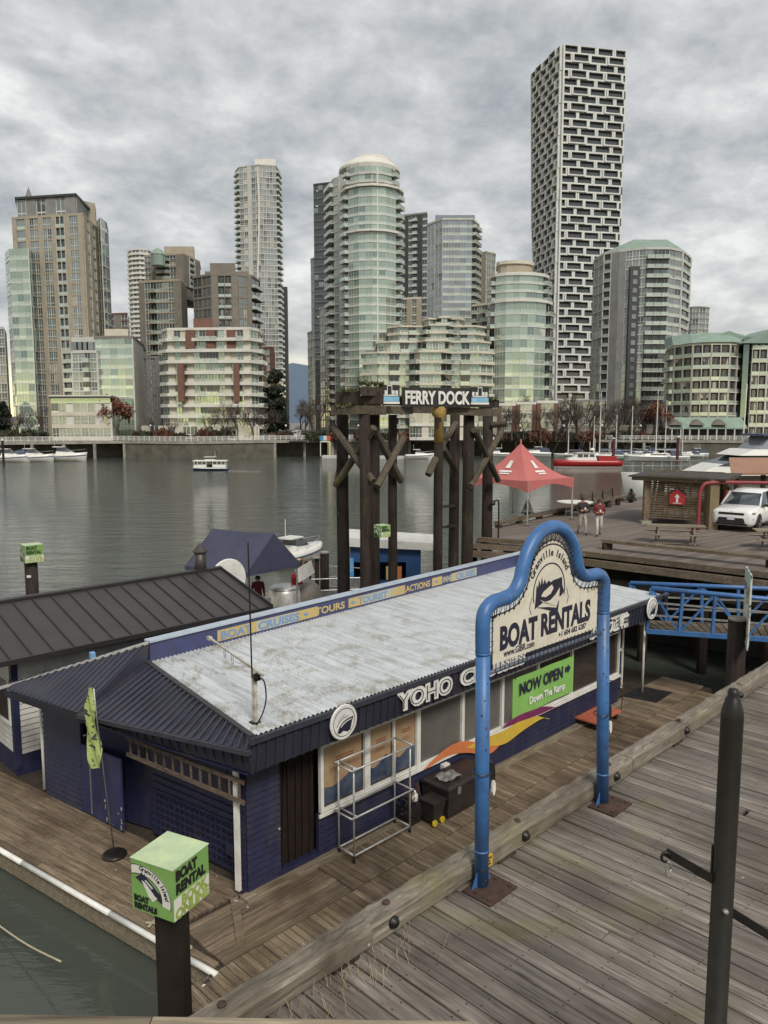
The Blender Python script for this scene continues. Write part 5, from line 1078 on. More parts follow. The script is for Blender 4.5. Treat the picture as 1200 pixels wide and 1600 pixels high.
# ================================================================ public pier across the basin
pm_, t_, b_ = nt('pier_decking'); b_.inputs['Roughness'].default_value = .85; b_.inputs['Specular IOR Level'].default_value = .25
mp = N(t_,'ShaderNodeMapping'); mp.inputs['Rotation'].default_value = (0,0,R(-38)); t_.links.new(N(t_,'ShaderNodeNewGeometry').outputs['Position'], mp.inputs[0])
sx_ = N(t_,'ShaderNodeSeparateXYZ'); t_.links.new(mp.outputs[0], sx_.inputs[0])
dv = N(t_,'ShaderNodeMath', operation='DIVIDE'); dv.inputs[1].default_value = .24; t_.links.new(sx_.outputs[1], dv.inputs[0]); fl_ = N(t_,'ShaderNodeMath', operation='FLOOR'); t_.links.new(dv.outputs[0], fl_.inputs[0])
wn_ = N(t_,'ShaderNodeTexWhiteNoise', noise_dimensions='1D'); t_.links.new(fl_.outputs[0], wn_.inputs['W'])
mp2 = N(t_,'ShaderNodeMapping'); mp2.inputs['Scale'].default_value = (.3,5,1); t_.links.new(mp.outputs[0], mp2.inputs[0])
cc = rampf(t_, noise(t_, mp2.outputs[0], 1.6, 6, .65), [(.35,(.10,.082,.072)),(.7,(.205,.175,.155))])
cc = mix(t_, .5, cc, rampf(t_, wn_.outputs['Value'], [(0,(.09,.075,.065)),(1,(.22,.185,.16))]))
t_.links.new(cc, b_.inputs['Base Color'])
pier = [(3.6,31.5),(7.9,29.5),(12.9,25.3),(24,16),(44,34),(34,72),(16.8,51.2),(5.2,36.3)]
pd = single('public_pier', MB().prism(pier, 3.86, U), pm_, None, None, (12,34,U), False, kind='structure')
edge = pier[:4]; bwood = wood('pier_timber', (.17,.135,.10), (.4,.4,1), .6, .5, .2)
def run(a, b, q): return (a[0]+(b[0]-a[0])*q, a[1]+(b[1]-a[1])*q)
for a, b in zip(edge, edge[1:]):
    d = (Vector(b)-Vector(a)).normalized(); n = Vector((d.y,-d.x)) if d.cross(Vector((0,0,1)).to_2d()) is not None else 0
    n = Vector((d.y, -d.x)); n = n if n.y < 0 else -n
    A, B = Vector(a)+n*.06, Vector(b)+n*.06
    MB().bar((*A,3.93),(*B,3.93),.16,.2).build('edge_timber', bwood, pd); MB().bar((*(A+n*.1),3.62),(*(B+n*.1),3.62),.22,.26).build('waler', bwood, pd); MB().bar((*(A-n*.2),2.9),(*(B-n*.2),2.9),.2,.3).build('waler', w_dark, pd)
    L = (B-A).length
    for k in range(int(L/2.2)+1): p = A+d*(k*2.2)-n*.35; MB().tube([(*p,-1),(*p,3.75)], .19, 8).build('pier_pile', w_pile, pd)
    for k in range(int(L/2.2)): p = A+d*(k*2.2+1.1)-n*2.8; MB().tube([(*p,-1),(*p,3.8)], .19, 7).build('pier_pile', w_pile, pd)
MB().prism([(5.5,35),(14,29),(26,19),(27,20),(14.5,30),(6,36)], -1, 3.85).build('added_shade_wall', dim, pd)  # dark wall added below the deck to stand for the shade under the pier
def bull(pts, label, z=U, hgt=.16, w=.3, lift=.16, step=2.2, cat='beam', mt=None, group=None):
    r_ = thing('pier_bull_rail', label, cat, (*pts[0], z), False, group)
    for a, b in zip(pts, pts[1:]):
        MB().bar((*a,z+lift+hgt/2),(*b,z+lift+hgt/2),w,hgt).build('rail_timber', mt or bwood, r_); L = (Vector(b)-Vector(a)).length; n = max(1,int(L/step))
        for k in range(n+1): p = run(a,b,min(.97,max(.03,k/n))); MB().box(p[0]-.17,p[0]+.17,p[1]-.13,p[1]+.13,z+.003,z+lift).build('block', w_dark, r_)
    return r_
bull([(8.7,30.2),(13.6,26.1),(22,19.2)], 'low timber rail on dark blocks along the near edge of the pier', lift=.28, hgt=.12, w=.38, step=3.4, group='timber rails on the pier')
bull([(5.35,36.2),(9.5,41.6)], 'low timber rail along the far pier edge under the red tent', group='timber rails on the pier')
bull([(9.55,41.7),(16.6,50.9)], 'low timber rail along the far pier edge behind the two walkers', group='timber rails on the pier')
bull([(3.9,31.6),(7.7,29.85)], 'short timber rail on the pier corner beside the ferry gate', group='timber rails on the pier', lift=.1)
# ---------------- ferry gate
fg = thing('ferry_dock_gate', 'tall dark timber pile gate carrying the FERRY DOCK sign', 'gate', (2,28,0), False)
piles = [(535,27,.22),(570,25.4,.19),(584,26.6,.22),(614,28,.17),(686,27.6,.17),(711,31,.21),(733,28.4,.22),(763,32,.23)]
gold = mat('mustard_timber', (.36,.24,.06), (.24,.15,.04), 3, .8)
PT = {}
for px, Y, r_ in piles:
    tp = at(px, 648, Y); PT[px] = tp
    jit = [(tp.x+random.uniform(-.02,.02), Y+random.uniform(-.02,.02), z) for z in (-1.2,1.5,4,6.5,tp.z)]
    MB().tube(jit, [r_*1.1,r_*1.06,r_*1.0,r_*.97,r_*.93], 12).build('pile', w_pile, fg, True)
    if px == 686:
        MB().lathe([(r_*1.04,tp.z-1.0),(r_*1.0,tp.z-.1),(r_*1.5,tp.z),(r_*1.5,tp.z+.28),(r_*.6,tp.z+.3)], (tp.x,Y,0), 12).build('mustard_collar', gold, fg, True)  # mustard coloured collar round the top of this one pile
capm = wood('cap_timber', (.12,.10,.075), (.3,1,1), .5, .6, .15)
def pbar(a, b, Ya, Yb, w, h, m, nm, up=(0,0,1)): MB().bar(at(*a,Ya), at(*b,Yb), w, h, up).build(nm, m, fg)
pbar((521,641),(600,641),26.3,25.4,.34,.30,capm,'cap_beam'); pbar((560,640),(640,641),25.2,27.6,.3,.27,capm,'cap_beam'); pbar((698,642),(780,645),27.9,28.4,.34,.27,capm,'cap_beam'); pbar((640,640),(700,641),31,31,.3,.27,capm,'cap_beam')
pbar((530,622),(600,622),26.4,25.6,.5,.42,w_dark,'top_block'); pbar((562,612),(598,612),25.6,25.7,.45,.28,w_dark,'top_block'); pbar((600,628),(632,629),27.2,27.6,.3,.22,w_dark,'top_block'); pbar((735,630),(776,631),29.4,29.8,.4,.28,w_dark,'top_block')
br = wood('cross_brace_log', (.105,.088,.065), (1,1,.25), .5, .6, .2)
for a, b, Ya, Yb in (((518,664),(583,752),26.6,25.2),((584,668),(525,758),25.1,26.8),((586,672),(627,752),26.3,27.8),((631,684),(589,760),27.6,26.2),((540,672),(528,752),27.3,27.3),((681,716),(669,742),27.4,27),((712,662),(684,706),30.8,28),((692,700),(712,735),28.2,30.6),((741,672),(778,750),28.1,31.6),((784,674),(735,760),31.6,28.1),((768,664),(792,662),31.8,31.5)):
    MB().tube([at(*a,Ya),at(*b,Yb)], .125, 8).build('brace', br, fg)
for a, b in (((690,792),(712,790)),((690,824),(712,821))): MB().bar(at(*a,29),at(*b,31),.08,.1).build('rung', w_dark, fg)
ms_ = MB(); rg = random.Random(12)
for (x0_, x1_, py_, Y_) in ((532,600,611,26.0),(560,598,600,25.6),(600,632,622,27.3),(738,776,624,29.5),(522,600,634,25.9)):
    for k in range(130):
        q = rg.random(); c = at(x0_+(x1_-x0_)*q, py_+rg.uniform(-1,1.5), Y_+rg.uniform(-.25,.25)); a = Vector([rg.gauss(0,.05) for _ in range(3)]); b = Vector([rg.gauss(0,.05) for _ in range(3)])+Vector((0,0,.06)); ms_.add([c-a,c+a,c+b],[(0,1,2)])
tag(ms_.build('moss_and_ferns', mat('moss_green', (.05,.06,.02), (.09,.085,.03), 3, .9), fg), kind='stuff')
bd = [at(628,635,26.9), at(735,637,27.8)]; bdz = (at(628,635,26.9).z, at(628,604,26.9).z)
xd = (bd[1]-bd[0]); xd.z = 0; ang = math.atan2(xd.y, xd.x); xl = xd.length
def gsign(p, name, mb, mats, z):
    q = link(name, mb.mesh(name, mats), fg, Vector((p.x,p.y,z))-Vector((2,28,0)), (0,0,ang)); return q
gsign(bd[0], 'sign_board', MB().box(0,xl,-.03,.05,-.02,.66), black, bdz[0])
def gtext(txt, x, z, w, size, m):
    me = text_mesh(txt, size=size, ext=.02, off=.022); xs = [v.co.x for v in me.vertices]; me.transform(Matrix.Diagonal((w/(max(xs)-min(xs)),1,1,1)) @ Matrix.Translation((-min(xs),0,0))); me.transform(Matrix(((1,0,0,0),(0,0,-1,0),(0,1,0,0),(0,0,0,1))))
    me.materials.clear(); me.materials.append(m); c = Vector((math.cos(ang),math.sin(ang),0)); nrm = Vector((math.sin(ang),-math.cos(ang),0)); p = bd[0]+c*x+nrm*.06
    link('lettering', me, fg, Vector((p.x,p.y,bdz[0]+z))-Vector((2,28,0)), (0,0,ang))
gtext('FERRY DOCK', .1, .1, xl-.16, .62, white)
lb = mat('sign_light_blue', (.22,.48,.66), None, 4, .5)
for (px, py, Y) in ((608,631,25.7),(749,632,27.9)):
    p = at(px, py, Y); mkb = MB().box(-.36,.36,-.03,.03,-.02,.62); ic = gsign(p, 'ferry_emblem', mkb, black, p.z)
    def ib(x0,x1,z0,z1,m,nm): o_ = link(nm, MB().box(x0,x1,-.05,-.031,z0,z1).mesh(nm, m), ic)
    ib(-.36,.36,.0,.07,white,'emblem_wave'); ib(-.34,.34,.08,.24,lb,'emblem_hull'); ib(-.3,.3,.26,.30,white,'emblem_deck')
    for x in (-.27,-.13,.13,.25): ib(x-.045,x+.045,.31,.44,white,'emblem_window')
    ib(-.09,-.07,.31,.6,white,'emblem_cabin'); ib(.07,.09,.31,.6,white,'emblem_cabin'); ib(-.09,.09,.58,.61,white,'emblem_cabin')
# small cube on that gate and the one far left
def mini_cube(base, a, label):
    o_ = cube_sign((0,0,0), a, 40, 0, label, 'cube signs on piles'); o_.location = base; return o_
mini_cube((at(596,838,24.9).x, 24.6, at(590,838,24.9).z), .38, 'small green and white cube sign hung on the left ferry gate piles')
p = at(48,877,24.5); mini_cube((p.x+.02,p.y-.4,p.z), .56, 'green and white cube sign on a pile at the far left edge')
pl = thing('timber_pile', 'dark pile standing in the water at the far left edge', 'pile', (p.x,p.y,0), False); MB().tube([(p.x,p.y,-1),(p.x,p.y,p.z)], .2, 10).build('shaft', w_pile, pl, True); MB().box(p.x-.05,p.x+.08,p.y-.225,p.y-.2,p.z-.5,p.z-.42).build('white_tag', white, pl)
for (px, py, lb_) in ((507,864,'short pile with a pale cap beside the bent over man'),(495,872,'thin short pile left of the ferry gate')):
    p = at(px,py,33); pl = thing('mooring_pile', lb_, 'pile', (p.x,p.y,0), False); MB().tube([(p.x,p.y,-1),(p.x,p.y,p.z)], .2 if px == 507 else .1, 10).build('shaft', w_pile, pl, True); MB().lathe([(.21,p.z),(.21,p.z+.05),(.05,p.z+.1)], (p.x,p.y,0), 10).build('cap', concrete, pl)
# ---------------- blue ferry booth on a float
bo = thing('blue_ferry_booth', 'blue ferry booth with a white roof edge below the gate', 'kiosk', (0,36,F), False)
bm2 = mat('booth_blue', (.02,.07,.19), (.017,.055,.15), 2, .5)
MB().box(-1.9,2.6,35.6,40,.1,F).build('float', w_dark, bo); MB().box(1.05,1.75,36,38.5,F,3.2).build('wall', bm2, bo); MB().box(-1.6,-1.45,36,38.5,F,3.2).build('wall', bm2, bo); MB().box(-1.45,1.05,38.4,38.5,F,3.2).build('wall', bm2, bo); MB().box(-1.45,1.05,36.0,36.06,F,1.5).build('counter', bm2, bo); MB().box(-1.45,1.05,36,36.06,2.4,3.2).build('wall', bm2, bo)
MB().hexa([(-1.8,35.7,3.2),(2.5,35.7,3.0),(2.5,38.7,3.0),(-1.8,38.7,3.2)],[(-1.8,35.7,3.62),(2.5,35.7,3.34),(2.5,38.7,3.34),(-1.8,38.7,3.62)]).build('roof', mat('roof_white', (.60,.60,.57), (.48,.48,.45), 2, .6), bo)
for k, m_ in enumerate((strip_y, rib_o)): MB().box(.1+k*.42,.42+k*.42,35.95,35.995,1.55,2.2).build('poster', m_, bo)
MB().box(-1.66,-1.44,35.9,35.96,1.0,2.6).build('price_board', mat('sky_blue_board', (.06,.27,.55), (.2,.4,.6), 3, .5), bo)
for z in (1.0,1.45): MB().tube([(-.4,34.9,z),(3.2,34.9,z)], .035, 6).build('hand_rail', blue_pipe, bo)
# ---------------- broad low barge beyond the office
FB = 1.3
kf = single('kiosk_barge', MB().prism([(-9.6,28.9),(-5.2,24.9),(3.0,33),(-1.5,39.5)], .02, FB-.004), mat('grey_float_deck', (.20,.19,.17), (.14,.135,.125), .8, .85), None, None, (-3,33,FB), False, kind='structure')
gr = thing('galvanised_railing', 'short galvanised railing on the barge left of the ferry gate', 'railing', (-1.8,32.8,FB), False)
pr = [(-3.1,32.2),(-.75,32.6),(-.7,34.6),(-2.7,35.3)]
for a, b in zip(pr, pr[1:]):
    for z in (FB+.1,FB+.55,FB+1.05): MB().tube([(*a,z),(*b,z)], .03, 6).build('rail', steel, gr)
    for k in range(3): q = run(a,b,k/2); MB().tube([(*q,FB),(*q,FB+1.05)], .03, 6).build('post', steel, gr)
    MB().bar((*run(a,b,.02),FB+.32),(*run(a,b,.98),FB+.32),.012,.40).build('mesh_panel', steel, gr)
# ---------------- navy canvas kiosk
kk = thing('navy_canopy_kiosk', 'stall under a navy blue gabled canvas roof beyond the charcoal roof', 'kiosk', (-5.5,29,FB), False)
ncv = mat('navy_canvas', (.048,.053,.095), (.038,.042,.078), 1.5, .7)
A, B, C, D = Vector((-7.66,29.1)), Vector((-5.04,27.8)), Vector((-3.3,29.8)), Vector((-5.9,31.1)); r0_, r1_ = (A+D)/2, (B+C)/2; ez, rz_ = 3.5, 4.83
def sag(p, q, n=6): return [(*p.lerp(q,k/n),) for k in range(n+1)]
def roof_side(e0, e1, g0, g1, n=8, m_=6):
    vs = []
    for i in range(m_+1):
        for k in range(n+1):
            a_, b_ = e0.lerp(e1,k/n), g0.lerp(g1,k/n); q = i/m_; p = a_.lerp(b_,q); z = ez+(rz_-ez)*q-.05*math.sin(math.pi*q)*(1+.5*math.sin(k*1.7))-.03*math.sin(math.pi*k/n)*q; vs.append((p.x,p.y,z))
    return vs, [(i*(n+1)+k,i*(n+1)+k+1,(i+1)*(n+1)+k+1,(i+1)*(n+1)+k) for i in range(m_) for k in range(n)]
cvb = MB(); cvb.add(*roof_side(A,B,r0_,r1_)); cvb.add(*roof_side(D,C,r0_,r1_)); cvb.build('canopy', ncv, kk, True)
MB().add([(*B,ez),(*C,ez),(*r1_,rz_-.01)],[(0,1,2)]).build('gable_panel', ncv, kk); MB().add([(*A,ez),(*r0_,rz_-.01),(*D,ez)],[(0,1,2)]).build('gable_panel', ncv, kk)
for a, b in ((A,B),(B,C),(C,D),(D,A)): MB().bar((*a,ez-.06),(*b,ez-.06),.02,.15).build('valance', ncv, kk)
for q in (A,B,C,D): p = q+(((A+C)/2)-q)*.06; MB().tube([(*p,FB),(*p,ez)], .035, 6).build('post', steel, kk)
MB().bar((-5.2,28.9,FB+.45),(-4.6,29.6,FB+.45),.5,.9).build('wire_stand', steel, kk); MB().bar((-3.75,30.6,FB+1.35),(-3.35,31.0,FB+1.35),.03,.5).build('menu_board', red_paint, kk); MB().bar((-3.5,30.3,FB+1.55),(-2.9,30.9,FB+1.85),.04,.55).build('white_board', white, kk)
tk = thing('silver_covered_tank', 'silver foil wrapped round tank beside the navy kiosk', 'tank', (-4.1,30.9,FB), False)
foil = mat('silver_foil', (.62,.62,.60), (.42,.42,.40), 3, .35, .45, .6, 5)
MB().lathe([(.72,FB),(.70,FB+.4),(.64,FB+.85),(.57,FB+1.05),(.5,FB+1.12),(.05,FB+1.18)], (-4.05,30.7,0), 22).build('tank_body', foil, tk, True); MB().lathe([(.6,FB+.98),(.64,FB+1.02),(.6,FB+1.06)], (-4.05,30.7,0), 22).build('rim', steel, tk, True)
tk2 = thing('grey_tarp_pile', 'grey tarpaulin covered heap right of the silver tank', 'tarp', (-3.1,31.3,FB), False); MB().loft([[(-3.2+math.cos(a)*r_,31.6+math.sin(a)*r_*.7,z) for a in [k*math.pi/6 for k in range(12)]] for r_,z in ((.7,FB),(.64,FB+.5),(.5,FB+.9),(.25,FB+1.08))]).build('tarp', mat('taupe_tarp', (.24,.22,.19), (.17,.155,.135), 2, .7), tk2, True)
# ---------------- red tent
tn = thing('red_canopy_tent', 'red pop-up canopy tent with white print on the far pier', 'tent', (7.5,39.5,U), False)
rc = mat('red_canvas', (.46,.135,.125), (.41,.12,.11), 1.5, .7)
c_ = Vector((7.05,39.7)); hw = 1.95; cr_ = [c_+Vector((math.cos(R(a)),math.sin(R(a))))*hw*1.414 for a in (-92,-2,88,178)]
ez = at(833,752,37).z; pkz = at(812,692,39.7).z; vs, fs = [], []
def cat_pt(a, b, u, v): # u along edge, v towards the peak; saddle curve
    e_ = a.lerp(b, u); p = e_.lerp(c_, v); droop = (abs(u-.5)*2)**2; z0 = ez+.40*(1-droop*1.0)*0 ; h = (pkz-ez)
    return (p.x, p.y, ez+h*(v**1.75)+.0+(.16*(1-droop))*(1-v)*0+ .10*(1-(2*u-1)**2)*(1-v)*.0)
tm = MB(); nU, nV = 8, 8
for i in range(4):
    a, b = cr_[i], cr_[(i+1)%4]; vs = [cat_pt(a,b,u/nU,v/nV) for v in range(nV+1) for u in range(nU+1)]
    tm.add(vs, [(v*(nU+1)+u,v*(nU+1)+u+1,(v+1)*(nU+1)+u+1,(v+1)*(nU+1)+u) for v in range(nV) for u in range(nU)])
tm.build('canopy', rc, tn, True)
for i in range(4):
    a, b = cr_[i], cr_[(i+1)%4]; m_ = MB(); n = 10; top = [(*a.lerp(b,k/n),ez+.01) for k in range(n+1)]; bot = [(*a.lerp(b,k/n),ez-.22-.34*abs(2*k/n-1)**1.6) for k in range(n+1)]
    m_.add(bot+top, [(k,k+1,n+2+k,n+1+k) for k in range(n)]); m_.build('valance', rc, tn, True)
for q in cr_: p = q.lerp(c_,.02); MB().box(p.x-.035,p.x+.035,p.y-.035,p.y+.035,U,ez).build('leg', steel, tn); MB().box(p.x-.1,p.x+.1,p.y-.1,p.y+.1,U+.003,U+.02).build('foot', dark_steel, tn)
MB().lathe([(.05,pkz-.1),(.05,pkz+.12),(.01,pkz+.2)], (c_.x,c_.y,0), 8).build('peak', rc, tn)
def on_tent(i, u, v): a, b = cr_[i], cr_[(i+1)%4]; p = Vector(cat_pt(a,b,u,v)); return p
for i in (3,0):
    for (u0,u1,v0,v1) in ((.42,.56,.48,.66),(.34,.66,.36,.41),(.40,.62,.29,.33)):
        q = [on_tent(i,u0,v0),on_tent(i,u1,v0),on_tent(i,u1,v1),on_tent(i,u0,v1)]; n = (q[1]-q[0]).cross(q[3]-q[0]).normalized(); n = n if n.z > 0 else -n
        MB().add([x+n*.05 for x in q]+[x+n*.02 for x in q], [(0,1,2,3),(7,6,5,4),(0,4,5,1),(1,5,6,2),(2,6,7,3),(3,7,4,0)]).build('white_print', white, tn)
# ---------------- people
dgp = bpy.context
def person(label, loc, yaw, J, cols, hgt=1.7, hair=(.02,.015,.012), group=None, hairlong=False):
    # J: joints of one connected figure, facing -y; cols: jacket, trousers, shoe colours
    k = hgt/1.72; names = list(J); bones = [('pelvis','spine'),('spine','chest'),('chest','neck'),('neck','head'),('head','crown'),('chest','shL'),('shL','elL'),('elL','wrL'),('wrL','haL'),('chest','shR'),('shR','elR'),('elR','wrR'),('wrR','haR'),('pelvis','hiL'),('hiL','knL'),('knL','anL'),('anL','toL'),('pelvis','hiR'),('hiR','knR'),('knR','anR'),('anR','toR')]
    rad = dict(pelvis=.155,spine=.15,chest=.165,neck=.062,head=.098,crown=.075,sh=.085,el=.062,wr=.045,ha=.04,hi=.105,kn=.075,an=.052,to=.045)
    me = bpy.data.meshes.new('person'); me.from_pydata([Vector(J[n])*k for n in names], [(names.index(a),names.index(b)) for a,b in bones], [])
    o = bpy.data.objects.new('person', me); COL.objects.link(o); o.modifiers.new('skin','SKIN'); sub = o.modifiers.new('sub','SUBSURF'); sub.levels = 2; sub.render_levels = 2
    for i, n in enumerate(names):
        r_ = rad.get(n, rad.get(n[:2], .06))*k; sv = me.skin_vertices[0].data[i]; sv.radius = (r_, r_*(.72 if n in ('chest','spine','pelvis') else .9)); sv.use_root = (n == 'pelvis')
    bpy.context.view_layer.update(); ev = bpy.data.meshes.new_from_object(o.evaluated_get(bpy.context.evaluated_depsgraph_get())); bpy.data.objects.remove(o)
    mats = [mat('jacket_'+label[:9], cols[0], None, 12, .85), mat('trousers_'+label[:9], cols[1], None, 12, .85), skin, mat('shoe_'+label[:9], cols[2], None, 9, .7)]
    ev.materials.clear()
    for m_ in mats: ev.materials.append(m_)
    reg = {'neck>head':2,'head>crown':2,'wrL>haL':2,'wrR>haR':2,'anL>toL':3,'anR>toR':3}
    for p in ev.polygons:
        best = (9,0)
        for a, b in bones:
            A_, B_ = Vector(J[a])*k, Vector(J[b])*k; d = B_-A_; u = max(0,min(1,(p.center-A_).dot(d)/d.dot(d))); ds_ = (p.center-A_-d*u).length
            rr = reg.get(a+'>'+b, 1 if a[:2] in ('hi','kn') or b[:2] in ('hi','kn') else 0)
            if a == 'pelvis' and b == 'spine': rr = 0
            if ds_ < best[0]: best = (ds_, rr)
        p.material_index = best[1]; p.use_smooth = True
    # fingers and face are part of the same mesh
    bmx = bmesh.new(); bmx.from_mesh(ev); ex = MB(); ex.mat(2)
    for sd_ in 'LR':
        w_, h_ = Vector(J['wr'+sd_])*k, Vector(J['ha'+sd_])*k; d = (h_-w_).normalized(); sdv = d.cross(Vector((0,1,0))).normalized() if abs(d.y) < .9 else Vector((1,0,0))
        for q in range(4): b0 = h_+sdv*(q-1.5)*.017; L = (.05,.06,.057,.045)[q]; ex.tube([b0, b0+d*L*.6, b0+d*L+Vector((0,-.012,-.012))], [.009,.0085,.007], 5)
        ex.tube([w_.lerp(h_,.5)+sdv*.03, w_.lerp(h_,.9)+sdv*.055, h_+sdv*.05+d*.015], [.011,.01,.008], 5)
    hd = Vector(J['head'])*k; cr__ = Vector(J['crown'])*k; fw = Vector((0,-1,0))
    if J['head'][1] < -.3: fw = (hd-Vector(J['neck'])*k).normalized()
    nose = hd+fw*.095+Vector((0,0,.0)); ex.tube([nose+Vector((0,0,.03)), nose+fw*.02+Vector((0,0,-.012)), nose+Vector((0,0,-.02))], [.007,.013,.009], 6)
    for sgn in (-1,1): ex.tube([hd+Vector((sgn*.088,0,.02)), hd+Vector((sgn*.1,.01,-.02))], [.014,.012], 5); ex.mat(3); ex.lathe([(.011,0),(.006,.006)], hd+fw*.088+Vector((sgn*.032,0,.028)), 6, Matrix.Rotation(math.pi/2,4,'X')); ex.mat(2)
    tmp = ex.mesh('x', mats); bmx.from_mesh(tmp); bmx.to_mesh(ev); bmx.free()
    o = link('person', ev, None, loc, (0,0,R(yaw))); o['_o'] = (0,0,0); tag(o, label, 'person', group)
    hm = MB(); up = (cr__-Vector(J['neck'])*k).normalized(); back = -fw
    rows = []
    for i in range(6):
        a = -.25+i*.36; rr_ = .112*math.cos(max(-.3,a-.35)) if i < 5 else .01; c = hd+up*(.018+.10*math.sin(a))+back*.016; rows.append([c+Vector((math.cos(q),math.sin(q)*1.05,0))*max(.008,.112*math.cos(a*.85) if i < 5 else .01) for q in [w*math.pi/6 for w in range(12)]])
    hm.loft(rows)
    if hairlong: hm.loft([[hd+back*(.07)+Vector((math.cos(q)*w_,math.sin(q)*.05,z)) for q in [w*math.pi/4 for w in range(8)]] for w_, z in ((.09,.04),(.10,-.08),(.085,-.18),(.05,-.24))])
    hm.build('hair', mat('hair_'+label[:9], hair, None, 9, .6), o, True)
    return o
stand = dict(pelvis=(0,0,.93),spine=(0,-.01,1.12),chest=(0,0,1.33),neck=(0,-.01,1.47),head=(0,-.03,1.58),crown=(0,-.02,1.665),shL=(.19,0,1.38),elL=(.25,.02,1.12),wrL=(.14,-.2,1.1),haL=(.07,-.27,1.14),shR=(-.19,0,1.38),elR=(-.26,.03,1.12),wrR=(-.14,-.19,1.08),haR=(-.07,-.26,1.13),hiL=(.095,0,.88),knL=(.1,-.16,.5),anL=(.1,-.14,.09),toL=(.11,-.30,.04),hiR=(-.095,0,.88),knR=(-.1,.02,.48),anR=(-.1,.26,.14),toR=(-.1,.15,.045))
pa = person('walker in a dark hooded coat and pale trousers carrying a cup on the pier', (8.85,34.0,U), 8, stand, ((.035,.027,.025),(.36,.33,.30),(.02,.015,.015)), 1.74)
s2 = dict(stand); s2.update(knR=(-.1,-.16,.5),anR=(-.1,-.13,.09),toR=(-.11,-.29,.04),knL=(.1,.03,.48),anL=(.1,.27,.14),toL=(.1,.16,.045),elR=(-.25,.03,1.12))
pb_ = person('walker with long dark hair in a maroon jacket and white trousers on the pier', (9.48,33.6,U), -6, s2, ((.16,.025,.03),(.52,.50,.47),(.02,.015,.015)), 1.66, (.015,.011,.01), hairlong=True)
for (o_, off_) in ((pa,(.0,-.30,1.20)),(pb_,(.0,-.29,1.14))):
    cp = thing('coffee_cup', 'white paper cup held by the '+('dark coated' if o_ is pa else 'maroon jacketed')+' walker', 'cup', tuple(o_.matrix_basis @ Vector(off_)), False, 'cups in the walkers hands'); b_o = cp['_o']
    MB().lathe([(.028,b_o[2]-.06),(.04,b_o[2]+.05)], (b_o[0],b_o[1],0), 10).build('cup_body', white, cp, True); MB().lathe([(.043,b_o[2]+.05),(.04,b_o[2]+.066)], (b_o[0],b_o[1],0), 10).build('lid', white, cp)
bend = dict(pelvis=(0,.05,.92),spine=(0,-.12,1.04),chest=(0,-.34,1.12),neck=(0,-.48,1.14),head=(0,-.60,1.12),crown=(0,-.68,1.13),shL=(.19,-.36,1.1),elL=(.24,-.44,.84),wrL=(.18,-.55,.62),haL=(.16,-.58,.54),shR=(-.19,-.36,1.1),elR=(-.24,-.44,.84),wrR=(-.18,-.55,.62),haR=(-.16,-.58,.54),hiL=(.1,.04,.88),knL=(.14,-.12,.5),anL=(.14,.0,.09),toL=(.15,-.17,.04),hiR=(-.1,.04,.88),knR=(-.12,.18,.5),anR=(-.12,.42,.12),toR=(-.12,.28,.045))
p = at(486,905,36.5); person('man in a brown jacket bending forward beside the navy kiosk', (p.x,36.5,FB), -75, bend, ((.12,.085,.06),(.02,.018,.018),(.01,.01,.01)), 1.75)
st2 = dict(stand); st2.update(knL=(.1,-.02,.5),anL=(.1,0,.09),toL=(.11,-.16,.04),knR=(-.1,-.02,.5),anR=(-.1,0,.09),toR=(-.11,-.16,.04),elL=(.24,.02,1.1),wrL=(.25,-.06,.86),haL=(.25,-.08,.78),elR=(-.24,.02,1.1),wrR=(-.25,-.06,.86),haR=(-.25,-.08,.78))
person('attendant in a dark red top standing under the navy canopy', (-5.0,29.9,FB), 20, st2, ((.15,.02,.025),(.03,.03,.04),(.01,.01,.01)), 1.7)
p = at(1136,832,37.5); person('man in dark clothes and a red jacket leaning by the shelter post', (at(1136,820,39).x,39,U), 0, st2, ((.20,.02,.03),(.02,.02,.022),(.01,.01,.01)), 1.78)
# ---------------- picnic tables, bench, round table
def picnic(label, x, y, rz):
    r_ = thing('picnic_table', label, 'table', (0,0,0), False, 'picnic tables on the pier'); tw_ = w_pale
    for k in range(4): MB().box(-1.15,1.15,-.36+k*.18,-.19+k*.18,.72,.765).build('top_board', tw_, r_)
    for s_ in (-1,1):
        for k in range(2): MB().box(-1.15,1.15,s_*.72-.14+k*.145,s_*.72-.005+k*.145,.42,.46).build('seat_board', tw_, r_)
        for q in (-1,1): MB().bar((s_*.7,q*.62,0),(s_*.7,q*.25,.72),.05,.09).build('leg', tw_, r_)
        MB().bar((s_*.7,-.8,.39),(s_*.7,.8,.39),.05,.08).build('seat_bearer', tw_, r_); MB().bar((s_*.7,-.36,.69),(s_*.7,.36,.69),.05,.06).build('top_bearer', tw_, r_)
    r_.location = (x,y,U); r_.rotation_euler = (0,0,R(rz)); return r_
picnic('grey picnic table in front of the slatted shelter', 12.1, 31.6, -14); picnic('grey picnic table cut by the right picture edge', 15.9, 30.1, -14)
bn = thing('slatted_bench', 'long timber bench with slatted back on the far pier edge', 'bench', (12.5,44,U), False)
a0, b0 = Vector((11.2,42.3)), Vector((14.4,46.6)); nb = Vector((-(b0-a0).y,(b0-a0).x)).normalized()
for k in range(3): MB().bar((*(a0+nb*k*.13),U+.45),(*(b0+nb*k*.13),U+.45),.12,.05).build('seat_board', bwood, bn)
for k in range(3): MB().bar((*(a0+nb*.42),U+.62+k*.15),(*(b0+nb*.46),U+.62+k*.15),.04,.12).build('back_board', bwood, bn)
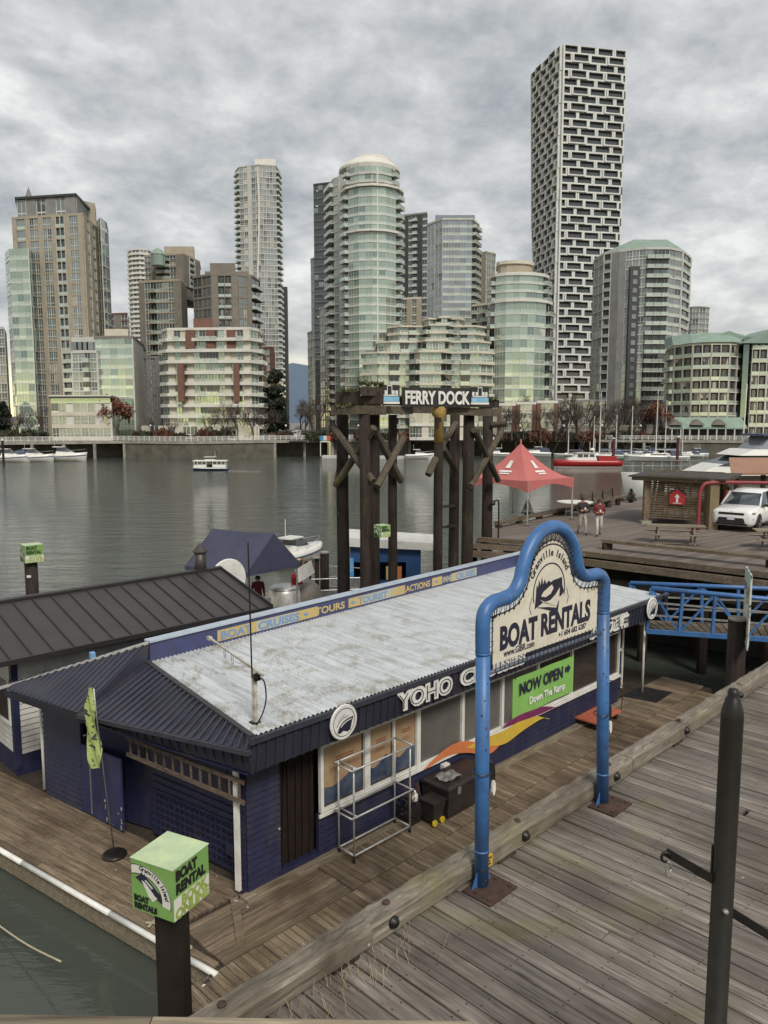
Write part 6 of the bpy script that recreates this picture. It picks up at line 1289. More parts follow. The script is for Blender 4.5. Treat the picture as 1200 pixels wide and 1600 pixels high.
for q in (.05,.35,.65,.95): p = a0.lerp(b0,q); MB().box(p.x-.1,p.x+.1,p.y-.05,p.y+.35,U+.002,U+.43).build('leg', w_dark, bn); MB().bar((*(p+nb*.36),U+.4),(*(p+nb*.42),U+1.05),.06,.06).build('back_post', dark_steel, bn)
rt = thing('white_round_table', 'white round folding table behind the two walkers', 'table', (9.9,43,U), False); p = at(908,788,44); MB().lathe([(.95,U+.72),(.95,U+.76)], (10.3,41.2,0), 28).build('table_top', white, rt)
for a in (0.4,1.97,3.54,5.1): MB().tube([(10.3+.6*math.cos(a),41.2+.6*math.sin(a),U),(10.3+.5*math.cos(a),41.2+.5*math.sin(a),U+.72)], .02, 6).build('leg', steel, rt)
for i, (px, py, Y) in enumerate(((824,806,41),(986,778,48))):
    p = at(px,py,Y); cn = thing('dark_cone_topiary', 'dark conical shrub on the pier edge '+('under the red tent' if i == 0 else 'behind the bench'), 'plant', (p.x,p.y,U), False, 'conical shrubs on the pier edge')
    lf = MB(); rg = random.Random(i)
    for k in range(420):
        h_ = rg.random()**1.4; a = rg.uniform(0,6.28); r_ = .30*(1-h_)+.02; c = Vector((p.x+r_*math.cos(a),p.y+r_*math.sin(a),U+.1+h_*.75)); d = Vector((math.cos(a),math.sin(a),.8))*.07; e_ = Vector((-math.sin(a),math.cos(a),0))*.03
        lf.add([c-e_,c+e_,c+d],[(0,1,2)])
    lf.build('foliage', mat('dark_foliage_%d'%i, (.02,.03,.018), (.012,.018,.012), 6, .8), cn); MB().lathe([(.14,U),(.18,U+.2)], (p.x,p.y,0), 10).build('pot', dark_steel, cn); MB().tube([(p.x,p.y,U+.1),(p.x,p.y,U+.8)],.03,5).build('stem', w_dark, cn)
lp = thing('slender_lamp_post', 'thin dark hooked post on the pier corner right of the ferry gate', 'post', (4.75,31.8,U), False); MB().tube(smooth_path([(4.75,31.6,U),(4.75,31.6,U+1.5),(4.7,31.6,U+1.8),(4.55,31.6,U+1.75)],5), .035, 7).build('pole', dark_steel, lp, True); MB().lathe([(.09,U+1.6),(.12,U+1.68),(.03,U+1.8)], (4.5,31.6,0), 10).build('head', dark_steel, lp)
# ---------------- slatted shelter
shl = thing('slatted_timber_shelter', 'open shelter of horizontal timber slats with flat dark roof on the pier', 'shelter', (13.5,38,U), False)
sA, sB, sC, sD = Vector((13.0,37.9)), Vector((15.35,36.2)), Vector((17.5,39.4)), Vector((15.0,41.4)); zr_ = 6.3
sw = wood('shelter_slat', (.215,.165,.11), (.3,.3,1), .35, .1, .12); 
for q in (sA,sB,sC,sD): MB().box(q.x-.13,q.x+.13,q.y-.13,q.y+.13,U,zr_).build('post', sw, shl); MB().box(q.x-.24,q.x+.24,q.y-.2,q.y+.2,U+.003,U+.16).build('post_base', concrete, shl)
for a, b in ((sA,sB),(sA,sD),(sD,sC)):
    m_ = MB()
    for k in range(19): m_.bar((*a,U+.35+k*.115),(*b,U+.35+k*.115),.035,.075)
    tag(m_.build('slats', sw, shl), kind='stuff')
for k in range(6): q = sA.lerp(sB,.25+k*.02*0+k*.12); MB().box(q.x-.03,q.x+.03,q.y+.05,q.y+.11,U+.3,zr_).build('stud', sw, shl)
rp_ = [sA+Vector((-.9,.1)),sB+Vector((.4,-.9)),sC+Vector((.9,0)),sD+Vector((-.3,.8))]; MB().prism([tuple(q) for q in rp_], zr_+.02, zr_+.10).build('roof', mat('dark_roof_felt', (.05,.045,.04), (.035,.03,.028), 2, .8), shl)
ins = [q.lerp((sA+sC)/2,.06) for q in rp_]; MB().prism([tuple(q) for q in ins], zr_-.14, zr_+.02).build('roof_frame', sw, shl)
po = thing('red_arrow_poster', 'red house shaped notice with an arrow on the slatted shelter', 'sign', (14.1,36.9,U+1.3), False)
d = (sB-sA).normalized(); nn_ = Vector((d.y,-d.x)); c0 = sA.lerp(sB,.52)+nn_*.06
fpo = lambda u, v, dd: (c0.x+d.x*u+nn_.x*dd, c0.y+d.y*u+nn_.y*dd, U+1.05+v)
MB().slab([(-.36,0),(.36,0),(.36,.5),(0,.75),(-.36,.5)], 0, .03, fpo).build('red_panel', red_paint, po); MB().slab([(-.36,.76),(.36,.76),(.36,1.05),(-.36,1.05)], 0, .03, fpo).build('top_panel', sw, po); MB().slab([(-.42,.47),(0,.77),(.42,.47),(.42,.55),(0,.85),(-.42,.55)], .031, .045, fpo).build('black_gable', ink_black, po)
MB().slab([(-.05,.1),(.05,.1),(.05,.35),(.13,.35),(0,.52),(-.13,.35),(-.05,.35)], .031, .04, fpo).build('arrow', white, po); MB().slab([(-.2,.05),(.2,.05),(.2,.08),(-.2,.08)], .031, .04, fpo).build('print_line', white, po)
# red pipe frame
rpf = thing('red_pipe_rail', 'thick red pipe frame beside the shelter running out at right', 'railing', (15.6,35.6,U), False)
a = at(1093,775,35.6); b = at(1098,756,35.6); MB().tube(smooth_path([(a.x,a.y,U),(a.x,a.y,U+1.4),(a.x,a.y,a.z+.1),(a.x+.15,a.y,a.z+.48),(a.x+.5,a.y,a.z+.62),(a.x+2,a.y-.1,a.z+.64),(a.x+6,a.y-.4,a.z+.58)],5), .08, 10).build('pipe', mat('dull_red_pipe', (.26,.03,.035), (.2,.025,.03), 3, .5), rpf, True)
pc = thing('timber_gatepost', 'stout square timber post at the shelter corner', 'post', (15.45,35.5,U), False); MB().box(15.2,15.62,35.62,36.0,U,U+2.3).build('shaft', mat('golden_timber', (.19,.15,.085), (.14,.11,.065), 3, .7, stretch=(1,1,.2)), pc); MB().box(15.17,15.65,35.6,36.03,U+2.3,U+2.36).build('cap', bwood, pc)
# brown roofed stand behind
bs_ = thing('brown_roofed_stand', 'food stand with a tan sloping roof behind the white car', 'kiosk', (21,43,U), False)
x0, y0 = at(1140,760,43).x, 43; zt_ = at(1160,718,43).z; ze_ = at(1145,738,43).z
MB().add([(x0-.2,y0-.5,ze_),(x0+8,y0-.5,ze_),(x0+8,y0+2.5,zt_),(x0+1.0,y0+2.5,zt_),(x0-.2,y0-.5,ze_-.12),(x0+8,y0-.5,ze_-.12)],[(0,1,2,3),(4,5,1,0)]).build('roof', mat('tan_roof', (.30,.17,.11), (.25,.14,.09), 1, .7), bs_)
for k in range(4): MB().box(x0+.3+k*1.5,x0+.5+k*1.5,y0,y0+.2,U,ze_).build('post', w_dark, bs_)
MB().box(x0+.2,x0+8,y0+.1,y0+2,U,U+1.9).build('counter_wall', brownc, bs_)
rg = random.Random(5)
for k in range(22): xx = x0+.3+rg.random()*4; MB().box(xx,xx+.35,y0+.02,y0+.09,U+.3+(k%6)*.26,U+.5+(k%6)*.26).build('firewood_box', random.choice([sw,bwood,brickr]), bs_)
# ---------------- blue gangway
gw = thing('blue_gangway', 'blue steel truss gangway leading from the pier down to the float', 'gangway', (11,23,2), False)
def gpt(px, py, Y): return at(px, py, Y)
for (Y0, Y1, off_) in ((23.2,21.8,0),(25.2,24.0,-1)):
    if off_ == 0: T0, T1, B0, B1 = gpt(1018,919,Y0), gpt(1330,948,Y1), gpt(1010,986,Y0), gpt(1330,1008,Y1)
    else: T0, T1, B0, B1 = gpt(985,911,Y0), gpt(1330,925,Y1), gpt(985,972,Y0), gpt(1330,985,Y1)
    MB().tube([T0,T1], .075, 8).build('top_chord', blue_pipe, gw, True); MB().bar(B0,B1,.13,.13).build('bottom_chord', blue_pipe, gw)
    n = 6
    for k in range(n+1):
        a, b = T0.lerp(T1,k/n), B0.lerp(B1,k/n); MB().bar(a,b,.09,.09).build('vertical', blue_pipe, gw)
        if k < n: c = B0.lerp(B1,(k+1)/n) if k%2 == 0 else T0.lerp(T1,(k+1)/n); MB().bar(a if k%2 == 0 else b, c, .06,.06).build('diagonal', blue_pipe, gw)
    for q in (.33,.62): MB().bar(T0.lerp(B0,q),T1.lerp(B1,q),.05,.05).build('mid_rail', steel, gw)
B0, B1 = gpt(1012,983,23.4), gpt(1330,1003,22); C0, C1 = gpt(985,968,25.1), gpt(1330,981,23.9)
for k in range(26): a, b = B0.lerp(B1,k/26), B0.lerp(B1,(k+.85)/26); c, d2 = C0.lerp(C1,(k+.85)/26), C0.lerp(C1,k/26); MB().hexa([a-Vector((0,0,.04)),b-Vector((0,0,.04)),c-Vector((0,0,.04)),d2-Vector((0,0,.04))],[a,b,c,d2]).build('tread', bwood, gw)
# art panel on its pile
ap_ = thing('mural_panel', 'narrow black and white picture panel on a pile beside the gangway', 'sign', (7.6,15.6,F), False)
p = at(1166,950,15.9); rz_a = math.atan2(.94,.34)
cvec = Vector((.34,.94,0)).normalized(); zt0, zb0 = at(1170,892,15.9).z, at(1165,1006,15.9).z
pmx, t_, b_ = nt('mural_print'); b_.inputs['Roughness'].default_value = .5
t_.links.new(rampf(t_, noise(t_, coords(t_,(1,1,.8),False,False), 2.6, 2, .5, 1.2), [(.40,(.03,.035,.04)),(.47,(.50,.52,.50)),(.56,(.55,.52,.45)),(.66,(.12,.2,.2))]), b_.inputs['Base Color'])
nrm_ = Vector((-.94,.34,0)); c0_ = Vector((p.x,p.y,0)); hw_ = .55
q = [c0_-cvec*hw_, c0_+cvec*hw_]; MB().hexa([(q[0].x,q[0].y,zb0),(q[1].x,q[1].y,zb0),(q[1].x+.03,q[1].y-.01,zb0),(q[0].x+.03,q[0].y-.01,zb0)],[(q[0].x,q[0].y,zt0),(q[1].x,q[1].y,zt0),(q[1].x+.03,q[1].y-.01,zt0),(q[0].x+.03,q[0].y-.01,zt0)]).build('panel', pmx, ap_)
for z0_, z1_ in ((zt0-.28,zt0-.02),(zb0+.02,zb0+.18)): MB().hexa([(q[0].x-.006,q[0].y,z0_),(q[1].x-.006,q[1].y,z0_),(q[1].x-.001,q[1].y,z0_),(q[0].x-.001,q[0].y,z0_)],[(q[0].x-.006,q[0].y,z1_),(q[1].x-.006,q[1].y,z1_),(q[1].x-.001,q[1].y,z1_),(q[0].x-.001,q[0].y,z1_)]).build('print_band', mat('pale_teal_print', (.38,.50,.46), (.3,.42,.38), 3, .5) if 'pale_teal_print' not in MT else MT['pale_teal_print'], ap_)
pp_ = at(1153,968,15.9); MB().tube([(pp_.x,pp_.y,-1),(pp_.x,pp_.y,pp_.z)], .19, 10).build('pile', w_pile, ap_, True); MB().lathe([(.2,pp_.z),(.2,pp_.z+.04),(.05,pp_.z+.08)], (pp_.x,pp_.y,0), 10).build('pile_cap', concrete, ap_)
# ================================================================ white car
wp_ = mat('car_white', (.70,.71,.72), (.68,.69,.70), 2, .22, spec=.6); cgl = glass('car_glass', (.09,.11,.12), .05, .3); tyre = mat('tyre', (.015,.015,.015), None, 8, .8); rim = mat('alloy', (.14,.14,.15), None, 8, .35, .8); lens = mat('headlight_lens', (.5,.52,.55), (.2,.2,.22), 20, .1, .3)
car = thing('white_suv', 'white sport utility car parked on the pier at the right edge', 'car', (0,0,0), False)
def sec(x, hw, zb, zs, ztop, tw):   # ring, counter-clockwise seen from the front
    h = [(hw*.86,zb),(hw*.97,zb+.14),(hw,zb+.36),(hw*.985,zs-.10),(hw*.95,zs),(tw,ztop)]
    return [(x,y,z) for y,z in h]+[(x,-y,z) for y,z in h[::-1]]
MB().loft([sec(2.36,.70,.42,.86,.92,.55),sec(2.30,.86,.30,.95,1.0,.66),sec(2.1,.95,.26,1.0,1.06,.74),sec(1.5,.97,.26,1.02,1.11,.78),sec(.95,.97,.26,1.04,1.15,.80),sec(0,.975,.26,1.06,1.12,.84),sec(-1.4,.975,.26,1.08,1.14,.84),sec(-2.2,.95,.28,1.10,1.15,.80),sec(-2.40,.85,.40,1.05,1.1,.7)]).build('body', wp_, car, True)
gh = lambda x, b, tp, z0, z1: [(x,b,z0),(x,b*.97,z0+.1),(x,tp,z1),(x,-tp,z1),(x,-b*.97,z0+.1),(x,-b,z0)]
MB().loft([[(1.05,.86,1.10),(1.02,.85,1.13),(.98,.80,1.16),(.98,-.80,1.16),(1.02,-.85,1.13),(1.05,-.86,1.10)],gh(.2,.90,.70,1.08,1.70),gh(-.6,.905,.71,1.08,1.755),gh(-1.7,.90,.69,1.10,1.72),gh(-2.28,.82,.62,1.12,1.55)]).build('glasshouse', cgl, car, True)
MB().loft([[(.30,.70,1.665),(.30,-.70,1.665),(.28,-.66,1.70),(.28,.66,1.70)],[(-.6,.74,1.735),(-.6,-.74,1.735),(-.6,-.68,1.79),(-.6,.68,1.79)],[(-1.75,.72,1.70),(-1.75,-.72,1.70),(-1.75,-.66,1.76),(-1.75,.66,1.76)],[(-2.34,.64,1.55),(-2.34,-.64,1.55),(-2.36,-.6,1.60),(-2.36,.6,1.60)]]).build('roof', wp_, car, True)
for s_ in (1,-1):
    MB().bar((1.06,s_*.86,1.10),(.26,s_*.715,1.685),.07,.07).build('pillar', wp_, car); MB().bar((-.35,s_*.925,1.08),(-.42,s_*.735,1.73),.05,.09).build('pillar', black, car); MB().bar((-1.5,s_*.92,1.08),(-1.62,s_*.72,1.71),.05,.14).build('pillar', wp_, car)
    MB().tube([(1.05,s_*.93,1.085),(-.5,s_*.945,1.10),(-2.1,s_*.93,1.13)], .014, 5).build('window_trim', black, car)
    MB().loft([[(.82,s_*(.95),1.12),(.72,s_*.95,1.12),(.72,s_*.95,1.2),(.82,s_*.95,1.2)],[(.84,s_*1.12,1.10),(.70,s_*1.14,1.10),(.70,s_*1.14,1.24),(.84,s_*1.12,1.24)]]).build('mirror', black, car)
    hl = MB().hexa([(2.37,s_*.56,.81),(2.17,s_*.95,.84),(2.0,s_*.95,.84),(2.2,s_*.5,.81)],[(2.37,s_*.54,.90),(2.18,s_*.96,.93),(2.0,s_*.955,.93),(2.2,s_*.5,.90)]).build('headlight', lens, car)
    MB().hexa([(2.36,s_*.62,.82),(2.22,s_*.90,.845),(2.1,s_*.86,.845),(2.2,s_*.6,.82)],[(2.365,s_*.62,.87),(2.235,s_*.90,.895),(2.1,s_*.86,.895),(2.2,s_*.6,.87)]).build('lamp_unit', black, hl)
    MB().hexa([(2.33,s_*.62,.46),(2.16,s_*.9,.48),(2.0,s_*.85,.48),(2.2,s_*.6,.46)],[(2.355,s_*.60,.62),(2.19,s_*.93,.66),(2.0,s_*.9,.66),(2.2,s_*.6,.62)]).build('fog_lamp_recess', black, car)
    for wx in (1.42,-1.48):
        Mr = Matrix.Rotation(-s_*math.pi/2,4,'X'); MB().lathe([(.43,-.02),(.43,.015)], (wx,s_*.955,.40), 28, Mr).build('wheel_arch', black, car)
        wl = MB().lathe([(.2,-.2),(.34,-.2),(.375,-.16),(.38,-.02),(.355,.02),(.27,.025)], (wx,s_*.965,.38), 30, Mr).build('wheel', tyre, car, True); MB().lathe([(.27,0),(.26,.012),(.24,.005),(.07,.02),(.05,.03)], (wx,s_*.97,.38), 30, Mr).build('rim', rim, wl)
        for k in range(5): a = k*2*math.pi/5; MB().bar((wx+.05*math.cos(a),s_*.997,.38+.05*math.sin(a)),(wx+.25*math.cos(a),s_*.99,.38+.25*math.sin(a)),.07,.02).build('spoke', steel, wl)
MB().hexa([(2.375,-.56,.80),(2.375,.56,.80),(2.2,.56,.80),(2.2,-.56,.80)],[(2.375,-.54,.90),(2.375,.54,.90),(2.2,.54,.90),(2.2,-.54,.90)]).build('grille', black, car)
for k in range(7): y = -.42+k*.14; MB().box(2.36,2.382,y-.05,y+.05,.815,.885).build('grille_slot', dark_steel, car)
MB().hexa([(2.385,-.62,.42),(2.385,.62,.42),(2.1,.62,.40),(2.1,-.62,.40)],[(2.385,-.54,.66),(2.385,.54,.66),(2.1,.54,.66),(2.1,-.54,.66)]).build('lower_grille', black, car); MB().hexa([(2.38,-.7,.33),(2.38,.7,.33),(2.1,.8,.27),(2.1,-.8,.27)],[(2.385,-.66,.41),(2.385,.66,.41),(2.1,.8,.41),(2.1,-.8,.41)]).build('skid_plate', dark_steel, car)
MB().box(2.386,2.40,-.16,.16,.56,.72).build('number_plate', mat('plate_white', (.55,.6,.68), None, 5, .5), car); MB().box(2.0,2.37,-.02,.02,.935,.945).build('badge', rim, car)
hv = Vector((-.66,-.75,0)).normalized(); fc = at(1141,826,35.0); car.location = (fc.x-hv.x*2.38, fc.y-hv.y*2.38, U); car.rotation_euler = (0,0,math.atan2(hv.y,hv.x))
# ================================================================ boats
gel = mat('white_gelcoat', (.68,.68,.66), (.60,.60,.57), 1.5, .3); bwin = glass('boat_window', (.05,.06,.07), .05, .3); navyh = mat('blue_hull_paint', (.03,.07,.18), (.025,.06,.15), 2, .35); redh = mat('red_hull_paint', (.33,.018,.022), (.28,.015,.02), 2, .35); teak = mat('boat_canvas', (.07,.09,.14), (.05,.06,.10), 3, .8)
def hull(L, B, H, n=12, flare=.75, tr=.8, sheer=.25, rake=.10):
    secs = []
    for i in range(n+1):
        u = i/n; x = -L/2+L*u; w = B/2*(tr+(1-tr)*min(1,u*2.5)) if u < .45 else B/2*math.sqrt(max(0,1-((u-.45)/.55)**2.2)); w = max(w,.02); zt_ = H*(1+sheer*u*u); xr = x+rake*L*max(0,u-.6)*1.0
        secs.append([(x,0,-.35),(x+(xr-x)*.2,w*flare*.8,0.02),(x+(xr-x)*.6,w*.95,zt_*.55),(xr,w,zt_),(xr,w*.9,zt_+.02),(xr,-w*.9,zt_+.02),(xr,-w,zt_),(x+(xr-x)*.6,-w*.95,zt_*.55),(x+(xr-x)*.2,-w*flare*.8,.02)])
    return MB().loft(secs)
def stripe(L, B, H, z0, z1, m, root, n=12, tr=.8, sheer=.25, rake=.10):
    b = MB(); 
    for s_ in (1,-1):
        vs = []
        for i in range(n+1):
            u = i/n; x = -L/2+L*u; w = B/2*(tr+(1-tr)*min(1,u*2.5)) if u < .45 else B/2*math.sqrt(max(0,1-((u-.45)/.55)**2.2)); w = max(w,.02)+.02
            for z in (z0,z1): vs.append((x+rake*L*max(0,u-.6)*(z/H), s_*w*(.80+.2*min(1,z/H*1.5)), z*(1+sheer*u*u)))
        b.add(vs, [(i*2,i*2+2,i*2+3,i*2+1) for i in range(n)])
    b.build('hull_stripe', m, root)
def place(o, p, yaw): o.location = p; o.rotation_euler = (0,0,R(yaw)); return o
# little passenger ferry
fy = thing('passenger_ferry', 'small blue and white passenger ferry crossing the water at left', 'boat', (0,0,0), False)
hull(6.6,2.4,.55,12,.85,.9,.1,.03).build('hull', navyh, fy, True); MB().box(-3.0,2.9,-1.05,1.05,.5,.62).build('deck', gel, fy)
MB().hexa([(-3.0,-1.08,.6),(-.55,-1.08,.6),(-.55,1.08,.6),(-3.0,1.08,.6)],[(-3.0,-1.0,1.15),(-.55,-1.0,1.15),(-.55,1.0,1.15),(-3.0,1.0,1.15)]).build('cabin_side', gel, fy); MB().hexa([(.55,-1.08,.6),(3.0,-.95,.6),(3.0,.95,.6),(.55,1.08,.6)],[(.55,-1.0,1.15),(2.95,-.9,1.15),(2.95,.9,1.15),(.55,1.0,1.15)]).build('cabin_side', gel, fy)
MB().box(-2.9,2.8,-.95,.95,1.15,1.72).build('windows', bwin, fy)
for x in (-2.95,-2.2,-1.4,-.6,.6,1.4,2.2,2.85): MB().box(x-.05,x+.05,-1.0,1.0,1.15,1.74).build('window_post', gel, fy)
MB().loft([[(-3.2,-1.15,z),(3.1,-1.1,z),(3.1,1.1,z),(-3.2,1.15,z)] for z in (1.74,1.86)]+[[(-3.0,-.9,1.95),(2.9,-.9,1.95),(2.9,.9,1.95),(-3.0,.9,1.95)]]).build('roof', gel, fy); MB().box(-.9,.9,-.6,.6,1.95,2.15).build('wheelhouse', gel, fy); MB().box(-.85,.85,-.62,.62,2.15,2.5).build('wheelhouse_window', bwin, fy); MB().box(-1.05,1.05,-.75,.75,2.5,2.6).build('wheelhouse_roof', gel, fy); MB().tube([(-.9,0,2.6),(-.9,0,3.6)], .03, 5).build('mast', gel, fy); MB().box(-.5,.5,-1.12,-1.05,.55,1.75).build('doorway', navyh, fy)
stripe(6.6,2.4,.55,.38,.56,gel,fy,12,.9,.1,.03); place(fy, onz(329,735,0), 182)
foam = mat('foam', (.62,.63,.60), (.4,.42,.40), 3, .8)
def wake(label, px0, px1, py0, py1, w):
    b = MB(); rg = random.Random(int(px0)); n = 40; a, c = onz(px0,py0,0), onz(px1,py1,0); vs = []
    for i in range(n+1): p = a.lerp(c,i/n); ww = w*(1-i/n*.6)*rg.uniform(.2,1.2); o_ = rg.uniform(-.2,.2); vs += [(p.x,p.y-ww/2+o_,.02),(p.x,p.y+ww/2+o_,.03)]
    o = b.add(vs, [(2*i,2*i+2,2*i+3,2*i+1) for i in range(n)]).build('foam_wake', foam); tag(o, label, 'wake', kind='stuff')
wake('thin white wake trailing right of the small ferry', 356, 408, 736, 736.5, .55); wake('white wake trailing right of the red boat', 972, 1085, 728, 727, 1.1)
def motorboat(label, px, py, L, yaw, canvas=False, m=gel):
    r_ = thing('motor_cruiser', label, 'boat', (0,0,0), False, 'moored motor boats'); B = L*.34; H = L*.155
    hull(L,B,H,12,.7,.85,.35,.10).build('hull', m, r_, True); stripe(L,B,H,.62*H,.72*H,navyh,r_,12,.85,.35,.10)
    MB().loft([[(-L*.15,-B*.36,H),(L*.30,-B*.25,H*1.1),(L*.30,B*.25,H*1.1),(-L*.15,B*.36,H)],[(-L*.13,-B*.33,H*1.55),(L*.14,-B*.25,H*1.5),(L*.14,B*.25,H*1.5),(-L*.13,B*.33,H*1.55)]]).build('cabin', gel, r_)
    MB().loft([[(-L*.12,-B*.33,H*1.5),(L*.16,-B*.28,H*1.45),(L*.16,B*.28,H*1.45),(-L*.12,B*.33,H*1.5)],[(-L*.12,-B*.28,H*2.1),(L*.02,-B*.24,H*2.1),(L*.02,B*.24,H*2.1),(-L*.12,B*.28,H*2.1)]]).build('windscreen', bwin, r_)
    MB().box(-L*.22,L*.03,-B*.3,B*.3,H*2.1,H*2.2).build('hardtop', gel, r_)
    if canvas: MB().loft([[(-L*.46,-B*.38,H),(-L*.15,-B*.38,H),(-L*.15,B*.38,H),(-L*.46,B*.38,H)],[(-L*.44,-B*.34,H*1.8),(-L*.15,-B*.34,H*2.15),(-L*.15,B*.34,H*2.15),(-L*.44,B*.34,H*1.8)]]).build('cockpit_cover', teak, r_)
    rl_ = MB(); MB().tube([(L*.05,-B*.42,H*1.55),(L*.35,-B*.3,H*1.7),(L*.52,0,H*1.8),(L*.35,B*.3,H*1.7),(L*.05,B*.42,H*1.55)], .025, 5).build('bow_rail', steel, r_); MB().tube([(-L*.2,0,H*2.2),(-L*.2,0,H*2.2+1.2)], .025, 5).build('aerial', gel, r_)
    return place(r_, onz(px,py,0), yaw)
motorboat('white cruiser moored at the far left, its stern cut by the picture edge', 14,722,9.0,5,True); motorboat('white cruiser with dark canopy moored second from the left edge', 52,721.5,9.0,4,True); motorboat('sleek white cruiser moored rightmost of the three left boats', 100,720.5,10.0,4)
motorboat('small white boat moored at the left end of the right marina', 775,714,7.0,175); motorboat('small white boat moored just left of the red boat', 836,714,8.0,178,True); motorboat('white runabout moored at the landing stage right of the gate piles', 655,717,7,2); motorboat('low white cabin boat behind the navy kiosk', 462,880,5.2,60)
pl = thing('mooring_pile', 'dark mooring pile in front of the left cruisers', 'pile', tuple(onz(6,727,0)), False); p = onz(6,727,0); MB().tube([(p.x,p.y,-1),(p.x,p.y,5.2)], .25, 8).build('shaft', w_pile, pl); MB().lathe([(.26,5.2),(.26,5.3),(.05,5.7)], (p.x,p.y,0), 8).build('cap', whitec, pl)
# red boat
rb = thing('red_fire_boat', 'red hulled work boat with white cabin in front of the sailboats', 'boat', (0,0,0), False)
hull(13.5,3.6,1.35,14,.8,.95,.15,.05).build('hull', redh, rb, True); stripe(13.5,3.6,1.35,.02,.16,gel,rb,14,.95,.15,.05)
MB().loft([[(-1.6,-1.3,1.35),(4.2,-1.1,1.4),(4.2,1.1,1.4),(-1.6,1.3,1.35)],[(-1.6,-1.2,2.0),(3.9,-1.0,2.0),(3.9,1.0,2.0),(-1.6,1.2,2.0)]]).build('deckhouse', gel, rb); MB().loft([[(-1.4,-1.2,2.0),(3.0,-1.0,2.0),(3.0,1.0,2.0),(-1.4,1.2,2.0)],[(-1.4,-1.1,2.85),(2.4,-.95,2.85),(2.4,.95,2.85),(-1.4,1.1,2.85)]]).build('wheelhouse', gel, rb)
for x in (-1.1,0.1,1.25): MB().hexa([(x,-1.2,2.1),(x+.9,-1.15,2.1),(x+.9,1.15,2.1),(x,1.2,2.1)],[(x,-1.14,2.65),(x+.9,-1.1,2.65),(x+.9,1.1,2.65),(x,1.14,2.65)]).build('window', bwin, rb)
MB().box(-1.7,2.6,-1.2,1.2,2.85,2.97).build('roof', gel, rb); MB().box(-5.6,-2.0,-1.3,1.3,1.35,2.2).build('fire_gear', redh, rb); MB().box(-4.4,-3.2,-1.32,-1.28,1.7,1.95).build('number_panel', white, rb)
for x in (-.2,.5,1.2,1.9,2.6): MB().bar((x-3.6,-1.74,.45),(x-3.3,-1.76,1.15),.18,.03).build('hull_dash', gel, rb)
for x, h in ((-.5,2.2),(-1.5,3.0)): MB().tube([(x,0,2.9),(x,0,2.9+h)], .05, 6).build('mast', gel, rb)
MB().lathe([(.5,3.4),(.55,3.5),(.4,3.75),(.1,3.9)], (-1,0,0), 12).build('radar', gel, rb, True)
for k in range(10): MB().tube([(4.2+k*.28*.8,-1.3+k*.11,1.4),(4.2+k*.28*.8,-1.3+k*.11,2.1)], .025, 4).build('rail_post', steel, rb)
place(rb, onz(917,730,0), 181)
# sailing yachts
def sail(label, px, py, L, mast_py, yaw, mk=.1):
    r_ = thing('sailing_yacht', label, 'boat', (0,0,0), False, 'moored sailing yachts'); B, H = L*.27, L*.085; b0 = onz(px,py,0); mh = at(px, mast_py, b0.y).z
    hull(L,B,H,14,.6,.7,.25,.09).build('hull', gel, r_, True); stripe(L,B,H,.7*H,.78*H,navyh,r_,14,.7,.25,.09); MB().loft([[(-L*.2,-B*.28,H),(L*.22,-B*.2,H*1.1),(L*.22,B*.2,H*1.1),(-L*.2,B*.28,H)],[(-L*.18,-B*.25,H*1.5),(L*.18,-B*.16,H*1.4),(L*.18,B*.16,H*1.4),(-L*.18,B*.25,H*1.5)]]).build('coachroof', gel, r_)
    for s_ in (-1,1): MB().bar((-L*.12,s_*B*.27,H*1.28),(L*.12,s_*B*.215,H*1.28),.03,H*.2).build('cabin_window', bwin, r_)
    MB().tube([(L*mk,0,H),(L*mk,0,mh)], [.13,.08], 8).build('mast', gel, r_); MB().tube([(L*mk,0,H*2.2),(-L*.32,0,H*2.1)], .09, 7).build('boom', gel, r_); MB().tube([(L*mk-.1,0,H*2.35),(-L*.30,0,H*2.3)], .17, 8).build('furled_sail', teak, r_)
    for s_ in (-1,1): MB().tube([(L*mk,s_*.9,mh*.55),(L*mk,0,mh*.55)], .03, 4).build('spreader', gel, r_); MB().tube([(L*mk,s_*B*.45,H),(L*mk,s_*.9,mh*.55),(L*mk,0,mh*.97)], .015, 4).build('shroud', steel, r_)
    MB().tube([(L*.55,0,H*1.3),(L*mk,0,mh*.98)], .02, 4).build('forestay', steel, r_); MB().tube([(-L*.48,0,H),(L*mk,0,mh*.99)], .015, 4).build('backstay', steel, r_)
    MB().loft([[(-L*.38,-B*.3,H),(-L*.2,-B*.3,H),(-L*.2,B*.3,H),(-L*.38,B*.3,H)],[(-L*.36,-B*.26,H*2.0),(-L*.2,-B*.24,H*2.1),(-L*.2,B*.24,H*2.1),(-L*.36,B*.26,H*2.0)]]).build('spray_hood', teak, r_); return place(r_, b0, yaw)
sail('sailing yacht with the tall mast just behind the red boat', 944,717,12,613,175); sail('sailing yacht second mast from the left in the right marina', 993,718,11,634,176); sail('white hulled sailing yacht nearest the mooring pile with third tall mast', 1026,720.5,14.5,607,178,.02); sail('sailing yacht with the thin rearmost mast at right', 1044,714,9,625,176); sail('small sailing yacht with the short mast left of the tall masts', 932,716,8,650,176)
sail('sailing yacht moored left of the red boat with a medium mast', 893,714,9,662,174); sail('sailing yacht with a medium mast between the two tall ones', 968,715,10,648,177); sail('sailing yacht with a short mast right of the white hulled yacht', 1071,715,9,655,175)
motorboat('white cabin cruiser moored behind the second sailing mast', 1004,713,8,176,True); motorboat('small covered cruiser moored right of the last mooring pile', 1084,714.5,7,178,True)
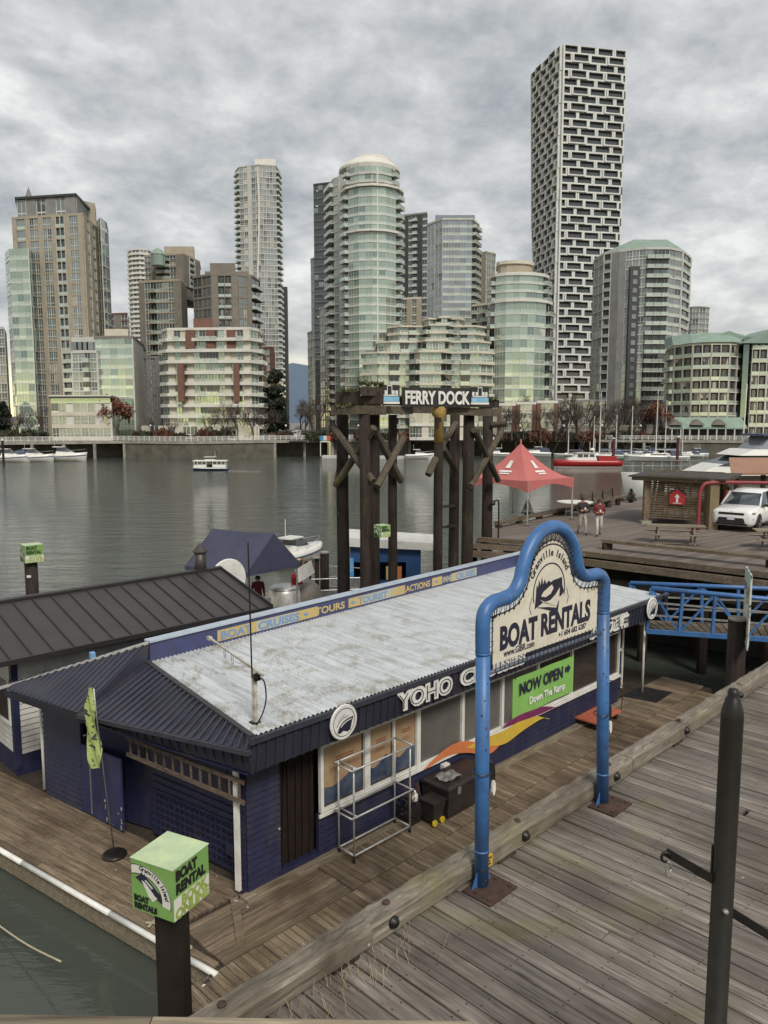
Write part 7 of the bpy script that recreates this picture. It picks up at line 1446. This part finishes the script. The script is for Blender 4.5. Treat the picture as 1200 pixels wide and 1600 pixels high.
for (px, py, z, lb_) in ((958,722,5.3,'reddish mooring pile right of the red boat'),(1058,722,5.6,'reddish mooring pile at the end of the sailing yachts')):
    p = onz(px,py,0); pl = thing('mooring_pile', lb_, 'pile', tuple(p), False); MB().tube([(p.x,p.y,-1),(p.x,p.y,z)], .35, 8).build('shaft', mat('red_oxide_'+str(px), (.09,.025,.025), (.06,.02,.02), 3, .7), pl); MB().lathe([(.36,z),(.36,z+.1),(.05,z+.3)], (p.x,p.y,0), 8).build('cap', whitec, pl)
# big white yacht at right
yt = thing('white_motor_yacht', 'big white motor yacht behind the slatted shelter at right', 'boat', (0,0,0), False)
hull(22,5.6,2.6,16,.7,.95,.30,.10).build('hull', gel, yt, True)
MB().loft([[(-8,-2.5,2.7),(6.5,-1.6,3.1),(6.5,1.6,3.1),(-8,2.5,2.7)],[(-8,-2.3,3.9),(4.0,-1.6,4.1),(4.0,1.6,4.1),(-8,2.3,3.9)]]).build('deckhouse', gel, yt, False)
MB().loft([[(-7.5,-2.36,3.75),(4.3,-1.66,3.95),(4.3,1.66,3.95),(-7.5,2.36,3.75)],[(-7.5,-2.2,4.75),(1.6,-1.6,4.8),(1.6,1.6,4.8),(-7.5,2.2,4.75)]]).build('saloon_windows', bwin, yt)
MB().loft([[(-8.4,-2.6,4.75),(2.6,-1.9,4.8),(2.6,1.9,4.8),(-8.4,2.6,4.75)],[(-8.4,-2.5,5.25),(1.4,-1.8,5.3),(1.4,1.8,5.3),(-8.4,2.5,5.25)]]).build('flybridge', gel, yt)
MB().loft([[(-5.5,-1.9,5.25),(.8,-1.6,5.3),(.8,1.6,5.3),(-5.5,1.9,5.25)],[(-5.5,-1.8,6.35),(-.2,-1.5,6.35),(-.2,1.5,6.35),(-5.5,1.8,6.35)]]).build('flybridge_windows', glass('clear_vinyl', (.30,.33,.35), .1, .3), yt)
MB().loft([[(-6.2,-2,z),(.6,-1.7,z),(.6,1.7,z),(-6.2,2,z)] for z in (6.38,6.55)]).build('hardtop', teak, yt)
for x in (-6.5,-7.2): MB().bar((x,-1.4,5.2),(x+.9,-1.2,8.0),.25,.4).build('radar_arch', gel, yt); MB().bar((x,1.4,5.2),(x+.9,1.2,8.0),.25,.4).build('radar_arch', gel, yt)
MB().bar((-6.0,-1.3,8.0),(-6.0,1.3,8.0),.8,.25).build('arch_top', gel, yt)
for (y,z,r_) in ((-.9,8.5,.45),(.9,8.5,.45),(0,9.3,.35)): MB().lathe([(.1,z-.4),(r_,z-.2),(r_,z+.1),(r_*.6,z+.35),(.05,z+.42)], (-6,y,0), 12).build('radar_dome', gel, yt, True)
for x in range(8): MB().tube([(4+x*.95,-1.9+x*.2,3.3),(4+x*.95,-1.9+x*.2,4.2)], .03, 4).build('rail_post', steel, yt)
MB().tube([(4,-1.9,4.2),(7.5,-1.15,4.3),(11.5,-.3,4.4)], .03, 5).build('bow_rail', steel, yt); MB().box(6,7.2,-.6,.6,3.15,3.3).build('deck_hatch', bwin, yt)
MB().tube([(-1.5,-1.7,5.3),(-1.6,-1.7,11.5)], .04, 5).build('aerial', gel, yt); MB().tube([(.3,-1.7,5.3),(.2,-1.7,10.8)], .05, 5).build('aerial', gel, yt)
place(yt, (37.8,78,0), 186); yt.scale = (1.2,1.2,1.2)
# marina floats and gangway at the far shore
mf = thing('marina_float', 'low pale marina float behind the sailing yachts', 'pontoon', (0,0,0), False)
a, b = onz(880,713.5,0), onz(1075,715,0); MB().bar((a.x,a.y,.25),(b.x,b.y,.25),1.8,.5).build('pontoon', concrete, mf)
fs_ = thing('landing_stage', 'far ferry landing with a small flag board left of the gate piles', 'pontoon', (0,0,0), False)
a, b = onz(505,715,0), onz(690,717,0); MB().bar((a.x,a.y,.3),(b.x,b.y,.3),2.4,.6).build('pontoon', palec, fs_); p = at(508,690,a.y)
MB().box(p.x-1.3,p.x-1.1,p.y,p.y+.2,.3,p.z).build('post', whitec, fs_); MB().box(p.x+1.1,p.x+1.3,p.y,p.y+.2,.3,p.z).build('post', whitec, fs_); MB().bar((p.x-1.2,p.y,p.z),(p.x+1.2,p.y,p.z),.2,.3).build('cross_bar', whitec, fs_)
for k, c in enumerate(((.05,.2,.45),(.6,.55,.45),(.5,.08,.06))): MB().box(p.x-1.4+k*.95,p.x-.5+k*.95,p.y-.05,p.y+.05,p.z+.3,p.z+1.5).build('flag_panel', mat('flag_%d'%k, c, None, 2, .6), fs_)
# ================================================================ trees and planting on the far shore
bark = mat('bark', (.075,.058,.047), (.05,.04,.033), 5, .9); twigm = mat('winter_twigs', (.085,.062,.05), (.06,.045,.036), 3, .9); rustl = mat('rust_leaves', (.17,.055,.03), (.11,.045,.03), 3, .8); everg = mat('evergreen_leaves', (.022,.030,.020), (.014,.02,.014), 1.5, .8); shrubm = [mat('shrub_brown', (.075,.05,.032), (.045,.032,.022), 2, .9), mat('shrub_green', (.035,.045,.022), (.05,.05,.03), 2, .9), mat('shrub_russet', (.13,.05,.03), (.08,.04,.025), 2, .9)]
def tree_mesh(seed, H, spread, leaves=0, dense=1.0):
    rg = random.Random(seed); tr_, cr2 = MB(), MB(); tips = []
    def grow(p, d, L, r, lev):
        mid = p+d*L*.5+Vector((rg.uniform(-1,1),rg.uniform(-1,1),0))*L*.06; e = p+d*L
        (tr_ if lev < 3 else cr2).tube([p,mid,e],[r,r*.85,r*.68], 6 if lev < 2 else 3, False)
        if lev >= 6 or L < .25: tips.append(e); return
        for k in range(3 if lev < 5 else 2):
            a = rg.uniform(0,6.28); sp_ = rg.uniform(.35,.75)*spread; x = d.orthogonal().normalized(); y = d.cross(x); nd = (d+(x*math.cos(a)+y*math.sin(a))*sp_+Vector((0,0,.12))).normalized(); grow(p.lerp(e,rg.uniform(.6,1)), nd, L*rg.uniform(.58,.82), r*.62, lev+1)
    grow(Vector((0,0,0)), Vector((0,0,1)), H*.28, H*.02, 0)
    lv = MB()
    for t_ in tips:
        for k in range(leaves):
            c = t_+Vector([rg.gauss(0,.3) for _ in range(3)]); a = Vector([rg.gauss(0,.12) for _ in range(3)]); b = Vector([rg.gauss(0,.12) for _ in range(3)]); lv.add([c-a,c+b,c+a,c-b],[(0,1,2,3)])
    return tr_.mesh('trunk', bark), cr2.mesh('branches', twigm), (lv.mesh('leaves', rustl) if leaves else None)
TV = [tree_mesh(1,9,1.0), tree_mesh(2,9,1.15), tree_mesh(5,9,.85), tree_mesh(8,8,1.0,2), tree_mesh(9,11,1.1)]
def far_tree(v, px, Y, h, label, yaw=0, z=GZ):
    p = at(px, 690, Y); r_ = thing('bare_tree' if v != 3 else 'russet_tree', label, 'tree', (0,0,0), False, 'bare trees along the far promenade'); k = h/(9,9,9,8,11)[v]
    link('trunk', TV[v][0], r_)
    c = link('crown', TV[v][1], r_)
    if TV[v][2]: lk = link('leaves', TV[v][2], c)
    r_.location = (p.x, Y, z); r_.rotation_euler = (0,0,R(yaw)); r_.scale = (k,k,k); return r_
place_names = {185:'rust leaved tree in front of the grey low-rise glazing',1030:'rust leaved tree beside the curved flats'}
spots = [(3,185,203,15),(3,1030,205,13),(0,325,206,9),(1,352,207,10),(2,372,206,11),(0,395,207,12),(1,415,209,11),(2,160,206,9),(0,60,206,8),(1,30,208,9),(2,640,208,8),(4,488,230,17),(1,478,260,16),(0,500,245,18),(4,470,330,16),(2,785,204,11),(0,800,203,12),(1,818,205,10),(2,845,204,11),(0,868,205,12),(1,885,205,13),(4,902,207,13),(2,925,206,12),(0,945,207,11),(1,965,208,12),(2,985,207,11),(0,1008,208,12),(1,1020,206,9),(2,240,208,8),(0,270,208,7)]+[(k%3,795+k*21,211+(k*5)%7,13+(k*7)%4) for k in range(12)]+[(k%3,335+k*17,212,11+k%3) for k in range(5)]+[(k%3,24+k*22,212,9+k) for k in range(3)]
side = lambda px: 'left of the brick flats' if px < 250 else 'before the brick flats' if px < 420 else 'in the street gap' if px < 520 else 'behind the ferry gate' if px < 780 else 'below the stubby round tower' if px < 880 else 'below the checkered high-rise' if px < 960 else 'below the green hipped tower'
seen = {}
for i, (v, px, Y, h) in enumerate(spots):
    s_ = side(px); 
    if px in place_names: lb_ = place_names[px]
    else: seen[s_] = seen.get(s_,0)+1; lb_ = ('first','second','third','fourth','fifth','sixth','seventh','eighth','ninth','tenth','eleventh','twelfth','thirteenth')[seen[s_]-1]+' bare brown winter tree '+s_
    far_tree(v, px, Y, h, lb_, i*47)
def leafy(mb, c, rad, n, rg, sz=.3):
    for k in range(n):
        d = Vector((rg.gauss(0,1),rg.gauss(0,1),rg.gauss(0,1))).normalized()*rg.random()**.4; p = Vector(c)+Vector((d.x*rad[0],d.y*rad[1],d.z*rad[2])); a = Vector([rg.gauss(0,sz) for _ in range(3)]); b = Vector([rg.gauss(0,sz) for _ in range(3)]); mb.add([p-a,p+b,p+a,p-b],[(0,1,2,3)])
def evergreen(label, px, Y, h, w, seed):
    p = at(px,690,Y); rg = random.Random(seed); r_ = thing('dark_evergreen', label, 'tree', (p.x,Y,GZ), False, 'evergreens at the street corner'); lf = MB()
    for k in range(34): q = rg.random(); a = rg.uniform(0,6.28); rr = w*(1-q)**.6*rg.uniform(.2,1); leafy(lf, (p.x+rr*math.cos(a),Y+rr*math.sin(a),GZ+h*(.15+.82*q)), (w*.35,w*.35,h*.07), 90, rg, .38)
    lf.build('crown', everg, r_); MB().tube([(p.x,Y,GZ),(p.x,Y,GZ+h*.9)],[.4,.1],7).build('trunk', bark, r_)
evergreen('tall dark evergreen at the left corner of the street gap', 433, 236, 21, 4.2, 1); evergreen('second dark evergreen merging with the tall one at the street corner', 417, 240, 15, 3.6, 2); evergreen('small dark evergreen at the far left beside the beige tower', 8, 214, 10, 2.5, 3)
SV = []
for sd_ in range(3):
    rg = random.Random(20+sd_); b = MB()
    for k in range(5): leafy(b, (rg.uniform(-2,2),rg.uniform(-.6,.6),rg.uniform(.5,1.0)), (1.3,.9,.8), 110, rg, .2)
    SV.append([b.mesh('foliage', m_) for m_ in shrubm])
hedge = [(x,209,'before the brick flats') for x in range(212,400,21)]+[(x,207,'on the right promenade') for x in range(790,1050,26)]+[(x,210,'below the beige tower') for x in range(4,76,18)]+[(x,208,'behind the ferry gate') for x in range(520,770,40)]+[(440,206,'by the street end'),(492,206,'by the street end')]
cnt_ = {}
for i, (px, Y, wh) in enumerate(hedge):
    p = at(px,690,Y); cnt_[wh] = cnt_.get(wh,0)+1; r_ = thing('low_shrub', ('first','second','third','fourth','fifth','sixth','seventh','eighth','ninth','tenth','eleventh')[cnt_[wh]-1]+' dark winter shrub from the left in the row '+wh, 'shrub', (0,0,0), False, 'shrub row '+wh); o = link('foliage', SV[i%3][(i*7)%3 if px > 76 else 1], r_); MB().tube([(0,0,-.1),(0,0,.9)],.08,5).build('stem', bark, r_); r_.location = (p.x,Y+random.uniform(-1,1),GZ); r_.scale = (1.1,1,random.uniform(1.2,1.9)); r_.rotation_euler = (0,0,random.uniform(-.3,.3))
lamp_at = ('below the beige tower','in front of the white pavilion','between the russet tree and the brick flats','in front of the brick flats lawn','at the right end of the brick flats','at the street end','left of the ferry gate piles','seen between the ferry gate piles','right of the ferry gate','before the brick townhouses','left of the red boat mast','behind the red boat','behind the second sailing mast','left of the green awning restaurant')
for i, px in enumerate((62,118,236,305,402,447,560,650,760,812,880,940,1000,1046)):
    p = at(px,690,203); r_ = thing('globe_lamp', 'white globe lamp post on the far promenade '+lamp_at[i], 'lamp', (p.x,203,GZ), False, 'globe lamps on the promenade'); MB().tube([(p.x,203,GZ),(p.x,203,GZ+3.6)], .07, 6).build('pole', dark_steel, r_); MB().lathe([(.05,GZ+3.55),(.24,GZ+3.7),(.28,GZ+3.88),(.2,GZ+4.06),(.03,GZ+4.12)], (p.x,203,0), 10).build('globe', white, r_, True)
# parked cars and street things in the gap are tiny; a few vans
for i, (px, Y) in enumerate(((461,236),(466,262))):
    p = at(px,690,Y); v_ = thing('far_van', ('nearer','farther')[i]+' small white van in the street gap', 'van', (p.x,Y,GZ), False, 'vans in the street'); MB().loft([[(p.x-.95,Y+y,GZ+.3),(p.x+.95,Y+y,GZ+.3),(p.x+.9,Y+y,GZ+h),(p.x-.9,Y+y,GZ+h)] for y, h in ((-2.3,1.0),(-1.6,1.3),(-.9,2.1),(2.3,2.1))]).build('body', whitec, v_); MB().hexa([(p.x-.8,Y-1.72,GZ+1.3),(p.x+.8,Y-1.72,GZ+1.3),(p.x+.75,Y-1.2,GZ+1.3),(p.x-.75,Y-1.2,GZ+1.3)],[(p.x-.75,Y-1.05,GZ+1.95),(p.x+.75,Y-1.05,GZ+1.95),(p.x+.7,Y-.9,GZ+1.95),(p.x-.7,Y-.9,GZ+1.95)]).build('windscreen', bwin, v_)
    for sx_ in (-1,1):
        for yy in (-1.5,1.5): MB().lathe([(.34,-.1),(.34,.1)], (p.x+sx_*.85,Y+yy,GZ+.34), 10, Matrix.Rotation(math.pi/2,4,'Y')).build('wheel', tyre, v_)
for o in bpy.data.objects:
    if '_o' in o: del o['_o']
